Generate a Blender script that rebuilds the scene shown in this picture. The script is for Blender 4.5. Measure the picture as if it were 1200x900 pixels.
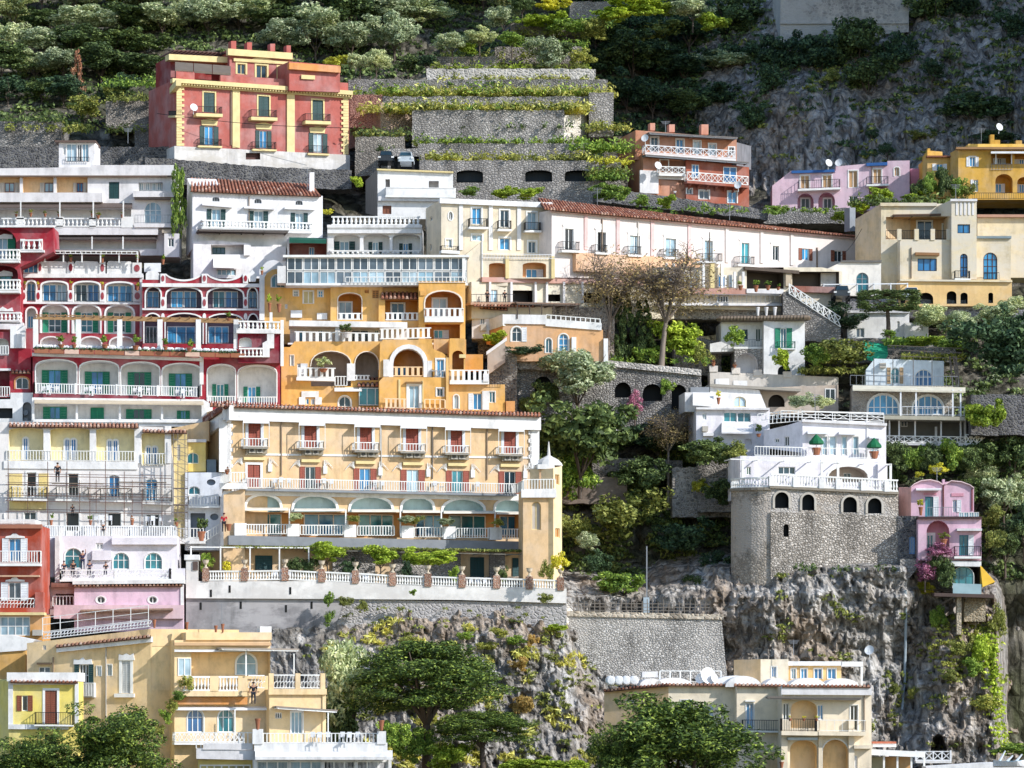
import bpy, math, random
import numpy as np
from mathutils import Vector, Matrix, noise
from mathutils.geometry import tessellate_polygon
for o in list(bpy.data.objects): bpy.data.objects.remove(o)
SC = bpy.context.scene
C = SC.collection
R = math.radians
rnd = random.Random(7)

# ------------------------------------------------------------------ camera, light, exposure
K = 0.08 / 352          # tangent of the angle one photo pixel spans
HY = 820                # photo row of the horizon (eye level)
cam = bpy.data.cameras.new('camera')
camo = bpy.data.objects.new('camera', cam); C.objects.link(camo)
camo.location = (0, 0, 0); camo.rotation_euler = (R(90), 0, 0)
cam.sensor_width = 36; cam.lens = 36 / (1200 * K)
cam.shift_y = (HY - 450) / 1200
cam.clip_start = 1; cam.clip_end = 3000
SC.camera = camo
SUN = Vector((0.76, -0.42, 0.55)).normalized()
el = math.asin(SUN.z); az = math.atan2(SUN.x, SUN.y)
w = bpy.data.worlds.new('World'); SC.world = w; w.use_nodes = True
nt = w.node_tree; nt.nodes.clear()
sky = nt.nodes.new('ShaderNodeTexSky'); sky.sky_type = 'NISHITA'; sky.sun_disc = False
sky.sun_elevation = el; sky.sun_rotation = az; sky.air_density = 1.0; sky.dust_density = 0.25; sky.ozone_density = 2.5
bg = nt.nodes.new('ShaderNodeBackground'); bg.inputs[1].default_value = 0.15
ow = nt.nodes.new('ShaderNodeOutputWorld')
nt.links.new(sky.outputs[0], bg.inputs[0]); nt.links.new(bg.outputs[0], ow.inputs[0])
sl = bpy.data.lights.new('sun', 'SUN'); sl.energy = 3.6; sl.angle = R(0.5); sl.color = (1.0, 0.975, 0.945)
so = bpy.data.objects.new('sun', sl); C.objects.link(so)
so.rotation_euler = (-SUN).to_track_quat('-Z', 'Y').to_euler(); so.location = (60, 100, 200)
SC.view_settings.view_transform = 'Standard'; SC.view_settings.look = 'None'
SC.view_settings.exposure = 0.5; SC.view_settings.gamma = 1
SC.cycles.max_bounces = 5; SC.cycles.diffuse_bounces = 3; SC.cycles.glossy_bounces = 2
SC.cycles.transmission_bounces = 3; SC.cycles.transparent_max_bounces = 6
SC.cycles.use_denoising = True

# ------------------------------------------------------------------ helpers
def W(px, py, Y): return Vector(((px - 600) * K * Y, Y, (HY - py) * K * Y))
def col(h):
    c = [int(h[i:i + 2], 16) / 255 for i in (0, 2, 4)]
    return tuple(x / 12.92 if x <= .04045 else ((x + .055) / 1.055) ** 2.4 for x in c)
ORD = 'first second third fourth fifth sixth seventh eighth ninth tenth eleventh twelfth thirteenth fourteenth fifteenth sixteenth seventeenth eighteenth nineteenth twentieth'.split()
def tag(o, label=None, cat=None, group=None, kind=None):
    if label: o['label'] = label
    if cat: o['category'] = cat
    if group: o['group'] = group
    if kind: o['kind'] = kind
    return o
def thing(name, label, cat, loc=(0, 0, 0), group=None):
    o = bpy.data.objects.new(name, None); C.objects.link(o); o.location = loc
    o.empty_display_size = .5
    return tag(o, label, cat, group)

class MB:
    def __init__(s): s.v = []; s.f = []; s.mi = []; s.cur = 0
    def face(s, pts):
        i = len(s.v); s.v += [tuple(p) for p in pts]; s.f.append(tuple(range(i, i + len(pts)))); s.mi.append(s.cur)
    def hexa(s, a, b):      # a: 4 front points, b: 4 back points
        i = len(s.v); s.v += [tuple(p) for p in a] + [tuple(p) for p in b]
        for q in ((0, 1, 2, 3), (7, 6, 5, 4), (0, 4, 5, 1), (1, 5, 6, 2), (2, 6, 7, 3), (3, 7, 4, 0)):
            s.f.append(tuple(i + k for k in q)); s.mi.append(s.cur)
    def box(s, x0, x1, y0, y1, z0, z1):
        s.hexa([(x0, y0, z0), (x1, y0, z0), (x1, y0, z1), (x0, y0, z1)], [(x0, y1, z0), (x1, y1, z0), (x1, y1, z1), (x0, y1, z1)])
    def beam(s, a, b, w, h=None):
        a = Vector(a); b = Vector(b); h = h or w
        d = (b - a)
        if d.length < 1e-5: return
        d.normalize()
        up = Vector((0, 0, 1)) if abs(d.z) < .9 else Vector((0, 1, 0))
        sx = d.cross(up).normalized() * (w / 2); sy = sx.cross(d).normalized() * (h / 2)
        s.hexa([a - sx - sy, a + sx - sy, a + sx + sy, a - sx + sy], [b - sx - sy, b + sx - sy, b + sx + sy, b - sx + sy])
    def lathe(s, o, prof, n=8, cap=True):
        o = Vector(o); i = len(s.v)
        for r, z in prof:
            for k in range(n):
                a = 2 * math.pi * k / n
                s.v.append((o.x + r * math.cos(a), o.y + r * math.sin(a), o.z + z))
        for j in range(len(prof) - 1):
            for k in range(n):
                s.f.append((i + j * n + k, i + j * n + (k + 1) % n, i + (j + 1) * n + (k + 1) % n, i + (j + 1) * n + k)); s.mi.append(s.cur)
        if cap:
            s.f.append(tuple(i + k for k in range(n))); s.mi.append(s.cur)
            s.f.append(tuple(i + (len(prof) - 1) * n + k for k in range(n))); s.mi.append(s.cur)
    def tube(s, pts, rad, n=6):
        pts = [Vector(p) for p in pts]; i = len(s.v)
        for j, p in enumerate(pts):
            d = (pts[min(j + 1, len(pts) - 1)] - pts[max(j - 1, 0)]).normalized()
            up = Vector((0, 0, 1)) if abs(d.z) < .9 else Vector((1, 0, 0))
            a = d.cross(up).normalized(); b = a.cross(d)
            r = rad[j] if isinstance(rad, (list, tuple)) else rad
            for k in range(n):
                t = 2 * math.pi * k / n
                s.v.append(tuple(p + a * r * math.cos(t) + b * r * math.sin(t)))
        for j in range(len(pts) - 1):
            for k in range(n):
                s.f.append((i + j * n + k, i + j * n + (k + 1) % n, i + (j + 1) * n + (k + 1) % n, i + (j + 1) * n + k)); s.mi.append(s.cur)
    def mesh(s, name, mats, off=None, smooth=False):
        me = bpy.data.meshes.new(name)
        v = s.v if off is None else [(a - off[0], b - off[1], c - off[2]) for a, b, c in s.v]
        me.from_pydata(v, [], s.f)
        if not isinstance(mats, (list, tuple)): mats = [mats]
        for m in mats: me.materials.append(m)
        if len(mats) > 1: me.polygons.foreach_set('material_index', s.mi)
        if smooth: me.polygons.foreach_set('use_smooth', [True] * len(me.polygons))
        return me
    def build(s, name, mats, parent=None, smooth=False):   # vertices are in world space
        off = None
        if parent is not None:
            off = Vector(parent.location); p = parent.parent
            while p is not None: off += Vector(p.location); p = p.parent
        me = s.mesh(name, mats, off, smooth)
        o = bpy.data.objects.new(name, me); C.objects.link(o)
        if parent is not None: o.parent = parent
        return o
    def own(s, name, mats, label, cat, group=None, smooth=False):    # a top-level thing of one mesh, origin at its base
        xs = np.array(s.v); off = Vector((xs[:, 0].mean(), xs[:, 1].mean(), xs[:, 2].min()))
        o = bpy.data.objects.new(name, s.mesh(name, mats, off, smooth)); C.objects.link(o); o.location = off
        return tag(o, label, cat, group)
def link(name, me, parent, loc=(0, 0, 0), rz=0):
    o = bpy.data.objects.new(name, me); C.objects.link(o); o.parent = parent; o.location = loc; o.rotation_euler = (0, 0, rz)
    return o

# ------------------------------------------------------------------ materials
def nodes(name):
    m = bpy.data.materials.new(name); m.use_nodes = True
    t = m.node_tree; b = t.nodes['Principled BSDF']
    return m, t, b
def N(t, typ, **kw):
    n = t.nodes.new(typ)
    for k, v in kw.items():
        if k.startswith('i_'): n.inputs[k[2:].replace('_', ' ')].default_value = v
        else: setattr(n, k, v)
    return n
def posmap(t, sc):
    g = N(t, 'ShaderNodeNewGeometry'); mp = N(t, 'ShaderNodeMapping'); mp.inputs['Scale'].default_value = sc
    t.links.new(g.outputs['Position'], mp.inputs['Vector']); return mp
def noise_f(t, sc, detail=3, rough=.55):
    n = N(t, 'ShaderNodeTexNoise'); n.inputs['Scale'].default_value = 1; n.inputs['Detail'].default_value = detail; n.inputs['Roughness'].default_value = rough
    t.links.new(posmap(t, sc).outputs[0], n.inputs['Vector']); return n.outputs['Fac']
def ramp(t, fac, stops, interp='LINEAR'):
    r = N(t, 'ShaderNodeValToRGB'); r.color_ramp.interpolation = interp
    e = r.color_ramp.elements
    while len(e) < len(stops): e.new(.5)
    for k, (p, c) in enumerate(stops):
        e[k].position = p; e[k].color = (*c, 1) if len(c) == 3 else c
    t.links.new(fac, r.inputs[0]); return r.outputs[0]
def mix(t, fac, a, b, mode='MIX'):
    m = N(t, 'ShaderNodeMix', data_type='RGBA', blend_type=mode)
    for sock, v in ((m.inputs[0], fac), (m.inputs[6], a), (m.inputs[7], b)):
        if isinstance(v, (int, float)): sock.default_value = v
        elif isinstance(v, tuple): sock.default_value = (*v, 1)
        else: t.links.new(v, sock)
    return m.outputs[2]
def bump(t, b, h, strength, dist):
    n = N(t, 'ShaderNodeBump'); n.inputs['Strength'].default_value = strength; n.inputs['Distance'].default_value = dist
    t.links.new(h, n.inputs['Height']); t.links.new(n.outputs[0], b.inputs['Normal'])
g3 = lambda v: (v, v, v)
MC = {}
def stucco(h, dirt=.5, patch=None):
    key = ('st', h, dirt, patch)
    if key in MC: return MC[key]
    m, t, b = nodes('stucco_' + h); c = col(h)
    blot = noise_f(t, (.35, .35, .35), 5, .6); strk = noise_f(t, (1.1, 1.1, .12), 4, .65)
    dk = tuple(x * .5 for x in c)
    wt = tuple(min(1, x * .76 + .12) for x in c); dirt = max(dirt, .6)
    k1 = ramp(t, blot, [(.36, g3(0)), (.56, g3(1))])
    base = mix(t, k1, wt, c)
    k2 = mix(t, 1.0, ramp(t, strk, [(.46, g3(0)), (.74, g3(dirt))]), ramp(t, noise_f(t, (.17, .17, .3), 4, .6), [(.4, g3(.12)), (.6, g3(1))]), 'MULTIPLY')
    base = mix(t, k2, base, dk)
    base = mix(t, 1.0, base, ramp(t, noise_f(t, (1.1, 1.1, .8), 6, .7), [(.36, g3(.84)), (.5, g3(1)), (.62, g3(1.05))]), 'MULTIPLY')
    if patch:
        k3 = ramp(t, noise_f(t, (.22, .22, .5), 6, .7), [(.45, g3(0)), (.58, g3(.8))])
        base = mix(t, k3, base, col(patch))
    t.links.new(base, b.inputs['Base Color']); b.inputs['Roughness'].default_value = .92
    b.inputs['Specular IOR Level'].default_value = .15
    bump(t, b, noise_f(t, (3, 3, 3), 5, .7), .25, .06)
    MC[key] = m; return m
def plain(h, rough=.6, spec=.3, metal=0):
    key = ('pl', h, rough, metal)
    if key in MC: return MC[key]
    m, t, b = nodes('paint_' + h); c = col(h)
    nf = noise_f(t, (1.3, 1.3, 1.3), 3)
    t.links.new(ramp(t, nf, [(.3, tuple(x * .82 for x in c)), (.65, c)]), b.inputs['Base Color'])
    b.inputs['Roughness'].default_value = rough; b.inputs['Specular IOR Level'].default_value = spec; b.inputs['Metallic'].default_value = metal
    MC[key] = m; return m
def wood(h):
    key = ('wd', h)
    if key in MC: return MC[key]
    m, t, b = nodes('wood_' + h); c = col(h)
    nf = noise_f(t, (9, 9, .8), 3)
    t.links.new(ramp(t, nf, [(.3, tuple(x * .6 for x in c)), (.7, c)]), b.inputs['Base Color']); b.inputs['Roughness'].default_value = .65
    MC[key] = m; return m
def stone(h, h2, mortar, sc=2.4, mort=.06, plaster=None, b_=.9):
    key = ('sn', h, h2, mortar, sc, plaster)
    if key in MC: return MC[key]
    m, t, b = nodes('stone_' + h)
    sc *= 1.6; mp = posmap(t, (sc, sc, sc * 1.35))
    v = N(t, 'ShaderNodeTexVoronoi'); t.links.new(mp.outputs[0], v.inputs['Vector'])
    v2 = N(t, 'ShaderNodeTexVoronoi', feature='DISTANCE_TO_EDGE'); t.links.new(mp.outputs[0], v2.inputs['Vector'])
    for x in (v, v2): x.inputs['Scale'].default_value = 1
    sep = N(t, 'ShaderNodeSeparateColor'); t.links.new(v.outputs['Color'], sep.inputs[0])
    base = ramp(t, sep.outputs[0], [(0, col(h)), (.55, tuple((x + y) / 2 for x, y in zip(col(h), col(h2)))), (1, col(h2))])
    k = ramp(t, v2.outputs['Distance'], [(0, g3(1)), (mort, g3(1)), (mort * 2.2, g3(0))])
    base = mix(t, k, base, col(mortar))
    stain = ramp(t, noise_f(t, (.35, .35, .14), 7, .68), [(.34, g3(.6)), (.5, g3(1.1)), (.66, g3(1.4))])
    base = mix(t, 1.0, base, stain, 'MULTIPLY')
    if plaster:
        kp = ramp(t, noise_f(t, (.16, .16, .2), 5, .7), [(.47, g3(0)), (.55, g3(.85))])
        base = mix(t, kp, base, col(plaster))
    t.links.new(base, b.inputs['Base Color']); b.inputs['Roughness'].default_value = .95; b.inputs['Specular IOR Level'].default_value = .1
    hh = ramp(t, v2.outputs['Distance'], [(0, g3(0)), (.25, g3(1))])
    bump(t, b, hh, b_, .07)
    MC[key] = m; return m
def rock(name, stops, tint=None):
    if name in MC: return MC[name]
    m, t, b = nodes(name)
    f1 = noise_f(t, (.3, .3, .16), 9, .72)
    base = ramp(t, f1, stops)
    st = ramp(t, noise_f(t, (.9, .9, .07), 5, .6), [(.4, g3(.42)), (.6, g3(1.15))])
    base = mix(t, .85, base, st, 'MULTIPLY')
    fine = ramp(t, noise_f(t, (1.6, 1.6, 1.2), 6, .75), [(.34, g3(.5)), (.62, g3(1.2))])
    base = mix(t, .8, base, fine, 'MULTIPLY')
    if tint:
        k = ramp(t, noise_f(t, (.09, .09, .06), 5, .6), [(.5, g3(0)), (.62, g3(.5))])
        base = mix(t, k, base, mix(t, 1.0, col(tint), fine, 'MULTIPLY'))
    t.links.new(base, b.inputs['Base Color']); b.inputs['Roughness'].default_value = .95; b.inputs['Specular IOR Level'].default_value = .1
    mp = posmap(t, (.42, .42, .16)); dn = N(t, 'ShaderNodeTexNoise'); dn.inputs['Scale'].default_value = 1.3; dn.inputs['Detail'].default_value = 5; t.links.new(mp.outputs[0], dn.inputs['Vector'])
    add = N(t, 'ShaderNodeMix', data_type='VECTOR'); add.inputs[0].default_value = .35; t.links.new(mp.outputs[0], add.inputs[4]); t.links.new(dn.outputs['Color'], add.inputs[5])
    vo = N(t, 'ShaderNodeTexVoronoi', feature='DISTANCE_TO_EDGE'); vo.inputs['Scale'].default_value = 2.2; t.links.new(add.outputs[1], vo.inputs['Vector'])
    crack = ramp(t, vo.outputs['Distance'], [(0, g3(.3)), (.05, g3(.75)), (.16, g3(1.05))])
    base = mix(t, .75, base, crack, 'MULTIPLY'); t.links.new(base, b.inputs['Base Color'])
    hs = N(t, 'ShaderNodeMath', operation='ADD'); t.links.new(noise_f(t, (.9, .9, .5), 9, .75), hs.inputs[0]); t.links.new(ramp(t, vo.outputs['Distance'], [(0, g3(0)), (.2, g3(.5))]), hs.inputs[1])
    bump(t, b, hs.outputs[0], 1.0, .8)
    MC[name] = m; return m
def tilemat(h='ad745b', h2='825547', h3='d9bba6'):
    key = ('tile', h)
    if key in MC: return MC[key]
    m, t, b = nodes('clay_tile_' + h)
    g = N(t, 'ShaderNodeNewGeometry')
    base = ramp(t, g.outputs['Random Per Island'], [(0, col(h2)), (.35, col(h)), (.8, col(h)), (1, col(h3))])
    base = mix(t, .5, base, ramp(t, noise_f(t, (.7, .7, .7), 4), [(.3, g3(.5)), (.65, g3(1.1))]), 'MULTIPLY')
    t.links.new(base, b.inputs['Base Color']); b.inputs['Roughness'].default_value = .9
    MC[key] = m; return m
def leafmat(name, a, bcol, c=None, tr=.25):
    m, t, b = nodes(name); g = N(t, 'ShaderNodeNewGeometry'); oi = N(t, 'ShaderNodeObjectInfo')
    st = [(q, tuple(min(1, 2.05 * x + .004) for x in col(h))) for q, h in ((0, a), (.6, bcol), (1, c or bcol))]
    base = ramp(t, g.outputs['Random Per Island'], st)
    ov = ramp(t, oi.outputs['Random'], [(0, (.72, .74, .7)), (.5, (1, 1, .95)), (1, (1.25, 1.18, .95))])
    base = mix(t, 1.0, base, ov, 'MULTIPLY')
    cl = ramp(t, noise_f(t, (.5, .5, .5), 3), [(.35, (.75, .8, .75)), (.65, (1.15, 1.12, 1.0))])
    base = mix(t, 1.0, base, cl, 'MULTIPLY')
    t.links.new(base, b.inputs['Base Color']); b.inputs['Roughness'].default_value = .6; b.inputs['Specular IOR Level'].default_value = .25
    tl = N(t, 'ShaderNodeBsdfTranslucent'); t.links.new(base, tl.inputs[0])
    ms = N(t, 'ShaderNodeMixShader'); ms.inputs[0].default_value = tr
    t.links.new(b.outputs[0], ms.inputs[1]); t.links.new(tl.outputs[0], ms.inputs[2])
    t.links.new(ms.outputs[0], t.nodes['Material Output'].inputs[0])
    return m
def glassmat(name, a, bb, rough=.12):
    m, t, b = nodes(name); oi = N(t, 'ShaderNodeObjectInfo')
    f = noise_f(t, (.8, .8, .5), 2)
    c1 = ramp(t, oi.outputs['Random'], [(0, col(a)), (1, col(bb))])
    c2 = mix(t, ramp(t, f, [(.4, g3(0)), (.62, g3(.6))]), c1, tuple(x * .35 for x in col(a)))
    t.links.new(c2, b.inputs['Base Color']); b.inputs['Roughness'].default_value = rough; b.inputs['Specular IOR Level'].default_value = .6
    return m
GL = {'blue': glassmat('glass_sky_tint', '1f66a0', '46a0d0'), 'dark': glassmat('glass_dark', '16262e', '2b4653'), 'teal': glassmat('glass_teal', '1a6374', '3a96a0'),  # blue panes: the sky's reflection is put into the base colour
      'pale': glassmat('glass_curtained', '8fb3c4', 'b9cdd6', .25), 'grey': glassmat('glass_grey', '3d4a55', '6d7b86', .2), 'black': glassmat('glass_black', '0b0d0f', '1b2023', .3)}
WH = plain('efeee9', .5); WHM = plain('e6e7e8', .4); IRON = plain('1e1d1f', .5); GREYM = plain('8b8f94', .5)
WHITE = stucco('e9e7e4', .25); WHITE2 = stucco('dcd9d8', .45)
TERRA = plain('a06a50', .8, .1); BEIGE = plain('cdbb97', .8, .1)
TILE = tilemat(); TILE2 = tilemat('b98a72', '8f6656', 'e2cbb8')
REED = wood('6e5a48'); REED2 = wood('b08a5c'); REEDG = wood('77706c')
BRICK = stone('a5735a', '8a5a45', 'b7a191', 4.0, .08)
# ------------------------------------------------------------------ facade kit: a building is drawn on true vertical planes in the world
def arch_pts(x0, y0, x1, y1, rise=None, n=10, pointed=False):   # photo rows grow downward: y0 is the crown
    cx = (x0 + x1) / 2; a = (x1 - x0) / 2; rise = a if rise is None else rise
    ys = y0 + rise; pts = [(x1, y1), (x1, ys)]
    for k in range(1, n):
        t = math.pi * k / n; pts.append((cx + a * math.cos(t), ys - rise * math.sin(t) ** (0.8 if rise < a * .8 else 1)))
    pts += [(x0, ys), (x0, y1)]
    return pts
def oval_pts(x0, y0, x1, y1, n=14):
    return [((x0 + x1) / 2 + (x1 - x0) / 2 * math.cos(2 * math.pi * k / n), (y0 + y1) / 2 + (y1 - y0) / 2 * math.sin(2 * math.pi * k / n)) for k in range(n)]
def rect_pts(x0, y0, x1, y1): return [(x0, y1), (x1, y1), (x1, y0), (x0, y0)]
SHUT = {}
def rail(mb, pts, h, style='bars', sp=.22, bw=.06, top=.09, posts=0, pw=.16):
    """railing standing on a polyline of world points"""
    U = Vector((0, 0, 1))
    for a, b in zip(pts[:-1], pts[1:]):
        a = Vector(a); b = Vector(b); L = (b - a).length
        if L < .05: continue
        n = max(1, round(L / sp))
        if style == 'bars':
            mb.beam(a + U * (h - top / 2), b + U * (h - top / 2), top, top * .8); mb.beam(a + U * .08, b + U * .08, top * .6)
            for k in range(n + 1):
                p = a.lerp(b, k / n); mb.beam(p + U * .08, p + U * (h - top * .9), bw)
        elif style == 'iron':
            mb.beam(a + U * (h - .025), b + U * (h - .025), .05); mb.beam(a + U * .08, b + U * .08, .04)
            for k in range(n + 1):
                p = a.lerp(b, k / n); mb.beam(p + U * .02, p + U * (h - .04), .03)
        elif style == 'bal':
            mb.beam(a + U * (h - .07), b + U * (h - .07), .2, .14); mb.beam(a + U * .06, b + U * .06, .2, .12)
            hh = h - .26
            for k in range(n):
                p = a.lerp(b, (k + .5) / n) + U * .12
                r = min(bw, L / n * .42)
                mb.lathe(p, [(r * .7, 0), (r * .75, hh * .08), (r * .45, hh * .14), (r, hh * .38), (r * .55, hh * .72), (r * .42, hh * .86), (r * .75, hh * .93), (r * .7, hh)], 7, False)
        elif style == 'slab':
            mb.beam(a + U * (h - .06), b + U * (h - .06), .12, .1); mb.beam(a + U * .06, b + U * .06, .1, .1)
            for k in range(n):
                p0 = a.lerp(b, (k + .2) / n); p1 = a.lerp(b, (k + .72) / n)
                mb.hexa([p0 + U * .1, p1 + U * .1, p1 + U * (h - .1), p0 + U * (h - .1)], [q + (b - a).cross(U).normalized() * .05 for q in (p0 + U * .1, p1 + U * .1, p1 + U * (h - .1), p0 + U * (h - .1))])
        elif style == 'lat':
            mb.beam(a + U * (h - .05), b + U * (h - .05), .09); mb.beam(a + U * .08, b + U * .08, .07)
            for k in range(n):
                p = a.lerp(b, k / n); q = a.lerp(b, (k + 1) / n)
                mb.beam(p + U * .1, q + U * (h - .08), bw); mb.beam(q + U * .1, p + U * (h - .08), bw)
                mb.beam(p + U * .05, p + U * h, bw * 1.3)
        elif style == 'wave':
            mb.beam(a + U * (h - .05), b + U * (h - .05), .09); mb.beam(a + U * .08, b + U * .08, .07)
            for k in range(n):
                p = a.lerp(b, k / n); q = a.lerp(b, (k + 1.4) / n)
                mb.tube([p + U * .1, p.lerp(q, .15) + U * h * .45, p.lerp(q, .7) + U * h * .5, q + U * (h - .08)], max(bw, .1) / 2, 5)
        elif style == 'tube':
            for q in (.35, .68, 1): mb.beam(a + U * h * q, b + U * h * q, .05)
            for k in range(n + 1):
                p = a.lerp(b, k / n); mb.beam(p, p + U * h, .06)
        elif style == 'panel':
            mb.beam(a + U * h / 2, b + U * h / 2, .12, h); mb.beam(a + U * (h + .03), b + U * (h + .03), .2, .08)
        elif style == 'glass':
            mb.beam(a + U * h / 2, b + U * h / 2, .03, h - .1); mb.beam(a + U * h, b + U * h, .05)
            for k in range(n + 1):
                p = a.lerp(b, k / n); mb.beam(p, p + U * h, .05)
        if posts:
            m = max(1, round(L / posts))
            for k in range(m + 1):
                p = a.lerp(b, k / m); mb.beam(p, p + U * (h + .06), pw)
class Fac:
    def __init__(s, root, x, Y, yaw=0, crop=(0, 0, 1)):
        s.root = root; s.ox, s.oy, s.s = crop; yaw = R(yaw); s.yaw = yaw
        s.o = W(s.ox + x / s.s, HY, Y); s.u = Vector((math.cos(yaw), math.sin(yaw), 0)); s.n = Vector((math.sin(yaw), -math.cos(yaw), 0))
        s.holes = []; s.white = WH
    def uz(s, x, y, d=0):
        r = Vector(((s.ox + x / s.s - 600) * K, 1, (HY - s.oy - y / s.s) * K))
        t = (s.o + s.n * d).dot(s.n) / r.dot(s.n); p = r * t
        return (p - s.o).dot(s.u), p.z
    def P(s, u, z, d=0):
        q = s.o + s.u * u + s.n * d; q.z = z; return q
    def q(s, x, y, d=0): return s.P(*s.uz(x, y, d), d)
    def cut(s, pts, r=.2, slot=1): s.holes.append(([s.uz(*p) for p in pts], r, slot))
    def loggia(s, x0, y0, x1, y1, r=1.8, rise=None, arch=True, slot=1):
        s.cut(arch_pts(x0, y0, x1, y1, rise) if arch else rect_pts(x0, y0, x1, y1), r, slot); s.lr = r
    def body(s, poly, mat, dep=6, pocket=None, name='wall', slots=None, parent=None):
        if isinstance(poly, tuple): poly = rect_pts(*poly)
        P2 = [s.uz(*p) for p in poly]; mb = MB()
        ls = [[Vector((u, z, 0)) for u, z in P2]] + [[Vector((u, z, 0)) for u, z in h[0]] for h in s.holes]
        flat = [v for l in ls for v in l]
        for tri in tessellate_polygon(ls): mb.face([s.P(flat[i].x, flat[i].y) for i in tri])
        for k in range(len(P2)):
            a = P2[k]; b = P2[(k + 1) % len(P2)]
            mb.face([s.P(*a), s.P(*b), s.P(*b, -dep), s.P(*a, -dep)])
        mb.face([s.P(*a, -dep) for a in P2])
        for pts, r, slot in s.holes:
            mb.cur = slot
            for k in range(len(pts)):
                a = pts[k]; b = pts[(k + 1) % len(pts)]
                mb.face([s.P(*a), s.P(*b), s.P(*b, -r), s.P(*a, -r)])
            l2 = [Vector((u, z, 0)) for u, z in pts]
            for tri in tessellate_polygon([l2]): mb.face([s.P(l2[i].x, l2[i].y, -r) for i in tri])
            mb.cur = 0
        s.holes = []
        return mb.build(name, slots or [mat, pocket or mat], parent or s.root)
    def bx(s, x0, y0, x1, y1, d1=.1, d0=-.05, mat=None, name='cornice', dy=0, parent=None, dyb=None):
        """box whose front face, d1 proud of the wall, covers the given photo rectangle; dy = drop of the right end"""
        dyb = dy if dyb is None else dyb
        c = [s.uz(x0, y1, d1), s.uz(x1, y1 + dyb, d1), s.uz(x1, y0 + dy, d1), s.uz(x0, y0, d1)]
        mb = MB(); mb.hexa([s.P(u, z, d1) for u, z in c], [s.P(u, z, d0) for u, z in c])
        return mb.build(name, mat or s.white, parent or s.root)
    def poly(s, pts, d1=.1, d0=-.05, mat=None, name='trim', parent=None):
        c = [s.uz(x, y, d1) for x, y in pts]; mb = MB()
        l = [Vector((u, z, 0)) for u, z in c]
        for tri in tessellate_polygon([l]): mb.face([s.P(l[i].x, l[i].y, d1) for i in tri]); mb.face([s.P(l[i].x, l[i].y, d0) for i in tri])
        for k in range(len(c)):
            a = c[k]; b = c[(k + 1) % len(c)]; mb.face([s.P(*a, d1), s.P(*b, d1), s.P(*b, d0), s.P(*a, d0)])
        return mb.build(name, mat or s.white, parent or s.root)
    def ring(s, pts_o, pts_i, d1=.06, d0=-.02, mat=None, name='surround', closed=False, parent=None):
        o = [s.uz(x, y, d1) for x, y in pts_o]; i = [s.uz(x, y, d1) for x, y in pts_i]; mb = MB()
        n = len(o); rng = range(n) if closed else range(n - 1)
        for k in rng:
            j = (k + 1) % n
            mb.hexa([s.P(*o[k], d1), s.P(*o[j], d1), s.P(*i[j], d1), s.P(*i[k], d1)], [s.P(*o[k], d0), s.P(*o[j], d0), s.P(*i[j], d0), s.P(*i[k], d0)])
        return mb.build(name, mat or s.white, parent or s.root)
    def archring(s, x0, y0, x1, y1, w=4, rise=None, **kw):
        return s.ring(arch_pts(x0 - w, y0 - w, x1 + w, y1, None if rise is None else rise + w * .3), arch_pts(x0, y0, x1, y1, rise), **kw)
    def win(s, x0, y0, x1, y1, pane='blue', nv=1, nh=0, arch=0, fr=None, sh=None, shm=None, sur=0, surm=None, sill=0, d=0, cut=True, r=.2, name=None, fw=.07, oval=False, sw=None, top=None):
        pane = rnd.choice(('blue', 'blue', 'teal', 'dark', 'pale')) if pane == 'blue' and rnd.random() < .45 else pane
        fr = fr or s.white; xm = (x0 + x1) / 2; ym = (y0 + y1) / 2; dd = d if cut else d + .02
        u0 = s.uz(x0, ym, dd)[0]; u1 = s.uz(x1, ym, dd)[0]; z1 = s.uz(xm, y0, dd)[1]; z0 = s.uz(xm, y1, dd)[1]
        w_ = u1 - u0; h = z1 - z0
        name = name or ('door' if h > 1.75 and not oval else 'window')
        rise = 0
        if arch: rise = min(w_ / 2 * arch, h * .8)
        def outline(a, hh, rs, b=0):       # local x,z
            if oval: return [(a * math.cos(2 * math.pi * k / 16), hh / 2 + (hh / 2 - b) * math.sin(2 * math.pi * k / 16)) for k in range(16)]
            if not arch: return [(-a, b), (a, b), (a, hh - b), (-a, hh - b)]
            p = [(-a, b), (a, b), (a, hh - rs)]
            for k in range(1, 10):
                t = math.pi * k / 10; p.append((a * math.cos(t), hh - rs + (rs - b) * math.sin(t)))
            return p + [(-a, hh - rs)]
        ya = r - .1 if cut else -.03; yb = ya + .07
        key = ('w', round(w_, 2), round(h, 2), nv, nh, arch, cut, fr.name, fw, oval, round(r, 2))
        if key not in MC:
            mb = MB(); o = outline(w_ / 2, h, rise); i = outline(w_ / 2 - fw, h, rise, fw); n = len(o)
            if oval: i = outline(w_ / 2 - fw, h, 0, fw)
            for k in range(n):
                j = (k + 1) % n
                mb.hexa([(o[k][0], ya, o[k][1]), (o[j][0], ya, o[j][1]), (i[j][0], ya, i[j][1]), (i[k][0], ya, i[k][1])],
                        [(o[k][0], yb, o[k][1]), (o[j][0], yb, o[j][1]), (i[j][0], yb, i[j][1]), (i[k][0], yb, i[k][1])])
            for k in range(1, nv + 1):
                x = -w_ / 2 + w_ * k / (nv + 1); hh = h
                if arch: hh = h - rise + rise * math.sqrt(max(0, 1 - (x / (w_ / 2)) ** 2))
                mb.box(x - fw * .5, x + fw * .5, ya + .005, yb - .005, fw * .5, hh - fw * .5)
            hz = h - rise if arch else h
            for k in range(1, nh + 1):
                z = hz * k / (nh + (0 if arch else 1)); mb.box(-w_ / 2 + fw * .5, w_ / 2 - fw * .5, ya + .01, yb - .01, z - fw * .4, z + fw * .4)
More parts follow.
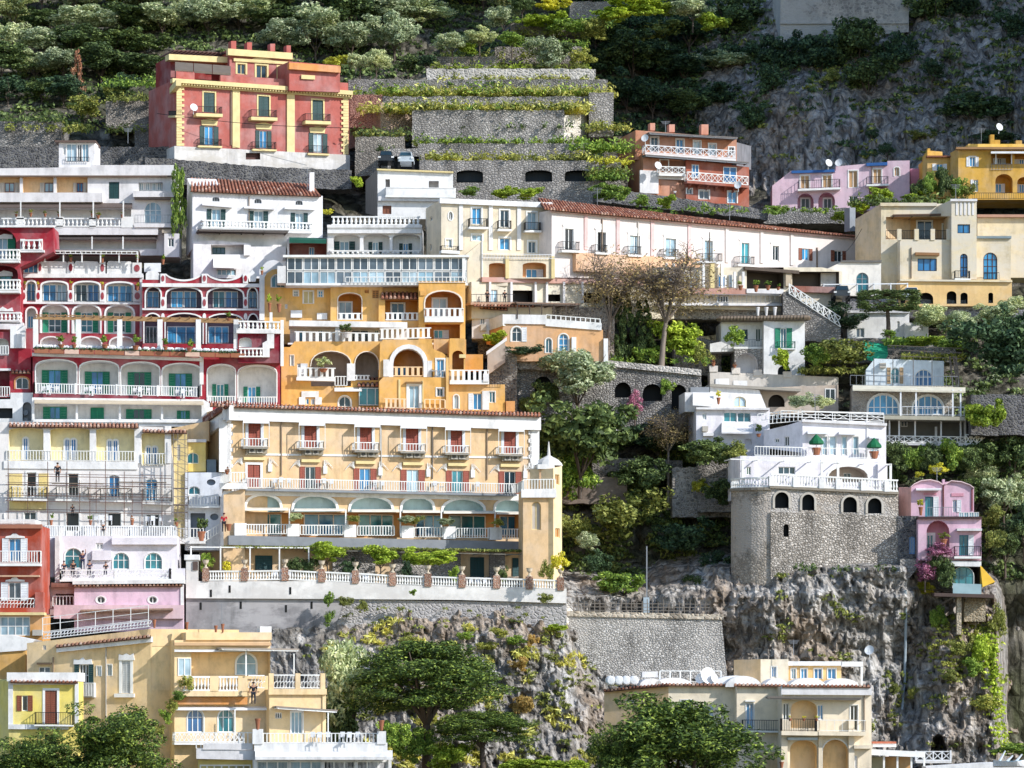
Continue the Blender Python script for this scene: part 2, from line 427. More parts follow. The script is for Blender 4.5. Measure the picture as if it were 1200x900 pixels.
            pm = MB(); pm.face([(x, ya + .05, z) for x, z in outline(w_ / 2 - fw * .5, h, rise, fw * .5)])
            pm.face([(x, ya + .065, z) for x, z in outline(w_ / 2 - fw * .5, h, rise, fw * .5)])
            MC[key] = (mb.mesh('window_frame', fr), pm)
        fme, pm = MC[key]; pk = key + (pane,)
        o = link(name, fme, s.root, s.P((u0 + u1) / 2, z0, dd) - Vector(s.root.location), s.yaw)
        if pane in GL:
            if pk not in MC: MC[pk] = pm.mesh('pane', GL[pane])
            link('pane', MC[pk], o)
        elif pane:
            if pk not in MC: MC[pk] = pm.mesh('panel', pane)
            link('panel', MC[pk], o)
        if cut:
            t = ([(u0 + u1) / 2 + x for x, z in outline(w_ / 2, h, rise)], [z0 + z for x, z in outline(w_ / 2, h, rise)])
            s.holes.append((list(zip(*t)), r, 0))
        if sh:
            shm = shm or wood('1f4a35'); lw = w_ / 2 if sw is None else sw * w_
            k2 = ('sh', round(lw, 2), round(h, 2), shm.name)
            if k2 not in MC:
                mb = MB(); f = .06; hh = h
                mb.box(0, f, 0, .045, 0, hh); mb.box(lw - f, lw, 0, .045, 0, hh); mb.box(f, lw - f, 0, .045, 0, f); mb.box(f, lw - f, 0, .045, hh - f, hh)
                ns = max(5, int(hh / .16))
                for q in range(ns):
                    za = f + (hh - 2 * f) * q / ns; zb = f + (hh - 2 * f) * (q + .92) / ns
                    mb.hexa([(f, .004, za), (lw - f, .004, za), (lw - f, .028, zb), (f, .028, zb)], [(f, .02, za), (lw - f, .02, za), (lw - f, .042, zb), (f, .042, zb)])
                MC[k2] = mb.mesh('shutter', shm)
            if sh == 'open': xs = (-w_ / 2 - lw - .01, w_ / 2 + .01); yy = -.06 if cut else -.08
            elif sh == 'closed': xs = (-w_ / 2, w_ / 2 - lw); yy = r - .17 if cut else -.09
            elif sh == 'right': xs = (w_ / 2 + .01,); yy = -.06 if cut else -.08
            elif sh == 'left': xs = (-w_ / 2 - lw - .01,); yy = -.06 if cut else -.08
            for x in xs: link('shutter', MC[k2], o, (x, yy, 0))
        if sur:
            k3 = ('su', round(w_, 2), round(h, 2), arch, sur, (surm or s.white).name, top)
            if k3 not in MC:
                mb = MB(); oo = outline(w_ / 2 + sur, h + sur, rise + (sur if arch else 0)); ii = outline(w_ / 2, h, rise)
                n = len(oo)
                if oval: oo = [(x, z - sur / 2) for x, z in outline(w_ / 2 + sur, h + sur, 0)]
                for k in range(0 if oval else 1, n):
                    j = (k + 1) % n
                    mb.hexa([(oo[k][0], -.05, oo[k][1]), (oo[j][0], -.05, oo[j][1]), (ii[j][0], -.05, ii[j][1]), (ii[k][0], -.05, ii[k][1])],
                            [(oo[k][0], .02, oo[k][1]), (oo[j][0], .02, oo[j][1]), (ii[j][0], .02, ii[j][1]), (ii[k][0], .02, ii[k][1])])
                if top == 'crown':        # curved pediment
                    hw = w_ / 2 + sur * 1.5; zb = h + sur
                    pr = [(-hw, zb), (hw, zb), (hw * .98, zb + .16), (hw * .6, zb + .3), (hw * .3, zb + .55), (0, zb + .62), (-hw * .3, zb + .55), (-hw * .6, zb + .3), (-hw * .98, zb + .16)]
                    mb.face([(x, -.09, z) for x, z in pr])
                    for k in range(len(pr)):
                        a = pr[k]; b = pr[(k + 1) % len(pr)]; mb.face([(a[0], -.09, a[1]), (b[0], -.09, b[1]), (b[0], .02, b[1]), (a[0], .02, a[1])])
                elif top == 'hood':
                    mb.box(-w_ / 2 - sur * 1.6, w_ / 2 + sur * 1.6, -.28, .02, h + sur + .08, h + sur + .2)
                MC[k3] = mb.mesh('surround', surm or s.white)
            link('surround', MC[k3], o)
        if sill:
            mb = MB(); mb.box(-w_ / 2 - .12, w_ / 2 + .12, -.14, .05 if cut else 0, -.12, 0)
            link('sill', mb.mesh('sill', s.white), o)
        return o
    def balcony(s, x0, x1, yt, yf, d=1.1, dy=0, slab=.22, style='bars', sp=.22, bw=.06, mat=None, slabm=None, d0=0, sides=True, posts=0, name='balcony', slope_d=0, brackets=0, hgt=None):
        a = s.uz(x0, yf, d); b = s.uz(x1, yf + dy, d); ht = hgt or (s.uz(x0, yt, d)[1] - a[1])
        mb = MB()
        fr = [s.P(a[0], a[1] - slab, d), s.P(b[0], b[1] - slab, d), s.P(b[0], b[1], d), s.P(a[0], a[1], d)]
        bk = [s.P(a[0], a[1] - slab, d0 - .06), s.P(b[0], b[1] - slab, d0 - .06), s.P(b[0], b[1], d0 - .06), s.P(a[0], a[1], d0 - .06)]
        mb.hexa(fr, bk)
        for k in range(brackets):
            t = (k + .5) / brackets; u = a[0] + (b[0] - a[0]) * t; z = a[1] + (b[1] - a[1]) * t - slab
            mb.hexa([s.P(u - .08, z - .02, d * .9), s.P(u + .08, z - .02, d * .9), s.P(u + .08, z, d * .9), s.P(u - .08, z, d * .9)],
                    [s.P(u - .08, z - .5, d0 - .05), s.P(u + .08, z - .5, d0 - .05), s.P(u + .08, z, d0 - .05), s.P(u - .08, z, d0 - .05)])
        o = mb.build(name, slabm or s.white, s.root)
        if style:
            mb = MB(); e = .06
            pts = [s.P(a[0] + e, a[1], d - e), s.P(b[0] - e, b[1], d - e)]
            if sides: pts = [s.P(a[0] + e, a[1], d0)] + pts + [s.P(b[0] - e, b[1], d0)]
            rail(mb, pts, ht, style, sp, bw, posts=posts)
            mb.build('railing', mat or s.white, o)
        return o
    def rails(s, x0, x1, yt, yf, d=0, dy=0, style='bars', sp=.22, bw=.06, mat=None, posts=0, name='railing', parent=None, pw=.16, top=.09, dyt=None):
        a = s.q(x0, yf, d); b = s.q(x1, yf + dy, d); ht = s.uz(x0, yt, d)[1] - a.z
        mb = MB(); rail(mb, [a, b], ht, style, sp, bw, posts=posts, pw=pw, top=top)
        return mb.build(name, mat or s.white, parent or s.root)
    def tiles(s, x0, yb, x1, yt, run=3.0, d=.35, dy=0, dyt=None, mat=None, step=.28, rows=None, inset=0, name='roof', x0t=None, x1t=None):
        """barrel tile roof: eave line at photo row yb, ridge seen at row yt, 'run' metres behind the eave"""
        dyt = dy if dyt is None else dyt
        a = s.q(x0, yb, d); b = s.q(x1, yb + dy, d); c = s.q(x1 if x1t is None else x1t, yt + dyt, d - run); e = s.q(x0 if x0t is None else x0t, yt, d - run)
        return tile_roof(a, b, c, e, mat or TILE, s.root, step, rows, name)
    def awning(s, x0, x1, yt, yf, d=1.4, dy=0, mat=None, name='awning', val=.18, posts=False, d0=0, drop=0):
        """sloping canopy: back edge at row yt on the wall, front edge at row yf"""
        a = s.q(x0, yt, d0); b = s.q(x1, yt + dy, d0); c = s.q(x1, yf + dy, d); e = s.q(x0, yf, d); T = Vector((0, 0, .05))
        mb = MB(); mb.hexa([e, c, c + T, e + T], [a, b, b + T, a + T])
        v = Vector((0, 0, -val))
        if val: mb.hexa([e + v, c + v, c, e], [p - s.n * .03 for p in (e + v, c + v, c, e)])
        o = mb.build(name, mat or s.white, s.root)
        if posts:
            mb = MB()
            for p in (e, c): mb.beam(p, Vector((p.x, p.y, s.uz(x0, drop, d)[1])), .06)
            mb.build('post', s.white, o)
        return o
    def pergola(s, x0, x1, y, yfoot, d=2.5, dy=0, np_=4, mat=None, cover=None, name='pergola', th=.12, d0=0, pw=.12, slats=0, parent=None, pitch=0, foot=True):
        """posts at the front edge with a flat reed or slat roof back to the wall"""
        a = s.uz(x0, y, d); b = s.uz(x1, y + dy, d)
        pr = parent or s.root
        mb = MB()
        for k in range(np_):
            t = k / max(1, np_ - 1); u = a[0] + (b[0] - a[0]) * t; z = a[1] + (b[1] - a[1]) * t
            if foot: mb.beam(s.P(u, s.uz(x0, yfoot, d)[1], d - pw), s.P(u, z, d - pw), pw)
            mb.beam(s.P(u, z - .08, d), s.P(u, z - .08 + pitch, d0), .09)
        mb.beam(s.P(a[0], a[1] - .08, d - .1), s.P(b[0], b[1] - .08, d - .1), .1)
        o = mb.build(name, mat or s.white, pr)
        if cover:
            mb = MB(); n = slats or max(6, int((d - d0) / .25)); rr = random.Random(int(x0 * 7 + y))
            for k in range(n):
                t = (k + .5) / n; dd = d + (d0 - d) * t; j = rr.uniform(-.04, .04); zz = pitch * t
                mb.beam(s.P(a[0] - .15 + j, a[1] + th * .3 + zz + j, dd), s.P(b[0] + .15 + j, b[1] + th * .3 + zz + rr.uniform(-.04, .04), dd), abs(d - d0) / n * .93, th)
            mb.build('pergola_roof', cover, o)
        return o
def tile_roof(a, b, c, e, mat, root, step=.28, rows=None, name='roof'):
    a, b, c, e = map(Vector, (a, b, c, e)); L = (b - a).length; H = (e - a).length
    n = max(2, round(L / step)); rows = rows or max(2, round(H / .5))
    nrm = (b - a).cross(e - a).normalized()
    if nrm.z < 0: nrm = -nrm
    mb = MB(); rr = random.Random(int(L * 100))
    pt = lambda u, v: a.lerp(b, u).lerp(e.lerp(c, u), v)
    for j in range(rows):
        v0 = j / rows - .02; v1 = (j + 1) / rows
        for i in range(n):
            u0 = (i + .04) / n; u1 = (i + .74) / n; um = (u0 + u1) / 2; h0 = step * (.42 + rr.uniform(-.05, .09)); h1 = h0 * .72
            A = [pt(u0, v0), pt(u0 * .75 + u1 * .25, v0) + nrm * h0, pt(u0 * .25 + u1 * .75, v0) + nrm * h0, pt(u1, v0)]
            B = [pt(u0, v1), pt(u0 * .75 + u1 * .25, v1) + nrm * h1, pt(u0 * .25 + u1 * .75, v1) + nrm * h1, pt(u1, v1)]
            k = len(mb.v); mb.v += [tuple(p) for p in A + B]
            for q in range(3): mb.f.append((k + q, k + q + 1, k + q + 5, k + q + 4)); mb.mi.append(0)
            mb.f.append((k, k + 1, k + 2, k + 3)); mb.mi.append(0)
    o = mb.build(name, mat, root)
    mb = MB(); t = nrm * .02; g = nrm * -.1
    mb.hexa([a + t, b + t, c + t, e + t], [a + g, b + g, c + g, e + g])
    mb.build('roof_deck', plain('5e4336', .9, .1), o)
    return o
# ------------------------------------------------------------------ terrain
def table(rows, cols, vals):
    rows = np.array(rows, float); cols = np.array(cols, float); V = np.array(vals, float)
    def sm(t): return t
    def f(px, py):
        px = np.clip(np.asarray(px, float), cols[0], cols[-1]); py = np.clip(np.asarray(py, float), rows[0], rows[-1])
        i = np.clip(np.searchsorted(rows, py, side='right') - 1, 0, len(rows) - 2); j = np.clip(np.searchsorted(cols, px, side='right') - 1, 0, len(cols) - 2)
        a = (py - rows[i]) / (rows[i + 1] - rows[i]); b = (px - cols[j]) / (cols[j + 1] - cols[j])
        return (V[i, j] * (1 - a) * (1 - b) + V[i + 1, j] * a * (1 - b) + V[i, j + 1] * (1 - a) * b + V[i + 1, j + 1] * a * b)
    return f
TC = [-220, 200, 420, 600, 720, 880, 1050, 1420]
TR = [-200, 0, 60, 130, 200, 240, 300, 345, 440, 480, 560, 640, 690, 720, 900, 960, 1040]
TV = [[500] * 8, [452, 452, 452, 454, 456, 458, 458, 460], [437, 438, 440, 442, 444, 450, 452, 452], [420, 424, 430, 434, 434, 440, 444, 444],
      [407, 411, 415, 418, 420, 424, 428, 428], [400, 402, 405, 407, 410, 415, 418, 418], [394, 394, 396, 398, 402, 410, 412, 412],
      [390, 389, 389, 390, 392, 401, 402, 398], [381, 379, 378, 382, 385, 387, 386, 384], [376, 374, 373, 377, 379, 380, 378, 376], [370, 370, 370, 372, 373, 373, 370, 370],
      [366, 367, 368, 369, 369, 368, 366, 366], [361, 363, 364, 364, 364, 362, 362, 364], [356, 357, 358, 358, 360, 360, 361, 370],
      [348, 350, 352, 354, 354, 356, 358, 370], [330, 330, 330, 330, 330, 330, 330, 330], [255] * 8]
tY0 = table(TR, TC, TV)
def tY(px, py):      # depth of the hillside along a sight line
    return float(tY0(px, py)) + 1.6 * noise.fractal(Vector((px * .02, py * .025, 3.1)), .9, 2.1, 4)
def sheet(name, x0, x1, y0, y1, st, fn, mat, kind='structure', smooth=False):
    xs = np.arange(x0, x1 + 1, st); ys = np.arange(y0, y1 + 1, st); v = []
    for py in ys:
        for px in xs: v.append(tuple(W(px, py, fn(float(px), float(py)))))
    n = len(xs); f = [(j * n + i, j * n + i + 1, (j + 1) * n + i + 1, (j + 1) * n + i) for j in range(len(ys) - 1) for i in range(n - 1)]
    me = bpy.data.meshes.new(name); me.from_pydata(v, [], f); me.materials.append(mat)
    if smooth: me.polygons.foreach_set('use_smooth', [True] * len(f))
    o = bpy.data.objects.new(name, me); C.objects.link(o); o['kind'] = kind; return o
EARTH = rock('earth', [(.3, col('4a463a')), (.45, col('6f6a5c')), (.55, col('8f897c')), (.66, col('b0aa9f'))], tint='5a6040')
CLIFF = rock('limestone', [(.30, col('857b70')), (.42, col('b7afa5')), (.52, col('d2ccc4')), (.62, col('e6e2dc')), (.72, col('c4b6a6'))], tint='bfa283')
CLIFF2 = rock('grey_limestone', [(.30, col('8a837b')), (.42, col('b9b2aa')), (.55, col('d2ccc5')), (.68, col('e2dcd4'))], tint='c2ab94')
def blocks(px, py, a, b, seed):
    d = noise.voronoi(Vector((px * a + .35 * noise.noise(Vector((px * .05, py * .03, seed))), py * b, seed)))[0]
    return min(.45, d[1] - d[0]) + .35 * math.sin(d[2] * 9)
sheet('hillside', -220, 1420, -200, 1040, 8, tY, EARTH)
CR = [640, 665, 700, 760, 830, 900, 960]
CC = [150, 420, 560, 660, 720, 850, 905, 960, 1060, 1085, 1105, 1168, 1182, 1260]
CV = [[376, 376, 376, 376, 378, 372, 370, 369, 369, 371, 372, 372, 374, 376],
      [366, 366, 366, 367, 370, 358, 356, 354, 353.6, 361, 364, 366, 372, 375],
      [352, 352, 352, 354.5, 358, 354, 352, 352, 353.5, 357, 359, 359, 367, 371],
      [348.5, 346.8, 346.8, 350, 357, 355, 352, 352.5, 356, 355, 353, 353.5, 366, 370],
      [347, 346, 344, 346.5, 350, 350, 349, 350, 354, 352, 350, 351, 365, 369],
      [344, 342, 340.5, 341, 343, 344, 344, 346, 350, 347.5, 348, 349.5, 364, 368],
      [330, 330, 330, 332, 333, 334, 334, 336, 342, 342, 342, 344, 360, 364]]
cY0 = table(CR, CC, CV)
def cY(px, py):
    k = min(1, max(.35, (px - 380) / 120))
    v = Vector((px * .022, py * .011, 7.7))
    n1 = noise.ridged_multi_fractal(v, .9, 2.1, 6, 1.0, 2.0) - 1.2
    n2 = noise.fractal(Vector((px * .06, py * .04, 1.3)), .9, 2.2, 4)
    n3 = noise.hetero_terrain(Vector((px * .016, py * .05, 4.4)), .9, 2.0, 4, .7) - .6
    y = float(cY0(px, py)) - k * (.55 * n1 + .5 * n2 + .6 * n3 + 1.15 * blocks(px, py, .045, .026, 2.2) + .6 * blocks(px, py, .12, .08, 6.1))
    y -= k * .45 * noise.fractal(Vector((px * .21, py * .1, 5.5)), .7, 2.1, 3)
    r2 = ((px - 1100) / 9) ** 2 + ((py - 884) / 24) ** 2       # the arched cave mouth
    if r2 < 1: y += 6 * min(1, (1 - r2) * 4)
    return y
sheet('cliff', 150, 1260, 640, 960, 2.5, cY, CLIFF)
UR = [-40, 20, 60, 110, 150, 200, 235]
UC = [700, 800, 870, 905, 960, 1060, 1120, 1260]
UV = [[470, 468, 464, 455, 452, 452, 450, 448], [462, 458, 452, 447, 446, 446, 443, 440], [455, 450, 446, 443, 440, 440, 437, 434], [446, 441, 436, 432, 431, 432, 430, 427],
      [440, 436, 430, 427, 426, 427, 425, 423], [434, 430, 425, 422, 421, 421, 421, 419], [430, 426, 420, 417, 416, 416, 416, 415]]
uY0 = table(UR, UC, UV)
def uY(px, py):
    n1 = noise.ridged_multi_fractal(Vector((px * .02, py * .008, 2.7)), .9, 2.1, 6, 1.0, 2.0) - 1.2
    n2 = noise.fractal(Vector((px * .08, py * .03, 9.3)), .8, 2.2, 4)
    return float(uY0(px, py)) - 1.2 * n1 - .8 * n2 - 2.2 * blocks(px, py, .035, .013, 4.2) - .9 * blocks(px, py, .11, .045, 8.1) - .6 * noise.fractal(Vector((px * .2, py * .09, 5.5)), .7, 2.1, 3)
sheet('cliff_face', 700, 1260, -40, 235, 3, uY, CLIFF2)

# ------------------------------------------------------------------ plants
LM = {'olive': leafmat('olive_leaves', '4c5742', '8c9678', 'b9c1a4'), 'dark': leafmat('dark_leaves', '232f1e', '435232', '6c7a4c'),
      'green': leafmat('green_leaves', '34481f', '5f7634', '8f9f4c'), 'lemon': leafmat('lemon_leaves', '4c5c1e', '7b8c2e', 'a9b452', .3),
      'pine': leafmat('pine_needles', '1c2812', '364820', '6f7d3a', .12), 'autumn': leafmat('autumn_leaves', '55483a', '7d6d52', 'a08d60', .3),
      'rust': leafmat('rust_leaves', '5a3a30', '8b6252', 'a88468'), 'yellow': leafmat('yellow_leaves', '7a7622', 'a59f32', 'c8c05c', .3),
      'grass': leafmat('dry_grass', '6a6a32', '9a9450', 'c8bc7a', .3), 'ochre': leafmat('ochre_broom', '65532f', '8f7747', 'ad945c', .3),
      'pink': leafmat('bougainvillea', '663650', '8a5474', 'a9809a', .25), 'scrub': leafmat('scrub_leaves', '3a4322', '6c7138', '99985a'),
      'deep': leafmat('shade_tinted_leaves', '1c2a20', '324634', '52664a')}  # deep: own dark green plus hillside shade put into the colour
BARK = wood('5b4c3f'); BARK2 = wood('8b7d70')
def leaf_quads(rs, cen, nor, size, asp=1.6):
    n = len(cen)
    d = rs.normal(size=(n, 3)); d /= np.linalg.norm(d, axis=1)[:, None]
    nn = nor * .75 + d; nn /= np.linalg.norm(nn, axis=1)[:, None]
    a = np.cross(nn, rs.normal(size=(n, 3))); a /= np.linalg.norm(a, axis=1)[:, None]; b = np.cross(nn, a)
    s = (size * rs.uniform(.6, 1.3, n))[:, None]; a = a * s * asp / 2; b = b * s / 2
    return np.stack([cen - a, cen - b * .9, cen + a, cen + b * .9], 1)
def quads_mesh(name, Q, mat):
    n = len(Q); me = bpy.data.meshes.new(name)
    me.vertices.add(n * 4); me.vertices.foreach_set('co', Q.reshape(-1).astype(np.float32))
    me.loops.add(n * 4); me.loops.foreach_set('vertex_index', np.arange(n * 4, dtype=np.int32))
    me.polygons.add(n); me.polygons.foreach_set('loop_start', np.arange(0, n * 4, 4, dtype=np.int32)); me.polygons.foreach_set('loop_total', np.full(n, 4, dtype=np.int32))
    me.update(calc_edges=True); me.materials.append(mat); return me
def crown(seed, kind='round', ncl=46, per=70, leaf=.085, asp=1.7):
    """leaf cloud in the box x,y in -1..1, z in 0..2"""
    rs = np.random.RandomState(seed); cs = []; rr = []
    lob = [(rs.uniform(-.45, .45), rs.uniform(-.45, .45), rs.uniform(-.3, .45), rs.uniform(.42, .62)) for _ in range(6)]
    for k in range(ncl):
        if kind == 'round':
            l = lob[rs.randint(6)]; d = rs.normal(size=3); d /= np.linalg.norm(d); d[2] = d[2] * .9 + .1
            c = np.array(l[:3]) + d * l[3] * rs.uniform(.55, 1.0); r = rs.uniform(.13, .25)
            c[2] += 1
        elif kind == 'umbrella':
            a = rs.uniform(0, 6.283); q = math.sqrt(rs.uniform(0, 1)) * .86
            top = 1.9 - q * q * 1.0; c = np.array([q * math.cos(a), q * math.sin(a), top - rs.uniform(0, 1) ** 1.4 * (top - .3) * .9]); r = rs.uniform(.1, .27); c[:2] *= rs.uniform(.8, 1.16)
        elif kind == 'pads':
            d = rs.normal(size=3); d /= np.linalg.norm(d); d[2] = rs.uniform(-.95, 1.05)
            c = d * np.array([.8, .8, .78]) * rs.uniform(.3, 1.12); c[:2] *= 1.12 - .42 * max(0, d[2]); c[2] += .98; r = rs.uniform(.1, .24)
        elif kind == 'cone':
            z = rs.uniform(0, 1) ** 1.3 * 1.85; q = (1 - z / 2.05) * .85 * rs.uniform(.5, 1); a = rs.uniform(0, 6.283)
            c = np.array([q * math.cos(a), q * math.sin(a), z + .08]); r = rs.uniform(.12, .24) * (1.1 - z / 2.4)
        elif kind == 'column':
            a = rs.uniform(0, 6.283); q = rs.uniform(.3, .8); c = np.array([q * math.cos(a), q * math.sin(a), rs.uniform(.15, 1.85)]); r = rs.uniform(.15, .28)
        elif kind == 'box':
            c = rs.uniform(-.88, .88, 3); c[rs.randint(3)] = rs.choice([-.85, .85]); c[2] += 1; r = rs.uniform(.12, .2)
        else:             # loose, twiggy
            d = rs.normal(size=3); d /= np.linalg.norm(d); c = d * rs.uniform(.25, .9) ; c[2] = c[2] * .95 + 1; r = rs.uniform(.15, .3)
        cs.append(c); rr.append(r)
    cs = np.array(cs); rr = np.array(rr)
    P = []; Nn = []
    for c, r in zip(cs, rr):
        d = rs.normal(size=(per, 3)); d /= np.linalg.norm(d, axis=1)[:, None]
        q = rs.uniform(.35, 1, per) ** .5
        flat = np.array([1.15, 1.15, .62 if kind == 'umbrella' else .85])
        P.append(c + d * flat * (r * q)[:, None]); Nn.append(d * .8 + (c - np.array([0, 0, .8])) * .5 + np.array([0, 0, .3]))
    return leaf_quads(rs, np.concatenate(P), np.concatenate(Nn), leaf, asp)
CROWN = {}
def crown_mesh(kind, mat, var=0, **kw):
    key = (kind, mat, var, tuple(sorted(kw.items())))
    if key not in CROWN: CROWN[key] = quads_mesh('crown', crown(hash((kind, var)) % 9999 if False else sum(map(ord, kind)) * 7 + var * 131, kind, **kw), LM[mat])
    return CROWN[key]
def trunk_mesh(h, r, spread, top, seed, n=5, lean=0, twigs=0):
    rs = random.Random(seed); mb = MB()
    mid = Vector((lean * .6 + rs.uniform(-.1, .1) * h * .3, rs.uniform(-.05, .05) * h, h))
    mb.tube([(0, 0, -.8), (lean * .2, 0, h * .4), mid], [r * 1.25, r, r * .85], 7)
    for k in range(n):
        a = 2 * math.pi * k / n + rs.uniform(-.4, .4); q = rs.uniform(.35, .85)
        tip = Vector((mid.x + lean * .3 + math.cos(a) * spread * q, math.sin(a) * spread * q, h + (top - h) * rs.uniform(.45, .95)))
        m2 = mid.lerp(tip, .5) + Vector((0, 0, (top - h) * .05)); m2 += Vector((rs.uniform(-.1, .1), rs.uniform(-.1, .1), 0)) * spread
        mb.tube([mid, m2, tip], [r * .6, r * .4, r * .12], 5)
        for t in range(twigs):
            s0 = m2.lerp(tip, rs.uniform(.0, .9)); v = Vector((rs.gauss(0, 1), rs.gauss(0, 1), rs.uniform(-.1, 1.2))).normalized() * spread * rs.uniform(.25, .55)
            s1 = s0 + v * .6 + Vector((rs.uniform(-.1, .1), rs.uniform(-.1, .1), .1)) * spread
            mb.tube([s0, s1, s0 + v * 1.1], [r * .2, r * .12, r * .05], 4)
            for u in range(2):
                w = Vector((rs.gauss(0, 1), rs.gauss(0, 1), rs.uniform(0, 1))).normalized() * spread * .25
                mb.tube([s1, s1 + w], [r * .1, r * .04], 3)
    return mb
TKW = {'olive': dict(kind='round', mat='olive', ncl=76, per=100, leaf=.06, asp=2.2), 'dark': dict(kind='round', mat='dark', ncl=76, per=95, leaf=.07),
       'green': dict(kind='round', mat='green', ncl=56, per=75, leaf=.08), 'lemon': dict(kind='round', mat='lemon', ncl=60, per=80, leaf=.1),
       'pine': dict(kind='umbrella', mat='pine', ncl=135, per=240, leaf=.028, asp=2.2), 'bushpine': dict(kind='pads', mat='pine', ncl=110, per=240, leaf=.03, asp=2.2), 'cypress': dict(kind='cone', mat='dark', ncl=50, per=80, leaf=.08),
       'autumn': dict(kind='loose', mat='autumn', ncl=150, per=26, leaf=.03), 'rust': dict(kind='cone', mat='rust', ncl=40, per=40, leaf=.07),
       'yellow': dict(kind='round', mat='yellow', ncl=40, per=60, leaf=.1), 'hedge': dict(kind='box', mat='dark', ncl=90, per=60, leaf=.08),
       'column': dict(kind='column', mat='green', ncl=50, per=70, leaf=.09), 'deep': dict(kind='round', mat='deep', ncl=60, per=80, leaf=.075),
       'scrub': dict(kind='round', mat='scrub', ncl=46, per=60, leaf=.08), 'magnolia': dict(kind='round', mat='dark', ncl=80, per=70, leaf=.085),
       'ochre': dict(kind='round', mat='ochre', ncl=40, per=60, leaf=.07, asp=3), 'pink': dict(kind='loose', mat='pink', ncl=40, per=40, leaf=.09),
       'clipped': dict(kind='box', mat='dark', ncl=220, per=60, leaf=.06)}
TN = [0]
def tree(name, label, px, py0, py1, wpx, kind, Y=None, trunk=.3, cat='tree', group=None, depth=1.0, off=.4, lean=0, bark=None, twigs=0, limbs=5, tr=None, pyc=None, crownkind=True):
    """py0 top row, py1 foot row, wpx crown width in photo pixels"""
    TN[0] += 1
    if Y is None: Y = tY(px, py1) - off
    b = W(px, py1, Y); s = K * Y; H = (py1 - py0) * s; rw = wpx * s / 2 * 1.14
    t = thing(name, label, cat, b, group); cz = H * trunk if pyc is None else (py1 - pyc) * s
    if crownkind:
        kw = dict(TKW[kind]); kd = kw.pop('kind'); mt = kw.pop('mat')
        c = link('crown' if name.endswith('tree') or 'pine' in name or name in ('cypress',) else 'foliage', crown_mesh(kd, mt, TN[0] % 3, **kw), t, (lean, 0, cz), (TN[0] * 1.7) % 6.28 if kd != 'box' else 0)
        c.scale = (rw, rw * depth if kd != 'box' else depth, (H - cz) / 2)
    if trunk > .05 or twigs:
        r = tr or max(.07, H * .022)
        mb = trunk_mesh(max(cz * 1.05, H * .12), r, rw * .8, H * .93, TN[0], limbs, lean, twigs)
        o = bpy.data.objects.new('trunk', mb.mesh('trunk', bark or BARK, None, True)); C.objects.link(o); o.parent = t
    return t
def shrub(label, px, py0, py1, wpx, kind, Y=None, group=None, name='shrub', cat='shrub', **kw):
    return tree(name, label, px, py0, py1, wpx, kind, Y, trunk=kw.pop('trunk', .04), cat=cat, group=group, **kw)
def tufts(name, spots, mat, size=.5, blades=22, leaf=.16, seed=1, asp=3.0, spread=(1, 1, .6), up=.8, kind='stuff'):
    """uncountable low growth: leaf tufts at world points"""
    rs = np.random.RandomState(seed); P = []; Nn = []
    for p in spots:
        k = rs.uniform(.5, 1.4) * size
        d = rs.normal(size=(blades, 3)); d /= np.linalg.norm(d, axis=1)[:, None]; d[:, 2] = np.abs(d[:, 2]) * up
        P.append(np.array(p) + d * np.array(spread) * k * rs.uniform(.3, 1, (blades, 1))); Nn.append(d + np.array([0, 0, .3]))
    P = np.concatenate(P); o0 = P.mean(0)
    me = quads_mesh(name, leaf_quads(rs, P, np.concatenate(Nn), leaf, asp) - o0, LM[mat])
    o = bpy.data.objects.new(name, me); C.objects.link(o); o.location = o0; o['kind'] = kind; return o
def pot(label, px, py0, py1, Y, kind='lemon', hpot=.4, wpx=7, name='potted_plant', cat='plant', group=None, potm=None, ph=.45, mt=None):
    """terracotta pot with a plant; py1 is the foot, py0 the top of the leaves"""
    TN[0] += 1
    b = W(px, py1, Y); s = K * Y; H = (py1 - py0) * s; t = thing(name, label, cat, b, group); r = max(.14, wpx * s * .28)
    hp = H * ph; mb = MB(); mb.lathe((0, 0, 0), [(r * .55, 0), (r * .8, hp * .5), (r, hp * .85), (r * 1.12, hp * .86), (r * 1.12, hp), (r * .9, hp)], 10)
    o = bpy.data.objects.new('pot', mb.mesh('pot', potm or TERRA)); C.objects.link(o); o.parent = t
    if kind:
        kw = dict(TKW[kind]); kd = kw.pop('kind'); mt = kw.pop('mat'); kw['ncl'] = 16; kw['per'] = 26; kw['leaf'] = .2
        c = link('foliage', crown_mesh(kd, mt, TN[0] % 3, **kw), t, (0, 0, hp * .85), TN[0]); c.scale = (wpx * s / 2, wpx * s / 2, (H - hp * .85) / 2)
    return t
PSKIN = plain('b98d72', .6)
PM = {}
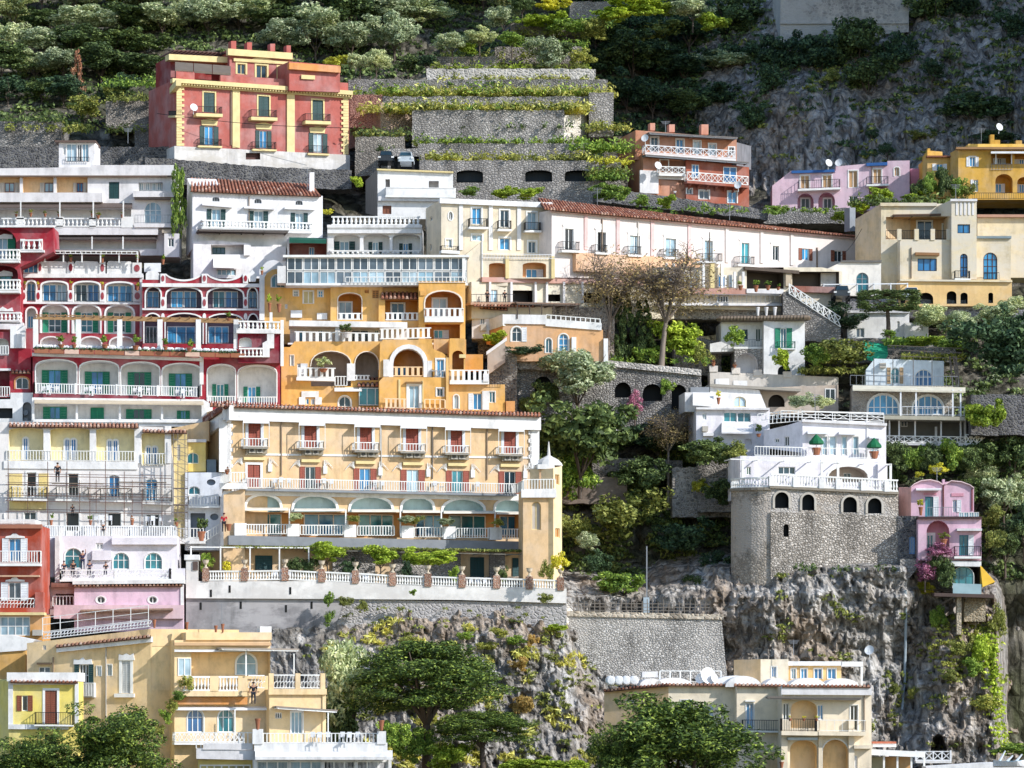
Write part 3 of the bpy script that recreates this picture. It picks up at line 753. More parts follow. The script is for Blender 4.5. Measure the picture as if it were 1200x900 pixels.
def person(label, px, py0, py1, Y, top='20242c', legs='20242c', hair='2a211b', pose='stand', group=None):
    b = W(px, py1, Y); h = (py1 - py0) * K * Y; t = thing('person', label, 'person', b, group)
    if pose not in PM:
        if pose == 'sit':
            J = [((0, 0, .58), .1), ((0, 0, .8), .11), ((0, 0, 1.02), .12), ((0, -.01, 1.14), .05), ((0, -.02, 1.3), .09), ((.2, 0, 1.0), .06), ((.25, -.1, .78), .045), ((.2, -.3, .72), .035), ((-.2, 0, 1.0), .06), ((-.25, -.1, .78), .045), ((-.2, -.3, .72), .035), ((.1, -.4, .56), .075), ((.11, -.42, .1), .05), ((.11, -.55, .05), .04), ((-.1, -.4, .56), .075), ((-.11, -.42, .1), .05), ((-.11, -.55, .05), .04)]
        else:
            up = 1.9 if pose == 'raise' else .82
            J = [((0, 0, .95), .12), ((0, 0, 1.15), .11), ((0, 0, 1.4), .13), ((0, 0, 1.52), .05), ((0, -.01, 1.66), .09), ((.22, 0, 1.4), .06), ((.27, -.04, 1.15 if pose != 'raise' else 1.62), .045), ((.25, -.14, up), .035), ((-.22, 0, 1.4), .06), ((-.27, -.02, 1.13), .045), ((-.26, -.1, .86), .035), ((.1, 0, .9), .085), ((.11, -.03, .48), .055), ((.12, -.02, .06), .04), ((-.1, 0, .9), .085), ((-.12, .03, .48), .055), ((-.13, .06, .06), .04)]
        E = [(0, 1), (1, 2), (2, 3), (3, 4), (2, 5), (5, 6), (6, 7), (2, 8), (8, 9), (9, 10), (0, 11), (11, 12), (12, 13), (0, 14), (14, 15), (15, 16)]
        PM[pose] = (J, E)
    J, E = PM[pose]; k = h / (1.76 if pose != 'raise' else 2.0) if pose != 'sit' else h / 1.4
    def skin(nm, sel, grow, mat):
        idx = [i for i in range(len(J)) if i in sel]; mp = {a: i for i, a in enumerate(idx)}
        me = bpy.data.meshes.new(nm); me.from_pydata([tuple(Vector(J[i][0]) * k) for i in idx], [(mp[a], mp[b]) for a, b in E if a in mp and b in mp], [])
        me.materials.append(mat); o = bpy.data.objects.new(nm, me); C.objects.link(o); o.parent = t
        o.modifiers.new('skin', 'SKIN'); sv = me.skin_vertices[0].data
        for i, a in enumerate(idx): sv[i].radius = (J[a][1] * k * grow,) * 2
        sv[0].use_root = True; m = o.modifiers.new('sub', 'SUBSURF'); m.levels = m.render_levels = 1
    skin('body', range(17), 1, PSKIN); skin('shirt', (0, 1, 2, 5, 6, 8, 9), 1.18, plain(top, .8)); skin('trousers', (0, 11, 12, 13, 14, 15, 16), 1.16, plain(legs, .8))
    hd = Vector(J[4][0]) * k; mb = MB(); mb.lathe(hd + Vector((0, .015 * k, -.02 * k)), [(.1 * k, 0), (.115 * k, .05 * k), (.09 * k, .11 * k), (.03 * k, .13 * k)], 8)
    o = bpy.data.objects.new('hair', mb.mesh('hair', plain(hair, .7))); C.objects.link(o); o.parent = t
    return t
# unseen spur right of the view, added and shaped to shade the upper cliff
v = []; f_ = []; path = [(150, 398), (110, 398.5), (66, 399), (65.5, 410), (66, 430), (68, 455), (70, 480), (74, 520)]; P_ = []
for a, b in zip(path[:-1], path[1:]):
    for k in range(8): P_.append((a[0] + (b[0] - a[0]) * k / 8, a[1] + (b[1] - a[1]) * k / 8))
nz = 40
for x, y in P_:
    for k in range(nz + 1):
        z = -20 + (185 if y < 422 else max(98, 185 - (y - 422) * 8)) * k / nz; d = noise.ridged_multi_fractal(Vector((x * .05, y * .05, z * .03)), .9, 2, 5, 1, 2)
        v.append((x + d * 1.2 + max(0, z - 60) * .015, y - d * 1.0 + max(0, z - 110) * .1, z + d * 3))
for i in range(len(P_) - 1):
    for k in range(nz): a = i * (nz + 1) + k; f_.append((a, a + 1, a + nz + 2, a + nz + 1))
me = bpy.data.meshes.new('shade_spur'); me.from_pydata(v, [], f_); me.materials.append(CLIFF2); o = bpy.data.objects.new('shade_spur', me); C.objects.link(o); o['kind'] = 'structure'
# ================================================================== buildings, upper slope
GRN = wood('1d4a38'); DGRN = wood('1a4646'); BRN = wood('8a4a30'); CREAM = stucco('e6cf9a', .3); CREAMP = plain('e3cf98', .7, .15)
GREYST = stone('9d9994', '75726f', '74716d', 2.3); GREYST2 = stone('aaa59f', '84807c', '7e7a76', 2.0); WARMST = stone('a1998e', '757069', '77706a', 2.2)
DARKST = stone('6b6a6c', '3f3f42', '77746f', 1.9, .05); REDST = stone('a5786a', '7d5a50', 'b08b7e', 2.4)
def bld(name, label, px, py, Y, cat='building', group=None): return thing(name, label, cat, W(px, py, Y), group)
def pilaster(f, x0, y0, x1, y1, mat=None, d=.12, dy=0, name='pilaster'): return f.bx(x0, y0, x1, y1, d, -.05, mat, name, dy)
def quoins(f, x0, x1, y0, y1, n, w, mat, side=1):
    mb = MB()
    for k in range(n):
        a = y0 + (y1 - y0) * k / n; b = y0 + (y1 - y0) * (k + .92) / n; e = w if k % 2 else 0
        xa, xb = (x0, x1 + e) if side > 0 else (x0 - e, x1)
        c = [f.uz(xa, b, .14), f.uz(xb, b, .14), f.uz(xb, a, .14), f.uz(xa, a, .14)]
        mb.hexa([f.P(*q, .14) for q in c], [f.P(*q, -.05) for q in c])
    return mb.build('quoins', mat, f.root)
# --- the red palazzo
cr = (180, 40, 5); r = bld('palazzo', 'red palazzo with cream pilasters and quoins, high on the slope below the olive wood', 308, 205, 400)
REDW = stucco('b0645b', .4); f = Fac(r, 130, 398, 24, cr); f.white = CREAMP
for x0, y0, x1, y1 in ((293, 342, 358, 458), (613, 364, 677, 482), (930, 387, 993, 505)):
    f.win(x0, y0, x1, y1, 'dark', sh='closed', shm=DGRN, sur=.16)
for x0, x1, yt, yf, dy in ((250, 405, 420, 462, 5), (572, 726, 440, 484, 5), (890, 1040, 463, 506, 5)):
    f.balcony(x0, x1, yt, yf, 1.0, dy, .34, 'iron', .16, mat=IRON, slabm=CREAMP)
for x0, y0, x1, y1, p in ((298, 540, 352, 652, 'blue'), (620, 566, 666, 670, 'blue'), (936, 582, 990, 694, 'pale')):
    f.win(x0, y0, x1, y1, p, sh='open', shm=DGRN, fr=WH)
for x0, y0, x1, y1, dy in ((283, 495, 372, 533, 3), (602, 518, 690, 556, 3), (918, 540, 1003, 577, 3)):
    f.poly([(x0, y1), (x1, y1 + dy), (x1 + 4, y0 + 8 + dy), ((x0 + x1) / 2 + 12, y0), ((x0 + x1) / 2 - 12, y0), (x0 - 4, y0 + 8)], .12, -.03, CREAMP, 'pediment')
for x0, x1, yt, yf, dy in ((262, 402, 610, 652, 4), (580, 722, 628, 672, 4), (905, 1030, 650, 697, 4)):
    f.balcony(x0, x1, yt, yf, .6, dy, .18, 'iron', .16, mat=IRON, slabm=CREAMP)
f.body([(130, 660), (1146, 708), (1146, 345), (130, 262)], REDW, 9)
WBASE = stucco('d3cfcb', .9, 'b8b2a8')
g = Fac(r, 128, 397.7, 24, cr)
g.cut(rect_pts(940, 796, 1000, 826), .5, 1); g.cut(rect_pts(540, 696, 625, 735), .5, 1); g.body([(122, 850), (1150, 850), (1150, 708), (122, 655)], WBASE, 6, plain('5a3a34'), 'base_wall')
quoins(f, 135, 166, 296, 655, 22, 14, CREAMP); quoins(f, 1112, 1142, 372, 706, 21, 12, CREAMP, -1)
pilaster(f, 463, 320, 506, 664, CREAMP, .16, 2); pilaster(f, 782, 345, 827, 690, CREAMP, .16, 2)
f.bx(112, 258, 1168, 282, .75, -.05, CREAMP, 'cornice', 74); f.bx(120, 280, 1160, 303, .3, -.05, CREAMP, 'cornice', 74)
mb = MB()
for k in range(64):
    x = 122 + 1036 * k / 63; y = 281 + (x - 112) * .07; c = [f.uz(a, b, .62) for a, b in ((x, y + 12), (x + 8, y + 12), (x + 8, y), (x, y))]
    mb.hexa([f.P(*q, .62) for q in c], [f.P(*q, -.02) for q in c])
mb.build('dentils', CREAMP, r)
for k in range(1):      # left flank
    h = Fac(r, 130, 398, -80, cr); h.white = CREAMP
    h.win(112, 360, 128, 470, 'dark'); h.win(112, 550, 128, 650, 'dark')
    h.body([(68, 720), (130, 690), (130, 275), (68, 350)], REDW, .3)
    h.bx(40, 384, 131, 420, .5, -.05, CREAMP, 'cornice', -118); h.balcony(85, 128, 450, 478, .7, -2, .2, 'iron', mat=IRON, slabm=CREAMP)
a = Fac(r, 130, 400.6, 24, cr); a.white = CREAMP
a.win(490, 175, 538, 235, 'dark', nv=1, sur=.2); a.win(602, 183, 663, 262, 'dark', nv=1, sur=.2); a.win(730, 194, 778, 268, 'dark', nv=1, sur=.2)
a.body([(445, 300), (800, 320), (800, 110), (445, 85)], REDW, 7, name='attic_wall')
a.bx(436, 84, 815, 122, .5, -.05, CREAMP, 'cornice', 26); a.bx(470, 140, 800, 158, .2, -.05, CREAMP, 'cornice', 20)
a.poly([(560, 158), (712, 166), (690, 150), (650, 134), (615, 132), (585, 142)], .22, -.03, CREAMP, 'pediment')
for x0, y0, x1, y1 in ((454, 40, 484, 92), (548, 48, 576, 92), (684, 56, 712, 100), (779, 66, 804, 108)):
    a.bx(x0, y0, x1, y1, -.4, -1.3, REDW, 'chimney')
b2 = Fac(r, 798, 402, 24, cr); b2.body([(795, 330), (1092, 340), (1092, 185), (795, 160)], REDW, 6, name='attic_wall'); b2.bx(795, 166, 1096, 204, .5, -.05, stucco('d9955a', .3), 'cornice', 22)
b2.bx(866, 238, 946, 262, .2, -.02, CREAMP, 'pediment', 4)
b3 = Fac(r, 60, 402, 24, cr); b3.body([(100, 300), (450, 320), (450, 150), (100, 130)], stucco('8e3b38', .3), 5, name='attic_wall'); b3.bx(90, 116, 440, 150, 1.2, -.05, CREAMP, 'cornice', 18)
for k in range(3): f.awning(126 + 110 * k, 232 + 110 * k, 165 + 8 * k, 208 + 8 * k, 0.1, 8, plain('6f655b', .9), d0=-2.6)
mb = MB(); a0 = b3.q(112, 100, 0); a1 = b3.q(430, 118, 0)
for k in range(14): p = a0.lerp(a1, k / 13); mb.beam(p - f.n * 4, p + f.n * .6, .12)
for k in range(9): mb.beam(a0 - f.n * k * .5 + Vector((0, 0, .12)), a1 - f.n * k * .5 + Vector((0, 0, .12)), .1)
mb.build('roof_pergola', wood('5e3a30'), r)
f.bx(392, 240, 1140, 290, .1, -.3, REDW, 'parapet', 46); f.bx(132, 215, 240, 262, .1, -.3, REDW, 'parapet', 6)
# --- white stepped house, far left
cr = (0, 160, 5.4545); r = bld('terraced_house', 'long white house with three shaded terraces and a glazed rooftop room, upper left', 100, 305, 384)
W2 = stucco('e4e0de', .35); BEI = stucco('e2c39a', .15)
f = Fac(r, 0, 382, 0, cr)
for x0, x1 in ((-110, 126), (146, 342), (362, 560)): f.loggia(x0, 258, x1, 358, .8, arch=False)
f.loggia(-120, 458, 838, 576, 1.1, arch=False, slot=2); f.loggia(346, 652, 1000, 718, 1.1, arch=False, slot=2); f.loggia(885, 292, 1040, 348, .8, arch=False, slot=2)
f.win(696, 290, 762, 398, 'dark', nv=1, sh='closed', shm=DGRN); f.win(922, 416, 1032, 556, 'blue', nv=2, nh=1, arch=1)
f.body([(-140, 760), (1116, 760), (1116, 182), (580, 182), (580, 195), (-140, 205)], W2, 7, slots=[W2, BEI, WHITE2])
for x0, x1 in ((30, 92), (285, 342), (490, 532)): f.win(x0, 296, x1, 356, 'blue', nv=1, d=-.78, cut=False, fr=BRN, sh='open', shm=wood('d8d2c8'))
for x in (905, 945, 985, 1020): f.win(x - 14, 296, x + 12, 346, 'pale', d=-.78, cut=False)
f.bx(-140, 358, 655, 418, .5, -.05, W2, 'parapet', 0)
f.bx(-140, 248, 1100, 256, .5, -.05, plain('7d6a5c'), 'cornice', 0); f.bx(850, 348, 1112, 386, .9, -.05, W2, 'parapet')
f.bx(860, 386, 1115, 400, .7, -.05, plain('7a6f68'), 'cornice')
f.awning(-140, 845, 428, 452, .8, 0, wood('6b5d55'), val=.12, posts=False); f.awning(346, 1008, 630, 648, .8, 0, wood('5f5550'), val=.12)
for x in (132, 382, 596, 788): f.bx(x - 4, 410, x + 4, 520, 1.5, 1.4, WH, 'post')
f.rails(315, 775, 520, 578, .9, 0, 'bal', .42, .14, posts=0); f.rails(10, 300, 520, 578, .9, 0, 'bal', .42, .14)
for x0, x1 in ((105, 152), (360, 402), (570, 612), (775, 850)): f.bx(x0, 512, x1, 582, 1.0, .6, WH, 'pier')
f.bx(-140, 576, 1010, 628, .95, -.05, W2, 'parapet'); f.rails(862, 1112, 500, 556, 1.0, 0, 'iron', .3, mat=GREYM); f.bx(858, 556, 1118, 580, 1.1, -.05, W2, 'balcony')
for x in (372, 588, 786): f.bx(x - 4, 640, x + 4, 720, 1.4, 1.3, WH, 'post')
f.bx(1035, 596, 1112, 616, 1.2, -.05, plain('b9ab98'), 'canopy'); e = Fac(r, 1040, 380.6, 0, cr); e.win(1074, 650, 1112, 705, 'dark'); e.body((1050, 620, 1145, 770), W2, 3, name='porch_wall')
p = Fac(r, 375, 384, 0, cr)
p.win(424, 46, 490, 162, 'pale', nv=1); p.win(525, 46, 566, 162, 'pale'); p.win(494, 50, 522, 162, 'black'); p.win(402, 56, 420, 116, 'pale')
p.body((376, 34, 606, 200), W2, 5, name='rooftop_room'); p.bx(350, 24, 612, 35, .4, -4, plain('6e5a50'), 'roof_slab'); p.rails(420, 570, 130, 162, .2, 0, 'iron', .25, mat=IRON)
s_ = Fac(r, 606, 384, 66, cr); s_.body([(606, 180), (634, 180), (628, 60), (606, 36)], W2, 2, name='rooftop_room')
# --- white gabled house
cr = (210, 190, 6.316); r = bld('gabled_house', 'white house with a tiled roof, green shutters and a long balcony, left of centre', 290, 320, 380)
f = Fac(r, 98, 380, 9, cr); WW = stucco('efecea', .25)
for x0, y0, x1, y1 in ((240, 348, 308, 480), (552, 362, 622, 490), (858, 376, 920, 500)):
    f.win(x0, y0, x1, y1, 'pale', nv=1, sh='open', shm=DGRN, sw=.5)
for x0, y0 in ((245, 258), (556, 272), (860, 284)): f.win(x0, y0, x0 + 54, y0 + 34, 'black', nv=2, arch=.62, fr=GREYM)
f.body([(98, 640), (1062, 640), (1062, 250), (98, 215)], WW, 8)
f.tiles(84, 214, 1052, 120, 4.2, .4, 38, 46, step=.36, x0t=84, x1t=985)
f.balcony(165, 985, 425, 486, 1.1, 22, .24, 'bal', .36, .15); f.bx(965, 75, 1000, 220, -1, -1.8, WW, 'chimney'); 
for x0, y0, dy in ((170, 302, 18), (480, 325, 10), (780, 330, 8)): f.bx(x0, y0, x0 + 225, y0 + 16, .5, -.03, WW, 'hood', dy)
f.pergola(150, 800, 500, 630, 2.6, 12, 5, plain('6b635c'), REEDG, foot=False, th=.1)
h = Fac(r, 98, 380, -75, cr); h.body([(50, 700), (98, 640), (98, 215), (60, 120)], WW, 3)
l = Fac(r, 105, 378.6, 9, cr); l.loggia(235, 610, 480, 684, 1.2, arch=False); l.win(280, 792, 420, 838, 'pale', nv=3)
l.body([(105, 860), (790, 860), (790, 625), (530, 625), (530, 600), (240, 580), (105, 590)], WW, 4, WHITE2, name='lower_wall')
l.awning(252, 462, 712, 768, 1.3, 6, plain('f3efe8', .8)); l.bx(480, 620, 525, 690, .3, -.3, WW, 'pier')
l.win(245, 632, 340, 682, 'dark', nv=2, d=-1.18, cut=False, fr=DGRN)
q = Fac(r, 815, 378.4, 4, cr); q.loggia(815, 600, 1090, 690, 1.5, arch=False); q.body((800, 560, 1100, 700), WW, 3, stucco('9a5a50', .2), name='lower_wall'); q.awning(815, 1090, 560, 575, 1.2, 6, plain('1f5a4a', .8), val=.3)
q.win(960, 630, 1000, 690, 'blue', nv=1, d=-1.48, cut=False)
# --- white house with three arches of green shutters
cr = (370, 180, 6); r = bld('small_white_house', 'low white house of three bays with green shutters, above the glazed veranda', 437, 300, 379)
f = Fac(r, 80, 378, 0, cr)
for x0, x1, in ((125, 310), (335, 520), (540, 735)): f.loggia(x0, 565, x1, 720, 1.4, rise=30)
f.body((82, 500, 745, 740), WHITE, 7, WHITE)
for x0, x1, y0 in ((168, 235, 618), (398, 442, 622), (612, 652, 632)): f.win(x0, y0, x1, 712, 'blue', nv=1, d=-1.38, cut=False, sh='open', shm=DGRN, sw=.6)
f.bx(82, 535, 745, 560, .35, -.05, WHITE, 'cornice'); f.rails(100, 740, 680, 716, .1, 0, 'bal', .5, .2); f.bx(80, 500, 748, 520, .25, -.05, WHITE, 'parapet')
f.rails(110, 735, 440, 505, -.3, 0, 'bal', .45, .17)
# --- white garage house with boarded flank
r = bld('annex_house', 'plain white annex with a recessed balcony under the parked cars', 485, 240, 394)
f = Fac(r, 435, 392, 4, cr)
f.loggia(490, 180, 522, 285, 1.2, arch=False); f.loggia(795, 192, 865, 290, 1.2, arch=False); f.win(470, 366, 532, 425, wood('8a5238'), fr=wood('7a4630')); f.body([(435, 460), (965, 460), (965, 136), (435, 112)], WHITE, 7, WHITE2)
f.balcony(490, 985, 240, 292, .8, 6, .2, 'panel', .4, mat=WHITE); f.bx(430, 105, 968, 116, .3, -.05, CREAMP, 'cornice', 20); f.bx(440, 300, 960, 330, .5, -.05, WHITE2, 'ledge', 6)
h = Fac(r, 435, 392, -68, cr); h.body([(350, 420), (435, 440), (435, 110), (350, 190)], wood('8a8580'), 3, name='boarded_wall')
# --- cream corner house
CRM = stucco('e0d1b6', .3); cr = (300, 200, 4)
r = bld('corner_house', 'cream corner house with white pilasters and iron balconies, left of the long tiled building', 572, 315, 376)
f = Fac(r, 868, 373, 14, cr)
f.win(902, 192, 922, 234, 'dark', oval=True, sur=.1); f.win(1012, 175, 1056, 252, 'blue', nv=1, sur=.15); f.win(1145, 185, 1185, 266, 'dark', nv=1, sur=.15)
f.win(1012, 300, 1060, 330, 'pale', sur=.12); f.win(1142, 316, 1190, 372, 'blue', nv=1, sur=.15); f.win(890, 322, 918, 360, 'pale', sur=.1)
x6 = lambda x: (x + 600 - 300 * 1) # noqa
f.win(1272, 196, 1314, 278, 'blue', nv=1, sur=.15); f.win(1276, 332, 1312, 386, 'dark', nv=1, sur=.15)
f.body([(868, 480), (1384, 480), (1384, 160), (868, 136)], CRM, 7)
f.bx(862, 128, 1390, 152, .35, -.05, WHITE, 'cornice', 22)
for x in (952, 1092, 1225, 1368): pilaster(f, x, 148, x + 18, 372, WHITE)
for x0, x1, yt, yf in ((1000, 1090, 222, 262), (1136, 1200, 232, 272), (1262, 1338, 240, 278)): f.balcony(x0, x1, yt, yf, .8, 2, .2, 'iron', .16, mat=IRON)
f.balcony(870, 955, 350, 372, 1.0, 4, .3, 'iron', .2, mat=IRON)
h = Fac(r, 868, 373, -66, cr); h.win(815, 345, 824, 375, 'black', cut=True); h.win(815, 215, 828, 235, 'black'); h.body([(800, 420), (868, 400), (868, 136), (800, 200)], CRM, 4)
g = Fac(r, 1056, 371.5, 10, cr); g.loggia(1250, 430, 1360, 500, 1.2, 14); g.loggia(1092, 432, 1170, 500, 1.2, 12); g.body([(975, 400), (1060, 330), (1060, 392), (1400, 400), (1400, 505), (1180, 505), (1180, 540), (975, 540)], CRM, 5, stucco('dba974', .2), name='lower_wall')
g.rails(1062, 1400, 388, 412, .2, 4, 'iron', .3, mat=WHM); g.win(1265, 462, 1318, 506, 'blue', nv=1, d=-1.18, cut=False, sh='right', shm=WHM); g.bx(1058, 330, 1062, 520, .1, -.2, WHITE, 'pilaster')
for x in (1170, 1385): pilaster(g, x, 402, x + 16, 505, CREAMP, .2)
# --- the long tiled building
r = bld('long_house', 'long cream building with a barrel tiled roof and pink pilasters, receding to the right', 820, 320, 386)
cr = (600, 200, 4); f = Fac(r, 186, 373.5, 33, cr); CL = stucco('e3d8d2', .6, 'd8cdc6')
ws = ((248, 272, 288, 372, 'black'), (400, 288, 440, 380, 'black'), (552, 305, 600, 390, 'pale'), (720, 318, 768, 402, 'pale'), (902, 328, 940, 420, 'pale'), (1075, 338, 1112, 436, 'teal'))
for x0, y0, x1, y1, p in ws: f.win(x0, y0, x1, y1, p, nv=1, sur=.22, top='crown')
g4 = lambda x: (x / 6 * 4 + (820 - 600) * 4); h4 = lambda y: (y / 6 * 4 + (240 - 200) * 4)
f.win(g4(512), h4(288), g4(556), h4(392), 'dark', nv=1, sur=.22, top='crown', sh=None)
f.win(g4(718), h4(308), g4(768), h4(390), 'blue', nv=1, sh='open', shm=BRN, sw=.45); f.win(g4(945), h4(322), g4(1002), h4(402), 'dark', nv=1, sh='open', shm=BRN, sw=.4)
f.body([(186, 500), (g4(1115), h4(560)), (g4(1115), h4(232)), (186, 184)], CL, 8)
PINK = stucco('e0bdb8', .3)
for x, y0, y1 in ((340, 205, 370), (490, 222, 385), (652, 236, 400), (826, 250, 420)): pilaster(f, x, y0, x + 16, y1, PINK, .1, 1)
for x, y0, y1 in ((1002, 262, 430), (g4(428), h4(175), h4(410)), (g4(640), h4(200), h4(425))): pilaster(f, x, y0, x + 14, y1, CL, .12, 1)
f.bx(186, 182, g4(1118), 192, .3, -.05, PINK, 'cornice', h4(232) - 184)
f.tiles(150, 180, g4(1122), 130, 4.6, .55, h4(222) - 178, 112 + 62, step=.36, x0t=120, x1t=g4(1000))
for x0, x1, yt, yf in ((236, 322, 330, 372), (392, 452, 345, 382), (545, 612, 352, 392), (712, 785, 365, 404), (890, 990, 385, 424), (1062, 1142, 400, 438)): f.balcony(x0, x1, yt, yf, .8, 3, .2, 'iron', .16, mat=IRON)
f.bx(300, 384, 880, 470, .6, -.2, stucco('e0b48e', .4), 'base_band', 30)
f.bx(g4(1055), h4(20), g4(1095), h4(185), -.5, -1.4, GREYM, 'chimney')
# --- beige villa right
BVI = stucco('dccba8', .9, 'd2cabb'); cr = (990, 220, 5.695)
r = bld('villa', 'weathered beige villa with a roofed upper terrace and a tall arched window, right side', 1090, 350, 386)
f = Fac(r, 242, 386, 3, cr); f.white = WH
f.loggia(275, 195, 700, 345, 2.4, arch=False); f.body([(242, 700), (712, 700), (712, 106), (242, 106)], BVI, 8, stucco('d3ab78', .4))
for x0, y0, x1, y1 in ((340, 212, 396, 345), (482, 222, 582, 345), (652, 242, 672, 345)): f.win(x0, y0, x1, y1, 'dark', nv=1, d=-2.38, cut=False, sur=.1)
f.bx(238, 100, 615, 122, .3, -.05, BVI, 'cornice'); f.rails(275, 700, 285, 345, .0, 0, 'iron', .16, mat=IRON)
f.pergola(330, 700, 186, 330, .6, -10, 4, wood('5a4636'), wood('6a4f3c'), d0=-2.2, foot=False)
g = Fac(r, 372, 384.2, 3, cr); g.win(486, 472, 614, 556, 'blue', nv=2, fr=IRON); g.body([(368, 612), (880, 612), (880, 350), (368, 345)], BVI, 4, name='front_wall')
g.bx(472, 430, 632, 448, .5, -.03, plain('9a7350', .9), 'hood', 4)
for x in (365, 480, 588, 695): g.bx(x - 14, 275, x + 14, 350, .1, -.3, BVI, 'pier')
t = Fac(r, 712, 383.9, 3, cr)
t.win(752, 244, 836, 304, 'blue', nv=1, fr=IRON); t.win(770, 440, 820, 596, 'blue', nv=1, nh=2, arch=1, fr=IRON); t.body((712, 78, 880, 612), BVI, 6, name='tower_wall')
for k in range(5): t.bx(742 + 27 * k, 96, 754 + 27 * k, 182, .06, -.05, WHITE2, 'panel')
t.bx(706, 74, 884, 90, .2, -.05, WHITE2, 'cornice'); t.balcony(735, 840, 552, 604, .7, 2, .25, 'iron', .16, mat=IRON)
h = Fac(r, 712, 384.2, -60, cr); h.body([(615, 190), (712, 190), (712, 80), (615, 125)], BVI, 2, name='tower_wall')
u = Fac(r, 880, 385.5, 3, cr); u.win(924, 432, 1018, 612, 'blue', nv=2, nh=3, arch=1, fr=plain('4a2a22')); u.body((880, 325, 1108, 640), BVI, 5, name='wing_wall'); u.bx(880, 322, 1112, 338, .25, -.05, plain('7f8f96'), 'cornice')
u.rails(930, 1030, 565, 620, .4, 0, 'iron', .2, mat=IRON)
d = Fac(r, 372, 383.2, 3, cr)
for x0, y0, x1, y1 in ((490, 700, 590, 775), (680, 690, 745, 775), (772, 700, 820, 775), (958, 700, 990, 770)): d.cut(arch_pts(x0, y0, x1, y1, (x1 - x0) * .4), 1.2, 1)
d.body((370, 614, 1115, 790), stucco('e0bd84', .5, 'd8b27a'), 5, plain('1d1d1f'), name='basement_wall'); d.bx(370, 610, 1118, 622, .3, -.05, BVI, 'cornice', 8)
h = Fac(r, 242, 386, -52, cr); h.body([(70, 480), (242, 560), (242, 106), (70, 210)], stucco('dfc197', .5), 6, name='flank_wall')
v = Fac(r, 885, 391, 3, cr); v.body((885, 200, 1400, 600), BVI, 5, name='rear_wall'); v.bx(885, 178, 1400, 196, .5, -2, plain('b58d78', .9), 'roof_edge')
v.loggia(1150, 310, 1260, 420, 1, 20)
w_ = Fac(r, -10, 384, 3, cr); w_.win(76, 566, 158, 700, 'teal', nv=1, nh=1, arch=1, fr=GREYM); w_.body([(-160, 720), (242, 720), (242, 495), (-20, 495), (-160, 560)], stucco('e6dfd4', .8), 4, name='low_wall'); w_.bx(-25, 484, 246, 498, .2, -.1, plain('6d6a66'), 'coping')
w_.pergola(-140, 420, 640, 700, 1.8, -6, 6, WHM, None, th=.1)
# --- terracotta apartments
TC1 = stucco('bd8467', .6); cr = (720, 130, 6.667)
r = bld('apartment_house', 'terracotta apartment house with three long balconies, under the wooded cliff', 808, 240, 404)
f = Fac(r, 265, 404, 14, cr); f.white = WHM
for x0, y0, x1, y1, p in ((285, 205, 342, 320, 'dark'), (484, 222, 540, 330, 'blue'), (620, 235, 672, 340, 'blue'), (738, 258, 792, 350, 'pale'), (895, 285, 935, 345, 'black')): f.win(x0, y0, x1, y1, p, nv=1, sur=.12)
f.body([(165, 380), (955, 400), (955, 212), (165, 150)], TC1, 7); f.balcony(240, 950, 262, 328, 1.3, 46, .25, 'lat', .7, .05, slabm=WHITE2)
f.pergola(280, 955, 172, 320, 1.6, 38, 5, GREYM, REEDG, foot=False)
for x0, y0, x1, y1 in ((428, 105, 472, 165), (680, 105, 735, 185), (280, 95, 318, 152)): f.bx(x0, y0, x1, y1, -.5, -1.4, stucco('c98f78', .4), 'chimney')
f.bx(955, 245, 1068, 430, -.6, -1, wood('8d8d92'), 'boarded_wall', 30)
g = Fac(r, 225, 402.2, 14, cr)
for x0, y0, x1, y1, p in ((358, 385, 420, 470, 'black'), (604, 420, 660, 525, 'blue'), (850, 438, 955, 560, 'blue')): g.win(x0, y0, x1, y1, p, nv=1, sur=.1)
g.loggia(355, 530, 512, 640, 1.6, 70); g.body([(225, 720), (565, 720), (565, 375), (225, 335)], TC1, 6, stucco('b5694a', .3), slots=[TC1, stucco('a45a40', .3)], name='front_wall')
g2 = Fac(r, 565, 403, 14, cr); g2.win(565, 608, 606, 650, 'grey', sur=.1); g2.win(662, 622, 740, 690, 'grey', nv=1, sur=.1); g2.win(888, 630, 956, 720, 'blue', nv=1, sur=.12); g2.body([(560, 760), (1052, 760), (1052, 440), (560, 380)], stucco('a5604c', .6), 6, name='front_wall')
for x0, y0, x1, y1, p in ((604, 420, 660, 525, 'blue'), (850, 438, 955, 560, 'blue')): g2.win(x0, y0, x1, y1, p, nv=1, cut=False, d=.02)
g.balcony(350, 556, 430, 488, 1.0, 6, .22, 'lat', .7, .05); g2.balcony(568, 1050, 472, 545, 1.1, 38, .25, 'lat', .7, .05, slabm=stucco('a5604c', .3), brackets=7)
g.pergola(250, 1040, 345, 470, 1.3, 60, 6, GREYM, REEDG, foot=False); g.bx(200, 462, 345, 640, .25, -.05, WHITE2, 'annex_wall', 6); g.bx(340, 488, 566, 530, .3, -.05, WHITE2, 'parapet', 10)
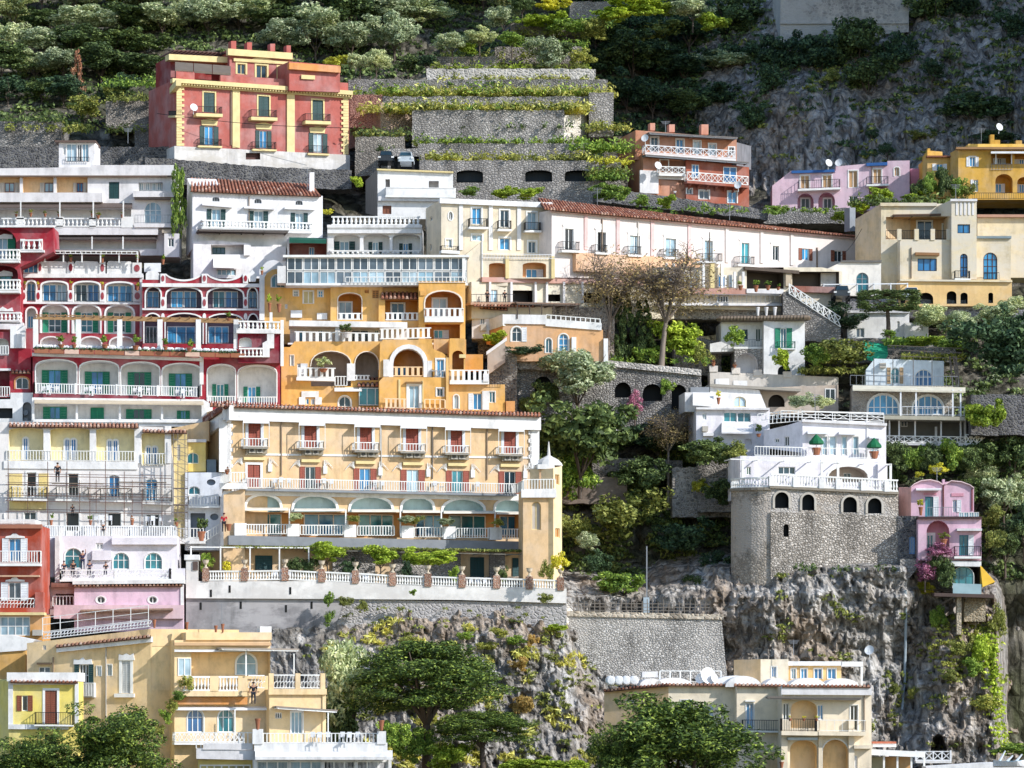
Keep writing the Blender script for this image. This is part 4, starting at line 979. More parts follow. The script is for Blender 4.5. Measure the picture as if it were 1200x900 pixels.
# --- pink row
PK = stucco('d8bac6', .5); PK2 = stucco('d9a0b4', .4); cr = (900, 160, 4)
r = bld('pink_house', 'long pink and lavender house with beige blinds and blue eaves, under the cliff', 985, 245, 410)
cr = (900, 0, 4); f = Fac(r, 120, 409, -2, cr); BL = plain('c09a70', .8)
for x0, y0, x1, y1 in ((152, 822, 194, 885), (256, 820, 298, 880), (378, 800, 420, 880), (492, 792, 532, 860), (592, 784, 616, 826)): f.win(x0, y0, x1, y1, BL, nv=1, sur=.1, arch=.6 if x0 == 592 else 0)
f.loggia(138, 906, 214, 980, 1.5); f.loggia(236, 902, 314, 980, 1.5); f.loggia(474, 866, 560, 940, 1.2, 26); f.win(380, 918, 420, 970, 'black')
f.body([(20, 990), (664, 985), (664, 752), (560, 754), (560, 772), (460, 776), (460, 768), (318, 780), (318, 800), (110, 800), (20, 870)], PK, 6, stucco('cf9fae', .3))
f.bx(110, 800, 312, 812, .4, -.1, plain('2f5f9c'), 'eaves_strip', -6); f.bx(462, 764, 560, 778, .4, -.1, plain('2f5f9c'), 'eaves_strip', -4)
f.balcony(140, 340, 846, 886, 1.0, -8, .2, 'iron', .2, mat=IRON); f.balcony(462, 566, 828, 864, .8, -3, .2, 'iron', .18, mat=IRON)
for x0, x1 in ((155, 195), (260, 298)): f.win(x0, 930, x1, 978, 'black', d=-1.48, cut=False, sur=.1)
f.bx(668, 790, 724, 990, -1.5, -6, stucco('c48fa5', .4), 'rear_wall')
# --- yellow house
YL = stucco('d2a54f', .5); cr = (1060, 150, 8.571)
r = bld('yellow_house', 'yellow house with white shutters and arched loggias at the upper right edge', 1150, 230, 404)
f = Fac(r, 540, 403, 3, cr)
f.win(652, 290, 712, 388, 'blue', nv=1, sh='open', shm=WHM, sw=.5, sur=.1); f.loggia(870, 262, 1080, 360, 1.6, arch=False); f.loggia(1105, 262, 1400, 360, 1.6, arch=False)
f.loggia(912, 462, 1086, 650, 1.8, 70); f.loggia(1132, 490, 1300, 650, 1.8, 60); f.win(690, 520, 740, 640, 'pale', sh='left', shm=WHM)
f.body((540, 205, 1420, 720), YL, 7, stucco('cf9a3e', .3))
f.bx(520, 190, 1420, 212, .7, -.05, plain('9c7a56', .9), 'eaves'); f.bx(640, 160, 1420, 192, -.4, -3, stucco('e9c060', .3), 'roof_parapet')
for x0, y0, x1, y1 in ((862, 66, 902, 170), (1120, 125, 1180, 190), (900, 120, 960, 170)): f.bx(x0, y0, x1, y1, -.8, -1.6, YL, 'chimney')
f.win(930, 305, 972, 425, 'black', d=-1.58, cut=False, sh='open', shm=WHM, sw=1); f.win(1150, 315, 1200, 425, 'blue', d=-1.58, cut=False, sh='left', shm=WHM, sw=1)
f.rails(872, 1080, 360, 425, .1, 0, 'iron', .3, mat=GREYM); f.win(912, 560, 975, 650, 'blue', nv=1, d=-1.7, cut=False, sh='right', shm=WHM); f.win(1150, 565, 1200, 650, 'blue', d=-1.7, cut=False, sh='left', shm=WHM)
f.awning(868, 1420, 234, 246, 1.2, 0, WHM, val=.1); 
for x in (918, 1076): f.bx(x - 5, 240, x + 5, 360, .2, .1, WHM, 'post')
g = Fac(r, 230, 404.5, 3, cr); g.win(318, 360, 386, 428, 'blue', nv=1, sh='open', shm=WHM, sw=.55); g.body((230, 290, 468, 700), YL, 6, name='wing_wall'); g.bx(225, 276, 470, 292, .5, -3, plain('8a5a44', .9), 'eaves'); g.bx(232, 205, 258, 285, -.5, -1.2, YL, 'chimney')
h = Fac(r, 540, 403, -60, cr); h.body([(460, 700), (540, 700), (540, 205), (460, 250)], YL, 3, name='flank_wall'); h = Fac(r, 230, 404.5, -60, cr); h.body([(180, 700), (230, 700), (230, 225), (180, 290)], YL, 2, name='flank_wall')
f.rails(680, 1420, 650, 715, 2.2, 0, 'iron', .25, mat=IRON)
# --- fort wall above the cliff
r = bld('old_wall', 'tall pale fortress wall at the top right corner above the dark trees', 990, 45, 442, 'wall')
cr = (900, 0, 4); f = Fac(r, 60, 441, 5, cr); FORT = stone('b3aca4', '8e8a86', 'b9b2a8', 1.3, .05, 'b8b4ae', .4)
f.body([(56, 200), (660, 150), (660, -60), (60, -60)], FORT, 6); f.bx(56, 102, 660, 112, .2, -.05, FORT, 'string_course', -2)
# --- garden terraces in the middle: retaining walls
cr = (0, 0, 1)
def rwall(label, poly, Y, mat, yaw=0, dep=9, cuts=(), name='retaining_wall', coping=None):
    xs = [p[0] for p in poly] if not isinstance(poly, tuple) else [poly[0], poly[2]]; ys = [p[1] for p in poly] if not isinstance(poly, tuple) else [poly[1], poly[3]]
    r = bld(name, label, sum(xs) / len(xs), max(ys), Y, 'wall'); f = Fac(r, min(xs), Y, yaw)
    if isinstance(poly, tuple): poly = rect_pts(*poly)
    jr = random.Random(int(poly[0][0] * 3 + poly[0][1])); pp = []
    for a, b in zip(poly, poly[1:] + poly[:1]):
        n = max(1, int(max(abs(a[0] - b[0]), abs(a[1] - b[1])) / 5)); pp += [(a[0] + (b[0] - a[0]) * k / n + jr.uniform(-.4, .4), a[1] + (b[1] - a[1]) * k / n + jr.uniform(-.8, .8)) for k in range(n)]
    poly = pp
    for c in cuts: f.cut(arch_pts(*c[:4], c[4] if len(c) > 4 else None), 1.5, 1)
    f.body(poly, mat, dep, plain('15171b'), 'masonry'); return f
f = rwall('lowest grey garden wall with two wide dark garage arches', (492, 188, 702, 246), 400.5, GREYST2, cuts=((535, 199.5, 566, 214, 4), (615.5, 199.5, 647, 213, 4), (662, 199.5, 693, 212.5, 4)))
for x0, x1 in ((536, 565), (616, 646), (663, 692)): f.win(x0, 200.5, x1, 213, wood('1c2a35'), nv=3, d=-1.3, cut=False, fr=plain('22303b'), name='garage_door')
f = rwall('small grey wall stepping back beside the garage arches', (700, 190, 728, 240), 401.5, GREYST2, cuts=((704, 196, 724, 212, 3),))
rwall('second grey garden wall carrying a strip of yellow shrubs', (490, 168, 690, 192), 403.5, GREYST2)
f = rwall('tallest grey garden wall with a sunlit right end', (483, 129, 661, 172), 406.5, GREYST2)
h = Fac(f.root, 661, 406.5, 58); h.body([(661, 178), (688, 178), (688, 126), (676, 126), (676, 135), (661, 135)], stone('d8d0c2', 'b8afa2', 'd8d2c6', 2.3), 2, name='masonry')  # right end in paler stone, its sunlight put into the colour
rwall('grey garden wall holding the two grassy strips', (448, 113, 692, 132), 410, GREYST2); rwall('upright grey wall at the right end of the garden terraces', (690, 108, 719, 160), 409, GREYST2)
rwall('long grey wall above the upper grassy strip', (408, 93, 712, 112), 413, GREYST); rwall('pale block wall above the long grey wall', (500, 80.5, 698, 95), 415.5, stone('b5b0aa', '8f8c88', 'c0bab0', 1.4))
rwall('weathered upper wall under the first olive row', (512, 66, 582, 83), 418, WARMST); rwall('short tall wall behind the weathered upper wall', (580, 55, 682, 74), 420.5, WARMST)
rwall('pale stone wall among the lemon bushes at the top', (668, 2, 716, 22), 433, WARMST); rwall('narrow stone strip below the yellow bush', (598, 27, 680, 41), 426, WARMST)
rwall('dark red brown wall right of the palazzo', (410, 111, 448, 150), 410, REDST, 0); rwall('sunlit tan wall end beside the brown wall', (446, 120, 485, 165), 408.5, stone('b59a86', '8f7a6c', 'bba794', 2.4), 30)
rwall('low wall right of the palazzo with shrubs on it', (416, 160, 474, 182), 405, WARMST); rwall('bottom wall right of the palazzo', (416, 178, 456, 206), 403.5, WARMST)
f = rwall('grey garage front behind the two parked cars', (454, 174, 494, 205), 401.6, GREYST2, cuts=((458, 183, 491, 202, 0.5),))
rwall('dark stone wall running below the palazzo', [(170, 215), (412, 222), (412, 199), (320, 196), (170, 184)], 396.5, DARKST, 8, 4)
rwall('dark stone wall below the terracotta apartments', [(700, 236), (900, 258), (900, 246), (735, 224), (700, 224)], 398.5, DARKST, 12, 5)
rwall('grey wall with piers below the pink house', (895, 244, 1000, 262), 406, GREYST); 
rwall('left stone wall beside the stepped garden at the palazzo', (124, 118, 190, 150), 414, WARMST); rwall('lower left stone wall behind the rooftop room', (158, 150, 192, 185), 410, GREYST)
rwall('rough grey wall under the pale shed roof', (-10, 142, 72, 176), 409, GREYST); rwall('dark grey wall behind the white terraced house', (-10, 172, 230, 215), 400, DARKST, 0, 4)
# ================================================================== the red hotel
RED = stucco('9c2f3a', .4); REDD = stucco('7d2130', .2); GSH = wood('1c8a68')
r = bld('red_hotel', 'crimson hotel with white arched loggias stacked in terraces, left side', 170, 490, 370)
A = (0, 250, 6.667); B = (160, 285, 6.667); Cc = (0, 380, 6.667)
f = Fac(r, 160, 369, 4, A)
R1 = ((208, 530, 280, 686), (326, 535, 526, 692), (576, 537, 778, 694), (829, 542, 1040, 697)); R2 = ((208, 738, 282, 900), (322, 715, 530, 935), (572, 716, 782, 938), (826, 720, 1044, 942))
for x0, y0, x1, y1 in R1: f.loggia(x0, y0, x1, y1, .9, 36); 
for x0, y0, x1, y1 in R2: f.loggia(x0, y0, x1, y1, 1.3, 70 if x1 - x0 > 100 else None)
f.win(186, 352, 297, 466, 'blue', nv=2, arch=.7)
for x0, x1 in ((320, 475), (630, 790), (860, 1045)): f.cut(arch_pts(x0, 968, x1, 1045, 55), .5, 1)
f.body([(160, 1120), (1112, 1120), (1112, 480), (320, 480), (320, 315), (155, 315)], RED, 7, WHITE)
for x0, y0, x1, y1 in R1: f.archring(x0, y0, x1, y1, 12, 36, d1=.1); f.rails(x0 + 4, x1 - 4, y0 + 80, y1 - 3, -.1, 0, 'iron', .3, mat=IRON)
for x0, y0, x1, y1 in R2: f.archring(x0, y0, x1, y1, 12, 70 if x1 - x0 > 100 else None, d1=.1)
for x0, x1 in ((320, 475), (630, 790), (860, 1045)): f.archring(x0, 968, x1, 1045, 10, 55, d1=.1)
for x0, x1, y0, y1 in ((212, 276, 548, 682), (335, 440, 556, 688), (446, 520, 556, 688), (590, 680, 556, 690), (684, 772, 556, 690), (840, 930, 564, 694), (934, 1034, 564, 694)): f.win(x0, y0, x1, y1, 'blue', nv=1, d=-.88, cut=False)
for x0, x1 in ((380, 478), (632, 724), (886, 980)): f.win(x0, 775, x1, 930, 'blue', nv=1, nh=2, d=-1.28, cut=False, sh='open', shm=GSH, sw=.45)
f.win(216, 800, 262, 895, 'blue', d=-1.28, cut=False)
f.bx(158, 470, 1118, 502, .35, -.05, WHITE, 'cornice'); f.bx(160, 690, 1115, 706, .3, -.05, WHITE, 'ledge', 6); f.bx(1092, 480, 1122, 1000, .2, -.05, WHITE, 'pilaster', 0); f.bx(156, 310, 172, 960, .15, -.05, WHITE, 'pilaster')
for x0, x1, dy in ((326, 530, 0), (580, 775, 0), (835, 1035, 0)): f.poly([(x0, 470), (x1, 470), (x1, 395), (x1 - 14, 376), (x0 + 14, 372), (x0, 392)], .15, -.15, WHITE, 'parapet_panel')
def ovalpost(f, x, y0, y1, w=22, hgt=None, mat=None):
    f.bx(x - w, y0, x + w, y1, .28, -.2, WHITE, 'pier'); c = (y0 + y1) / 2; h = (y1 - y0) * .32
    f.poly(oval_pts(x - w * .62, c - h, x + w * .62, c + h), .32, .27, mat or RED, 'red_oval')
for x, y0, y1, w in ((312, 370, 470, 18), (552, 376, 470, 24), (800, 378, 472, 24), (1070, 385, 472, 36)): ovalpost(f, x, y0, y1, w)
for x in (186, 298, 552, 800, 1072): ovalpost(f, x, 600, 690, 20 if x != 1072 else 34)
f.bx(152, 300, 326, 322, .3, -.05, WHITE, 'cornice'); f.archring(186, 352, 297, 466, 12, 40, d1=.1)
f.pergola(350, 1075, 290, 380, 1.2, 4, 6, WH, REEDG, foot=True, d0=-3); f.rails(350, 1070, 290, 320, 1.25, 4, 'bars', .5, .08)
# right upper block
g = Fac(r, 45, 368.6, 4, B)
S1 = ((74, 345, 188, 506), (234, 348, 506, 508), (555, 350, 832, 508), (872, 350, 942, 508)); S2 = ((62, 552, 190, 782), (228, 552, 516, 786), (550, 556, 832, 786), (872, 556, 948, 700))
for x0, y0, x1, y1 in S1: g.loggia(x0, y0, x1, y1, 1.0, 60)
for x0, y0, x1, y1 in S2: g.loggia(x0, y0, x1, y1, 1.3, 70)
g.body([(45, 900), (985, 900), (985, 318), (45, 318)], RED, 7, plain('7a6a78', .8))
for x0, y0, x1, y1 in S1: g.archring(x0, y0, x1, y1, 11, 60, d1=.1); g.rails(x0 + 4, x1 - 4, y0 + 80, y1 - 2, -.1, 0, 'iron', .3, mat=IRON)
for x0, y0, x1, y1 in S2: g.archring(x0, y0, x1, y1, 10, 70, d1=.1)
for x0, x1 in ((80, 176), (268, 366), (370, 470), (596, 690), (694, 792), (876, 940)): g.win(x0, 375, x1, 504, 'blue', nv=1, d=-.98, cut=False)
for x0, x1, p in ((72, 160, 'dark'), (240, 460, 'blue'), (560, 720, 'blue')): g.win(x0, 650, x1, 782, p, nv=2, d=-1.28, cut=False); g.rails(x0 - 5, x1 + 60, 700, 784, -.1, 0, 'iron', .3, mat=IRON)
g.bx(40, 312, 990, 340, .35, -.05, WHITE, 'cornice', 4); g.bx(45, 508, 985, 522, .3, -.05, WHITE, 'ledge', 3); g.bx(960, 230, 1000, 620, .25, -.05, WHITE, 'pilaster')
for x in (206, 530, 852): ovalpost(g, x, 420, 508, 20)
for x, in ((206,), (530,), (852,)): ovalpost(g, x, 238, 312, 20); g.poly(oval_pts(x - 14, 546, x + 14, 600), .12, .0, WHITE, 'white_oval')
for x0, x1 in ((228, 510), (552, 830)):      # scalloped parapet
    pts = [(x0, 314)] + [(x1, 314)] + [(x1 - (x1 - x0) * k / 12, 248 + 48 * math.sin(math.pi * k / 12) ** .7) for k in range(13)]
    g.poly(pts, .1, -.25, RED, 'scalloped_parapet'); cr_ = [(x1 - (x1 - x0) * k / 12, 248 + 48 * math.sin(math.pi * k / 12) ** .7) for k in range(13)]
    g.ring([(x, y - 12) for x, y in cr_], [(x, y + 2) for x, y in cr_], .16, -.3, WHITE, 'parapet_edge')
g.poly([(72, 285), (178, 285), (178, 240), (160, 218), (90, 218), (72, 240)], .15, -.2, WHITE, 'parapet_panel'); g.bx(45, 284, 200, 314, .12, -.2, RED, 'parapet')
g.poly([(880, 300), (930, 300), (940, 250), (905, 205), (870, 250)], .15, -.2, WHITE, 'parapet_panel'); g.bx(60, 155, 190, 225, -1.2, -1.3, WHM, 'glass_screen')
# lower block
l = Fac(r, 255, 362, 4, Cc)
L1 = [(280, 278, 598, 545), (622, 288, 926, 550), (946, 298, 1246, 556), (1268, 308, 1570, 560)]
for a in L1: l.loggia(*a, 1.9, 62)
L2 = [(1622, 316, 1838, 600), (1862, 322, 2160, 610)]
for a in L2: l.loggia(*a, 1.6, 70)
l.body([(255, 735), (2190, 740), (2190, 250), (255, 232)], RED, 8, WHITE)
for a in L1 + L2: l.archring(*a, 8, 62, d1=.06)
for x0, x1, y0 in ((378, 478, 358), (712, 808, 370), (1044, 1135, 374), (1365, 1455, 385), (1690, 1752, 468), (1935, 2000, 488)): l.win(x0, y0, x1, y0 + 175, 'blue' if x0 != 1044 else 'dark', nv=1, d=-1.85 if x0 < 1600 else -1.55, cut=False, sh='open', shm=GSH, sw=.5, top=None, fr=GSH if x0 < 1600 else WH)
l.balcony(262, 1558, 458, 540, 1.0, 30, .45, 'bars', .24, .08, slabm=REDD, brackets=9, posts=4.2); l.rails(1626, 1835, 560, 625, .2, 0, 'bars', .24, .08); l.rails(1870, 2160, 565, 640, .2, 0, 'bars', .24, .08)
l.bx(250, 222, 1580, 246, .5, -.3, WHITE, 'terrace_edge', 40); l.bx(1560, 250, 1590, 470, .15, -.05, WHITE, 'pilaster')
m = Fac(r, 255, 360.3, 4, Cc)      # lowest white gallery
m.loggia(268, 600, 1575, 742, 1.3, arch=False); m.body([(250, 790), (1660, 800), (1660, 630), (1590, 588), (250, 572)], WHITE, 5, WHITE, name='gallery_wall')
for x0, x1, y0 in ((388, 472, 645), (708, 812, 652), (1040, 1130, 664), (1410, 1455, 675)): m.win(x0, y0, x1, 742, 'blue', nv=1, d=-1.25, cut=False, sh='open' if x0 != 708 else 'closed', shm=GSH, sw=.6 if x0 != 708 else .5, fr=GSH)
for x in (600, 936, 1266): m.bx(x - 8, 600, x + 8, 745, .1, -.2, WHITE, 'pier')
m.bx(260, 742, 1660, 762, .25, -.05, WHITE, 'ledge', 8); m.awning(268, 1590, 592, 612, .8, 14, plain('c9b9a0', .9), val=.08)
# terrace pergola with reed poles
t = Fac(r, 255, 361.2, 4, Cc); mb = MB(); rr = random.Random(5)
a0 = t.q(285, -60, 0); a1 = t.q(1850, -30, 0)
for k in range(9):
    z = Vector((0, 0, (k - 4) * .07)) - t.n * (k * .25); mb.beam(a0 + z + Vector((rr.uniform(-.4, .2), 0, rr.uniform(-.1, .1))), a1 + z + Vector((rr.uniform(-.3, .5), 0, rr.uniform(-.1, .1))), .09)
for k in range(22): p = a0.lerp(a1, k / 21); mb.beam(p + Vector((0, 0, .25)), p - t.n * 2.6 + Vector((0, 0, .3)), .08)
mb.build('reed_pergola', REED2, r)
for x in (278, 612, 935, 1250, 1550, 1845): t.bx(x - 20, -38, x + 20, 190, .1, -.22, WHITE, 'pier')
tr_ = []
for k in range(14):
    x = 268 + k * 118; y = 190 + k * 2.6
    tr_.append(t.bx(x, y, x + 112, y + 34, .55, .1, TERRA if k % 4 != 2 else plain('d9b9a6', .9), 'planter', 3))
sp = []
for k in range(150):
    x = rr.uniform(268, 1850); sp.append(t.q(x, 190 + (x - 268) * .022, .35))
tufts('planter_flowers', sp, 'deep', .28, 16, .16, 4, 1.6).parent = None
sp2 = [t.q(x, 182 + (x - 268) * .022, .1) for x in np.linspace(290, 1840, 70)]
mb = MB()
for p in sp2: mb.lathe(p + Vector((rr.uniform(-.2, .2), 0, -.1)), [(.02, 0), (.2, .1), (.24, .25), (.1, .4)], 6)
o = mb.build('white_blossom', WHM); o['kind'] = 'stuff'
# stairs block right of the terrace
s_ = Fac(r, 790, 362.4, 4, B)
s_.loggia(800, 738, 900, 812, .6, 30, slot=1); s_.body([(790, 935), (1130, 935), (1130, 700), (790, 695)], REDD, 5, WHITE, name='stair_wall'); s_.bx(780, 676, 1132, 702, .4, -.1, WHITE, 'landing', 4)
s_.rails(795, 1120, 605, 676, .3, 6, 'bal', .4, .14); s_.rails(800, 985, 818, 890, .3, 0, 'bal', .36, .12); s_.bx(1040, 540, 1062, 700, .2, -.3, WHITE, 'pier')
s_.poly([(985, 890), (1040, 890), (1040, 820), (1075, 820), (1075, 705), (1020, 705), (1020, 760), (985, 780)], .35, -.2, WHITE, 'stair_flank'); s_.bx(1125, 600, 1150, 960, .1, -.1, WHITE, 'pilaster')
# far-left block
r2 = bld('red_hotel_wing', 'far left crimson wing with green shutters and baluster balconies, cut by the photo edge', 15, 480, 367)
q = Fac(r2, -200, 366.5, 0, A)
q.loggia(-140, 118, 128, 362, 1.2, 110, slot=2); q.loggia(-140, 405, 140, 600, 1.5, 70, slot=2)
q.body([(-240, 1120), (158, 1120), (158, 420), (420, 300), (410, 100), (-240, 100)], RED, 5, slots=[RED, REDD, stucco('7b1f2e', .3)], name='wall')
q.win(-20, 195, 60, 360, 'pale', nv=1, d=-1.15, cut=False, sh='open', shm=GSH, sw=.75); q.win(0, 488, 90, 600, 'teal', d=-1.45, cut=False, fr=GSH, nv=1)
q.bx(-240, 92, 420, 108, .4, -.2, WHITE, 'cornice'); q.balcony(-200, 150, 280, 364, .9, 0, .25, 'bal', .36, .15); q.balcony(-200, 152, 515, 600, .9, 0, .25, 'bal', .36, .15)
q.rails(160, 330, 205, 290, .5, 0, 'bal', .5, .16); ovalpost(q, 176, 200, 290, 18); ovalpost(q, 316, 200, 285, 16); q.bx(150, 286, 345, 304, .6, -.2, WHITE, 'ledge')
q.bx(-240, 608, 160, 628, .4, -.1, WHITE, 'ledge'); q.balcony(-200, 160, 772, 842, 1.0, 0, .25, 'bal', .4, .15); q.bx(-240, 845, 180, 900, 1.0, -.1, WHITE, 'parapet', 8); ovalpost(q, 142, 770, 850, 18)
q.poly([(-10, 765), (105, 765), (95, 735), (60, 750), (20, 728), (-10, 750)], .1, -.05, WHITE, 'pediment'); q.poly([(-10, 198), (100, 198), (95, 168), (30, 160), (-10, 175)], -.9, -1.1, WHITE, 'pediment'); q.poly([(-10, 490), (100, 490), (95, 460), (30, 445), (-10, 462)], -1.2, -1.4, WHITE, 'pediment')
z = Fac(r2, 0, 362.6, 0, Cc)
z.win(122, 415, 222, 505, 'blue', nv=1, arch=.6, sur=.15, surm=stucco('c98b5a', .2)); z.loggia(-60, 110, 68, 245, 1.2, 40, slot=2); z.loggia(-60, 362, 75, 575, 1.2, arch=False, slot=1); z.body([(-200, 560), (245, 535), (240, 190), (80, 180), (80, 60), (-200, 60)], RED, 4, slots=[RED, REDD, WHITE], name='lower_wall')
z.rails(-60, 75, 485, 570, .3, 0, 'bars', .24, .08); z.rails(-40, 66, 165, 240, .3, 0, 'bars', .24, .08); z.tiles(88, 382, 238, 355, .8, .5, 0, step=.34); z.bx(80, 10, 130, 185, .4, -.2, WHITE, 'pier'); z.bx(130, 10, 195, 185, .2, -.6, WHITE, 'pier')
z.bx(-100, 345, 82, 362, .4, -.05, WHITE, 'ledge')
y_ = Fac(r2, 0, 361.6, 0, Cc); y_.loggia(-40, 655, 98, 735, .8, arch=False, slot=1); y_.loggia(176, 608, 245, 755, .8, 36, slot=2); y_.body([(-200, 780), (255, 780), (255, 535), (82, 535), (82, 585), (-200, 590)], WHITE, 4, slots=[WHITE, plain('32373c'), plain('8f9398')], name='lower_wall')
for yy in (690, 750): y_.poly(oval_pts(180, yy - 22, 222, yy + 22), -.3, -.6, plain('7c8288'), 'fan_unit')
# ================================================================== the orange house
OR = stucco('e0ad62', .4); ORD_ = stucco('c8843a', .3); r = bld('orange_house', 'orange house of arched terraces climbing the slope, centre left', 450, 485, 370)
E = (300, 290, 7.5); F_ = (440, 290, 6.667); G = (300, 380, 7.5); H_ = (440, 380, 6.667)
f = Fac(r, 75, 369, 4, E)
f.win(135, 240, 256, 352, GSH and 'teal', nv=2, arch=.7, sur=.07); f.win(330, 380, 372, 430, 'blue', nh=1, sur=.08); f.win(416, 382, 504, 494, plain('c9b98a'), nv=1, fr=WH, sur=.08); f.win(546, 380, 588, 438, 'blue', nh=1, sur=.08); f.win(254, 497, 277, 538, 'black')
f.body([(72, 850), (660, 850), (660, 345), (300, 345), (296, 270), (280, 232), (240, 200), (190, 187), (140, 196), (95, 225), (75, 262)], OR, 7)
f.bx(305, 552, 405, 616, .3, -.05, WHITE, 'panel'); f.bx(536, 576, 626, 632, .3, -.05, WHITE, 'panel'); f.tiles(298, 336, 642, 246, 2.2, .4, 2, 8, step=.42); pilaster(f, 634, 345, 660, 640, OR, .12)
f.bx(30, 190, 75, 640, .3, -.3, WHITE, 'pilaster')
mb = MB()          # whitewashed barrel vault behind the gable
for k in range(14):
    t0 = math.pi * k / 14; t1 = math.pi * (k + 1) / 14; c0 = [(150 - 110 * math.cos(q_), 230 - 120 * math.sin(q_)) for q_ in (t0, t1)]
    p = [f.q(*c, -1) for c in c0]; mb.face([p[0], p[1], p[1] - f.n * 6, p[0] - f.n * 6])
mb.face([f.q(150 - 110 * math.cos(math.pi * k / 14), 230 - 120 * math.sin(math.pi * k / 14), -1) for k in range(15)]); mb.build('vault', WHITE2, r)
g = Fac(r, 660, 368.6, 4, E); g.loggia(722, 402, 928, 636, 1.8, 60); g.win(955, 372, 992, 402, plain('8a6a44'), nh=2, fr=ORD_); g.win(1022, 375, 1080, 446, plain('8a6a44'), nh=3, fr=ORD_)
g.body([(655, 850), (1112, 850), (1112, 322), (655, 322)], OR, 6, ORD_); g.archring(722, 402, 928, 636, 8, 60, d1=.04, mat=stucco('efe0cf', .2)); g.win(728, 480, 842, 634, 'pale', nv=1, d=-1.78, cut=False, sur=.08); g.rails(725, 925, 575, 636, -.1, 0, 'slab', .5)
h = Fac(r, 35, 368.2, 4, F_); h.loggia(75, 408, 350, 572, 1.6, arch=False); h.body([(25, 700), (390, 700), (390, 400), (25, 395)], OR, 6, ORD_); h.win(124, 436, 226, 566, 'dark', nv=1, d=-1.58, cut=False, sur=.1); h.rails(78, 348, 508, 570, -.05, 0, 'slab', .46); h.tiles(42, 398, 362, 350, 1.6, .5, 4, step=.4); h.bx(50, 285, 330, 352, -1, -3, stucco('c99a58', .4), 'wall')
i = Fac(r, 340, 367.4, 4, F_)
i.loggia(388, 342, 672, 546, 1.9, 95); i.loggia(388, 600, 660, 716, 1.6, arch=False)
i.body([(338, 1000), (702, 1000), (702, 262), (338, 262)], OR, 6, ORD_); i.archring(388, 342, 672, 546, 10, 95, d1=.06, mat=stucco('efe0cf', .2)); i.win(446, 398, 556, 540, 'pale', nv=1, d=-1.88, cut=False, sur=.1)
i.balcony(385, 690, 472, 546, .7, 0, .45, 'slab', .5); i.win(455, 645, 528, 712, 'blue', nv=1, d=-1.58, cut=False, sh='right', shm=WHM, sw=.6)
i.bx(350, 335, 388, 375, .12, -.05, stucco('e0aa62', .3), 'impost'); i.bx(455, 715, 708, 830, .5, -.05, stucco('d6a868', .4), 'parapet', 4)
# glazed veranda on top
v = Fac(r, 0, 366.9, 4, (335, 290, 6)); v.white = WH
vr = bld('glazed_veranda', 'white framed glass veranda of two rows of panes, on the roof of the orange house', 440, 335, 367)
v = Fac(vr, 0, 366.9, 4, (335, 290, 6)); v.body([(0, 268), (635, 268), (1270, 250), (1270, 62), (0, 52)], WHITE, 3, name='back_wall') if False else None
for k in range(11):
    x0 = 8 + k * 115; x1 = x0 + 112
    v.win(x0, 70, x1, 162, 'grey', d=0, cut=False, name='pane_frame', fw=.1)
    v.win(x0, 168, x1, 250 if k > 4 else 262, 'pale' if k % 3 else 'grey', nv=1, d=0, cut=False, name='pane_frame', fw=.07)
v.bx(-20, 52, 1290, 68, .4, -3, WH, 'roof_slab'); v.bx(0, 250, 1280, 266, .25, -3, WHITE, 'floor_slab'); v.bx(0, 68, 1275, 250, -.1, -3, plain('5a6470', .3), 'glazed_room'); v.bx(1240, 60, 1262, 250, .3, .1, WH, 'post')
v.bx(-60, 130, 0, 250, .2, -2, WHITE, 'side_wall'); v.rails(420, 1270, 205, 250, .5, 0, 'bars', .4, .06)
# terrace with slab balusters
t = Fac(r, 290, 365.4, 4, E)
t.bx(292, 640, 1330, 690, .6, -3, WHITE, 'terrace_canopy', 16); t.bx(300, 688, 1330, 850, -1.6, -3, WHITE2, 'terrace_back'); 
for x0, x1 in ((340, 420), (540, 590), (840, 990), (1040, 1080)): t.win(x0, 725, x1, 840, 'blue', nv=1, d=-1.6, cut=False)
t.rails(338, 1088, 736, 838, .6, 14, 'slab', .62); t.bx(696, 690, 740, 836, .3, 0, WHITE, 'pier'); t.rails(1088, 1540, 712, 808, .6, -10, 'slab', .5); t.bx(280, 838, 1560, 852, .7, -.2, WHITE, 'ledge', 0)
# lower orange front
l = Fac(r, 225, 364.6, 4, G)
l.win(303, 272, 332, 366, 'teal', sur=.05); l.win(362, 345, 392, 460, 'blue', sh='right', shm=WHM, sw=2); l.win(438, 652, 466, 705, 'blue', nv=0); l.win(482, 652, 516, 705, 'blue')
l.loggia(484, 238, 835, 545, 2.6, 130, slot=2); l.loggia(872, 242, 1075, 492, 2.4, None, slot=2); l.win(728, 632, 832, 725, 'blue', arch=1, sur=.12)
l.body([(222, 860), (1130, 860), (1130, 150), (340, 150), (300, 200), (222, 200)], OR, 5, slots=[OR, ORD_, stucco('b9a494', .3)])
l.archring(484, 238, 835, 390, 7, 130, d1=.1, mat=stucco('efe0cf', .2)); l.archring(872, 242, 1075, 400, 8, None, d1=.1, mat=stucco('efe0cf', .2)); l.bx(800, 345, 872, 495, .3, -.3, WHITE, 'pier'); l.bx(1085, 240, 1120, 480, .3, -.3, WHITE, 'pier')
l.bx(355, 465, 690, 492, .7, -.05, WHITE, 'balcony', 8); l.rails(362, 700, 378, 468, .65, 4, 'slab', .5); l.rails(695, 800, 455, 545, .2, 0, 'bars', .3, .08); l.rails(872, 1000, 445, 492, .2, 0, 'slab', .4)
l.poly([(375, 705), (580, 705), (580, 640), (555, 632), (550, 590), (400, 588), (398, 634), (375, 642)], .06, -.02, WHITE, 'white_surround') if False else None
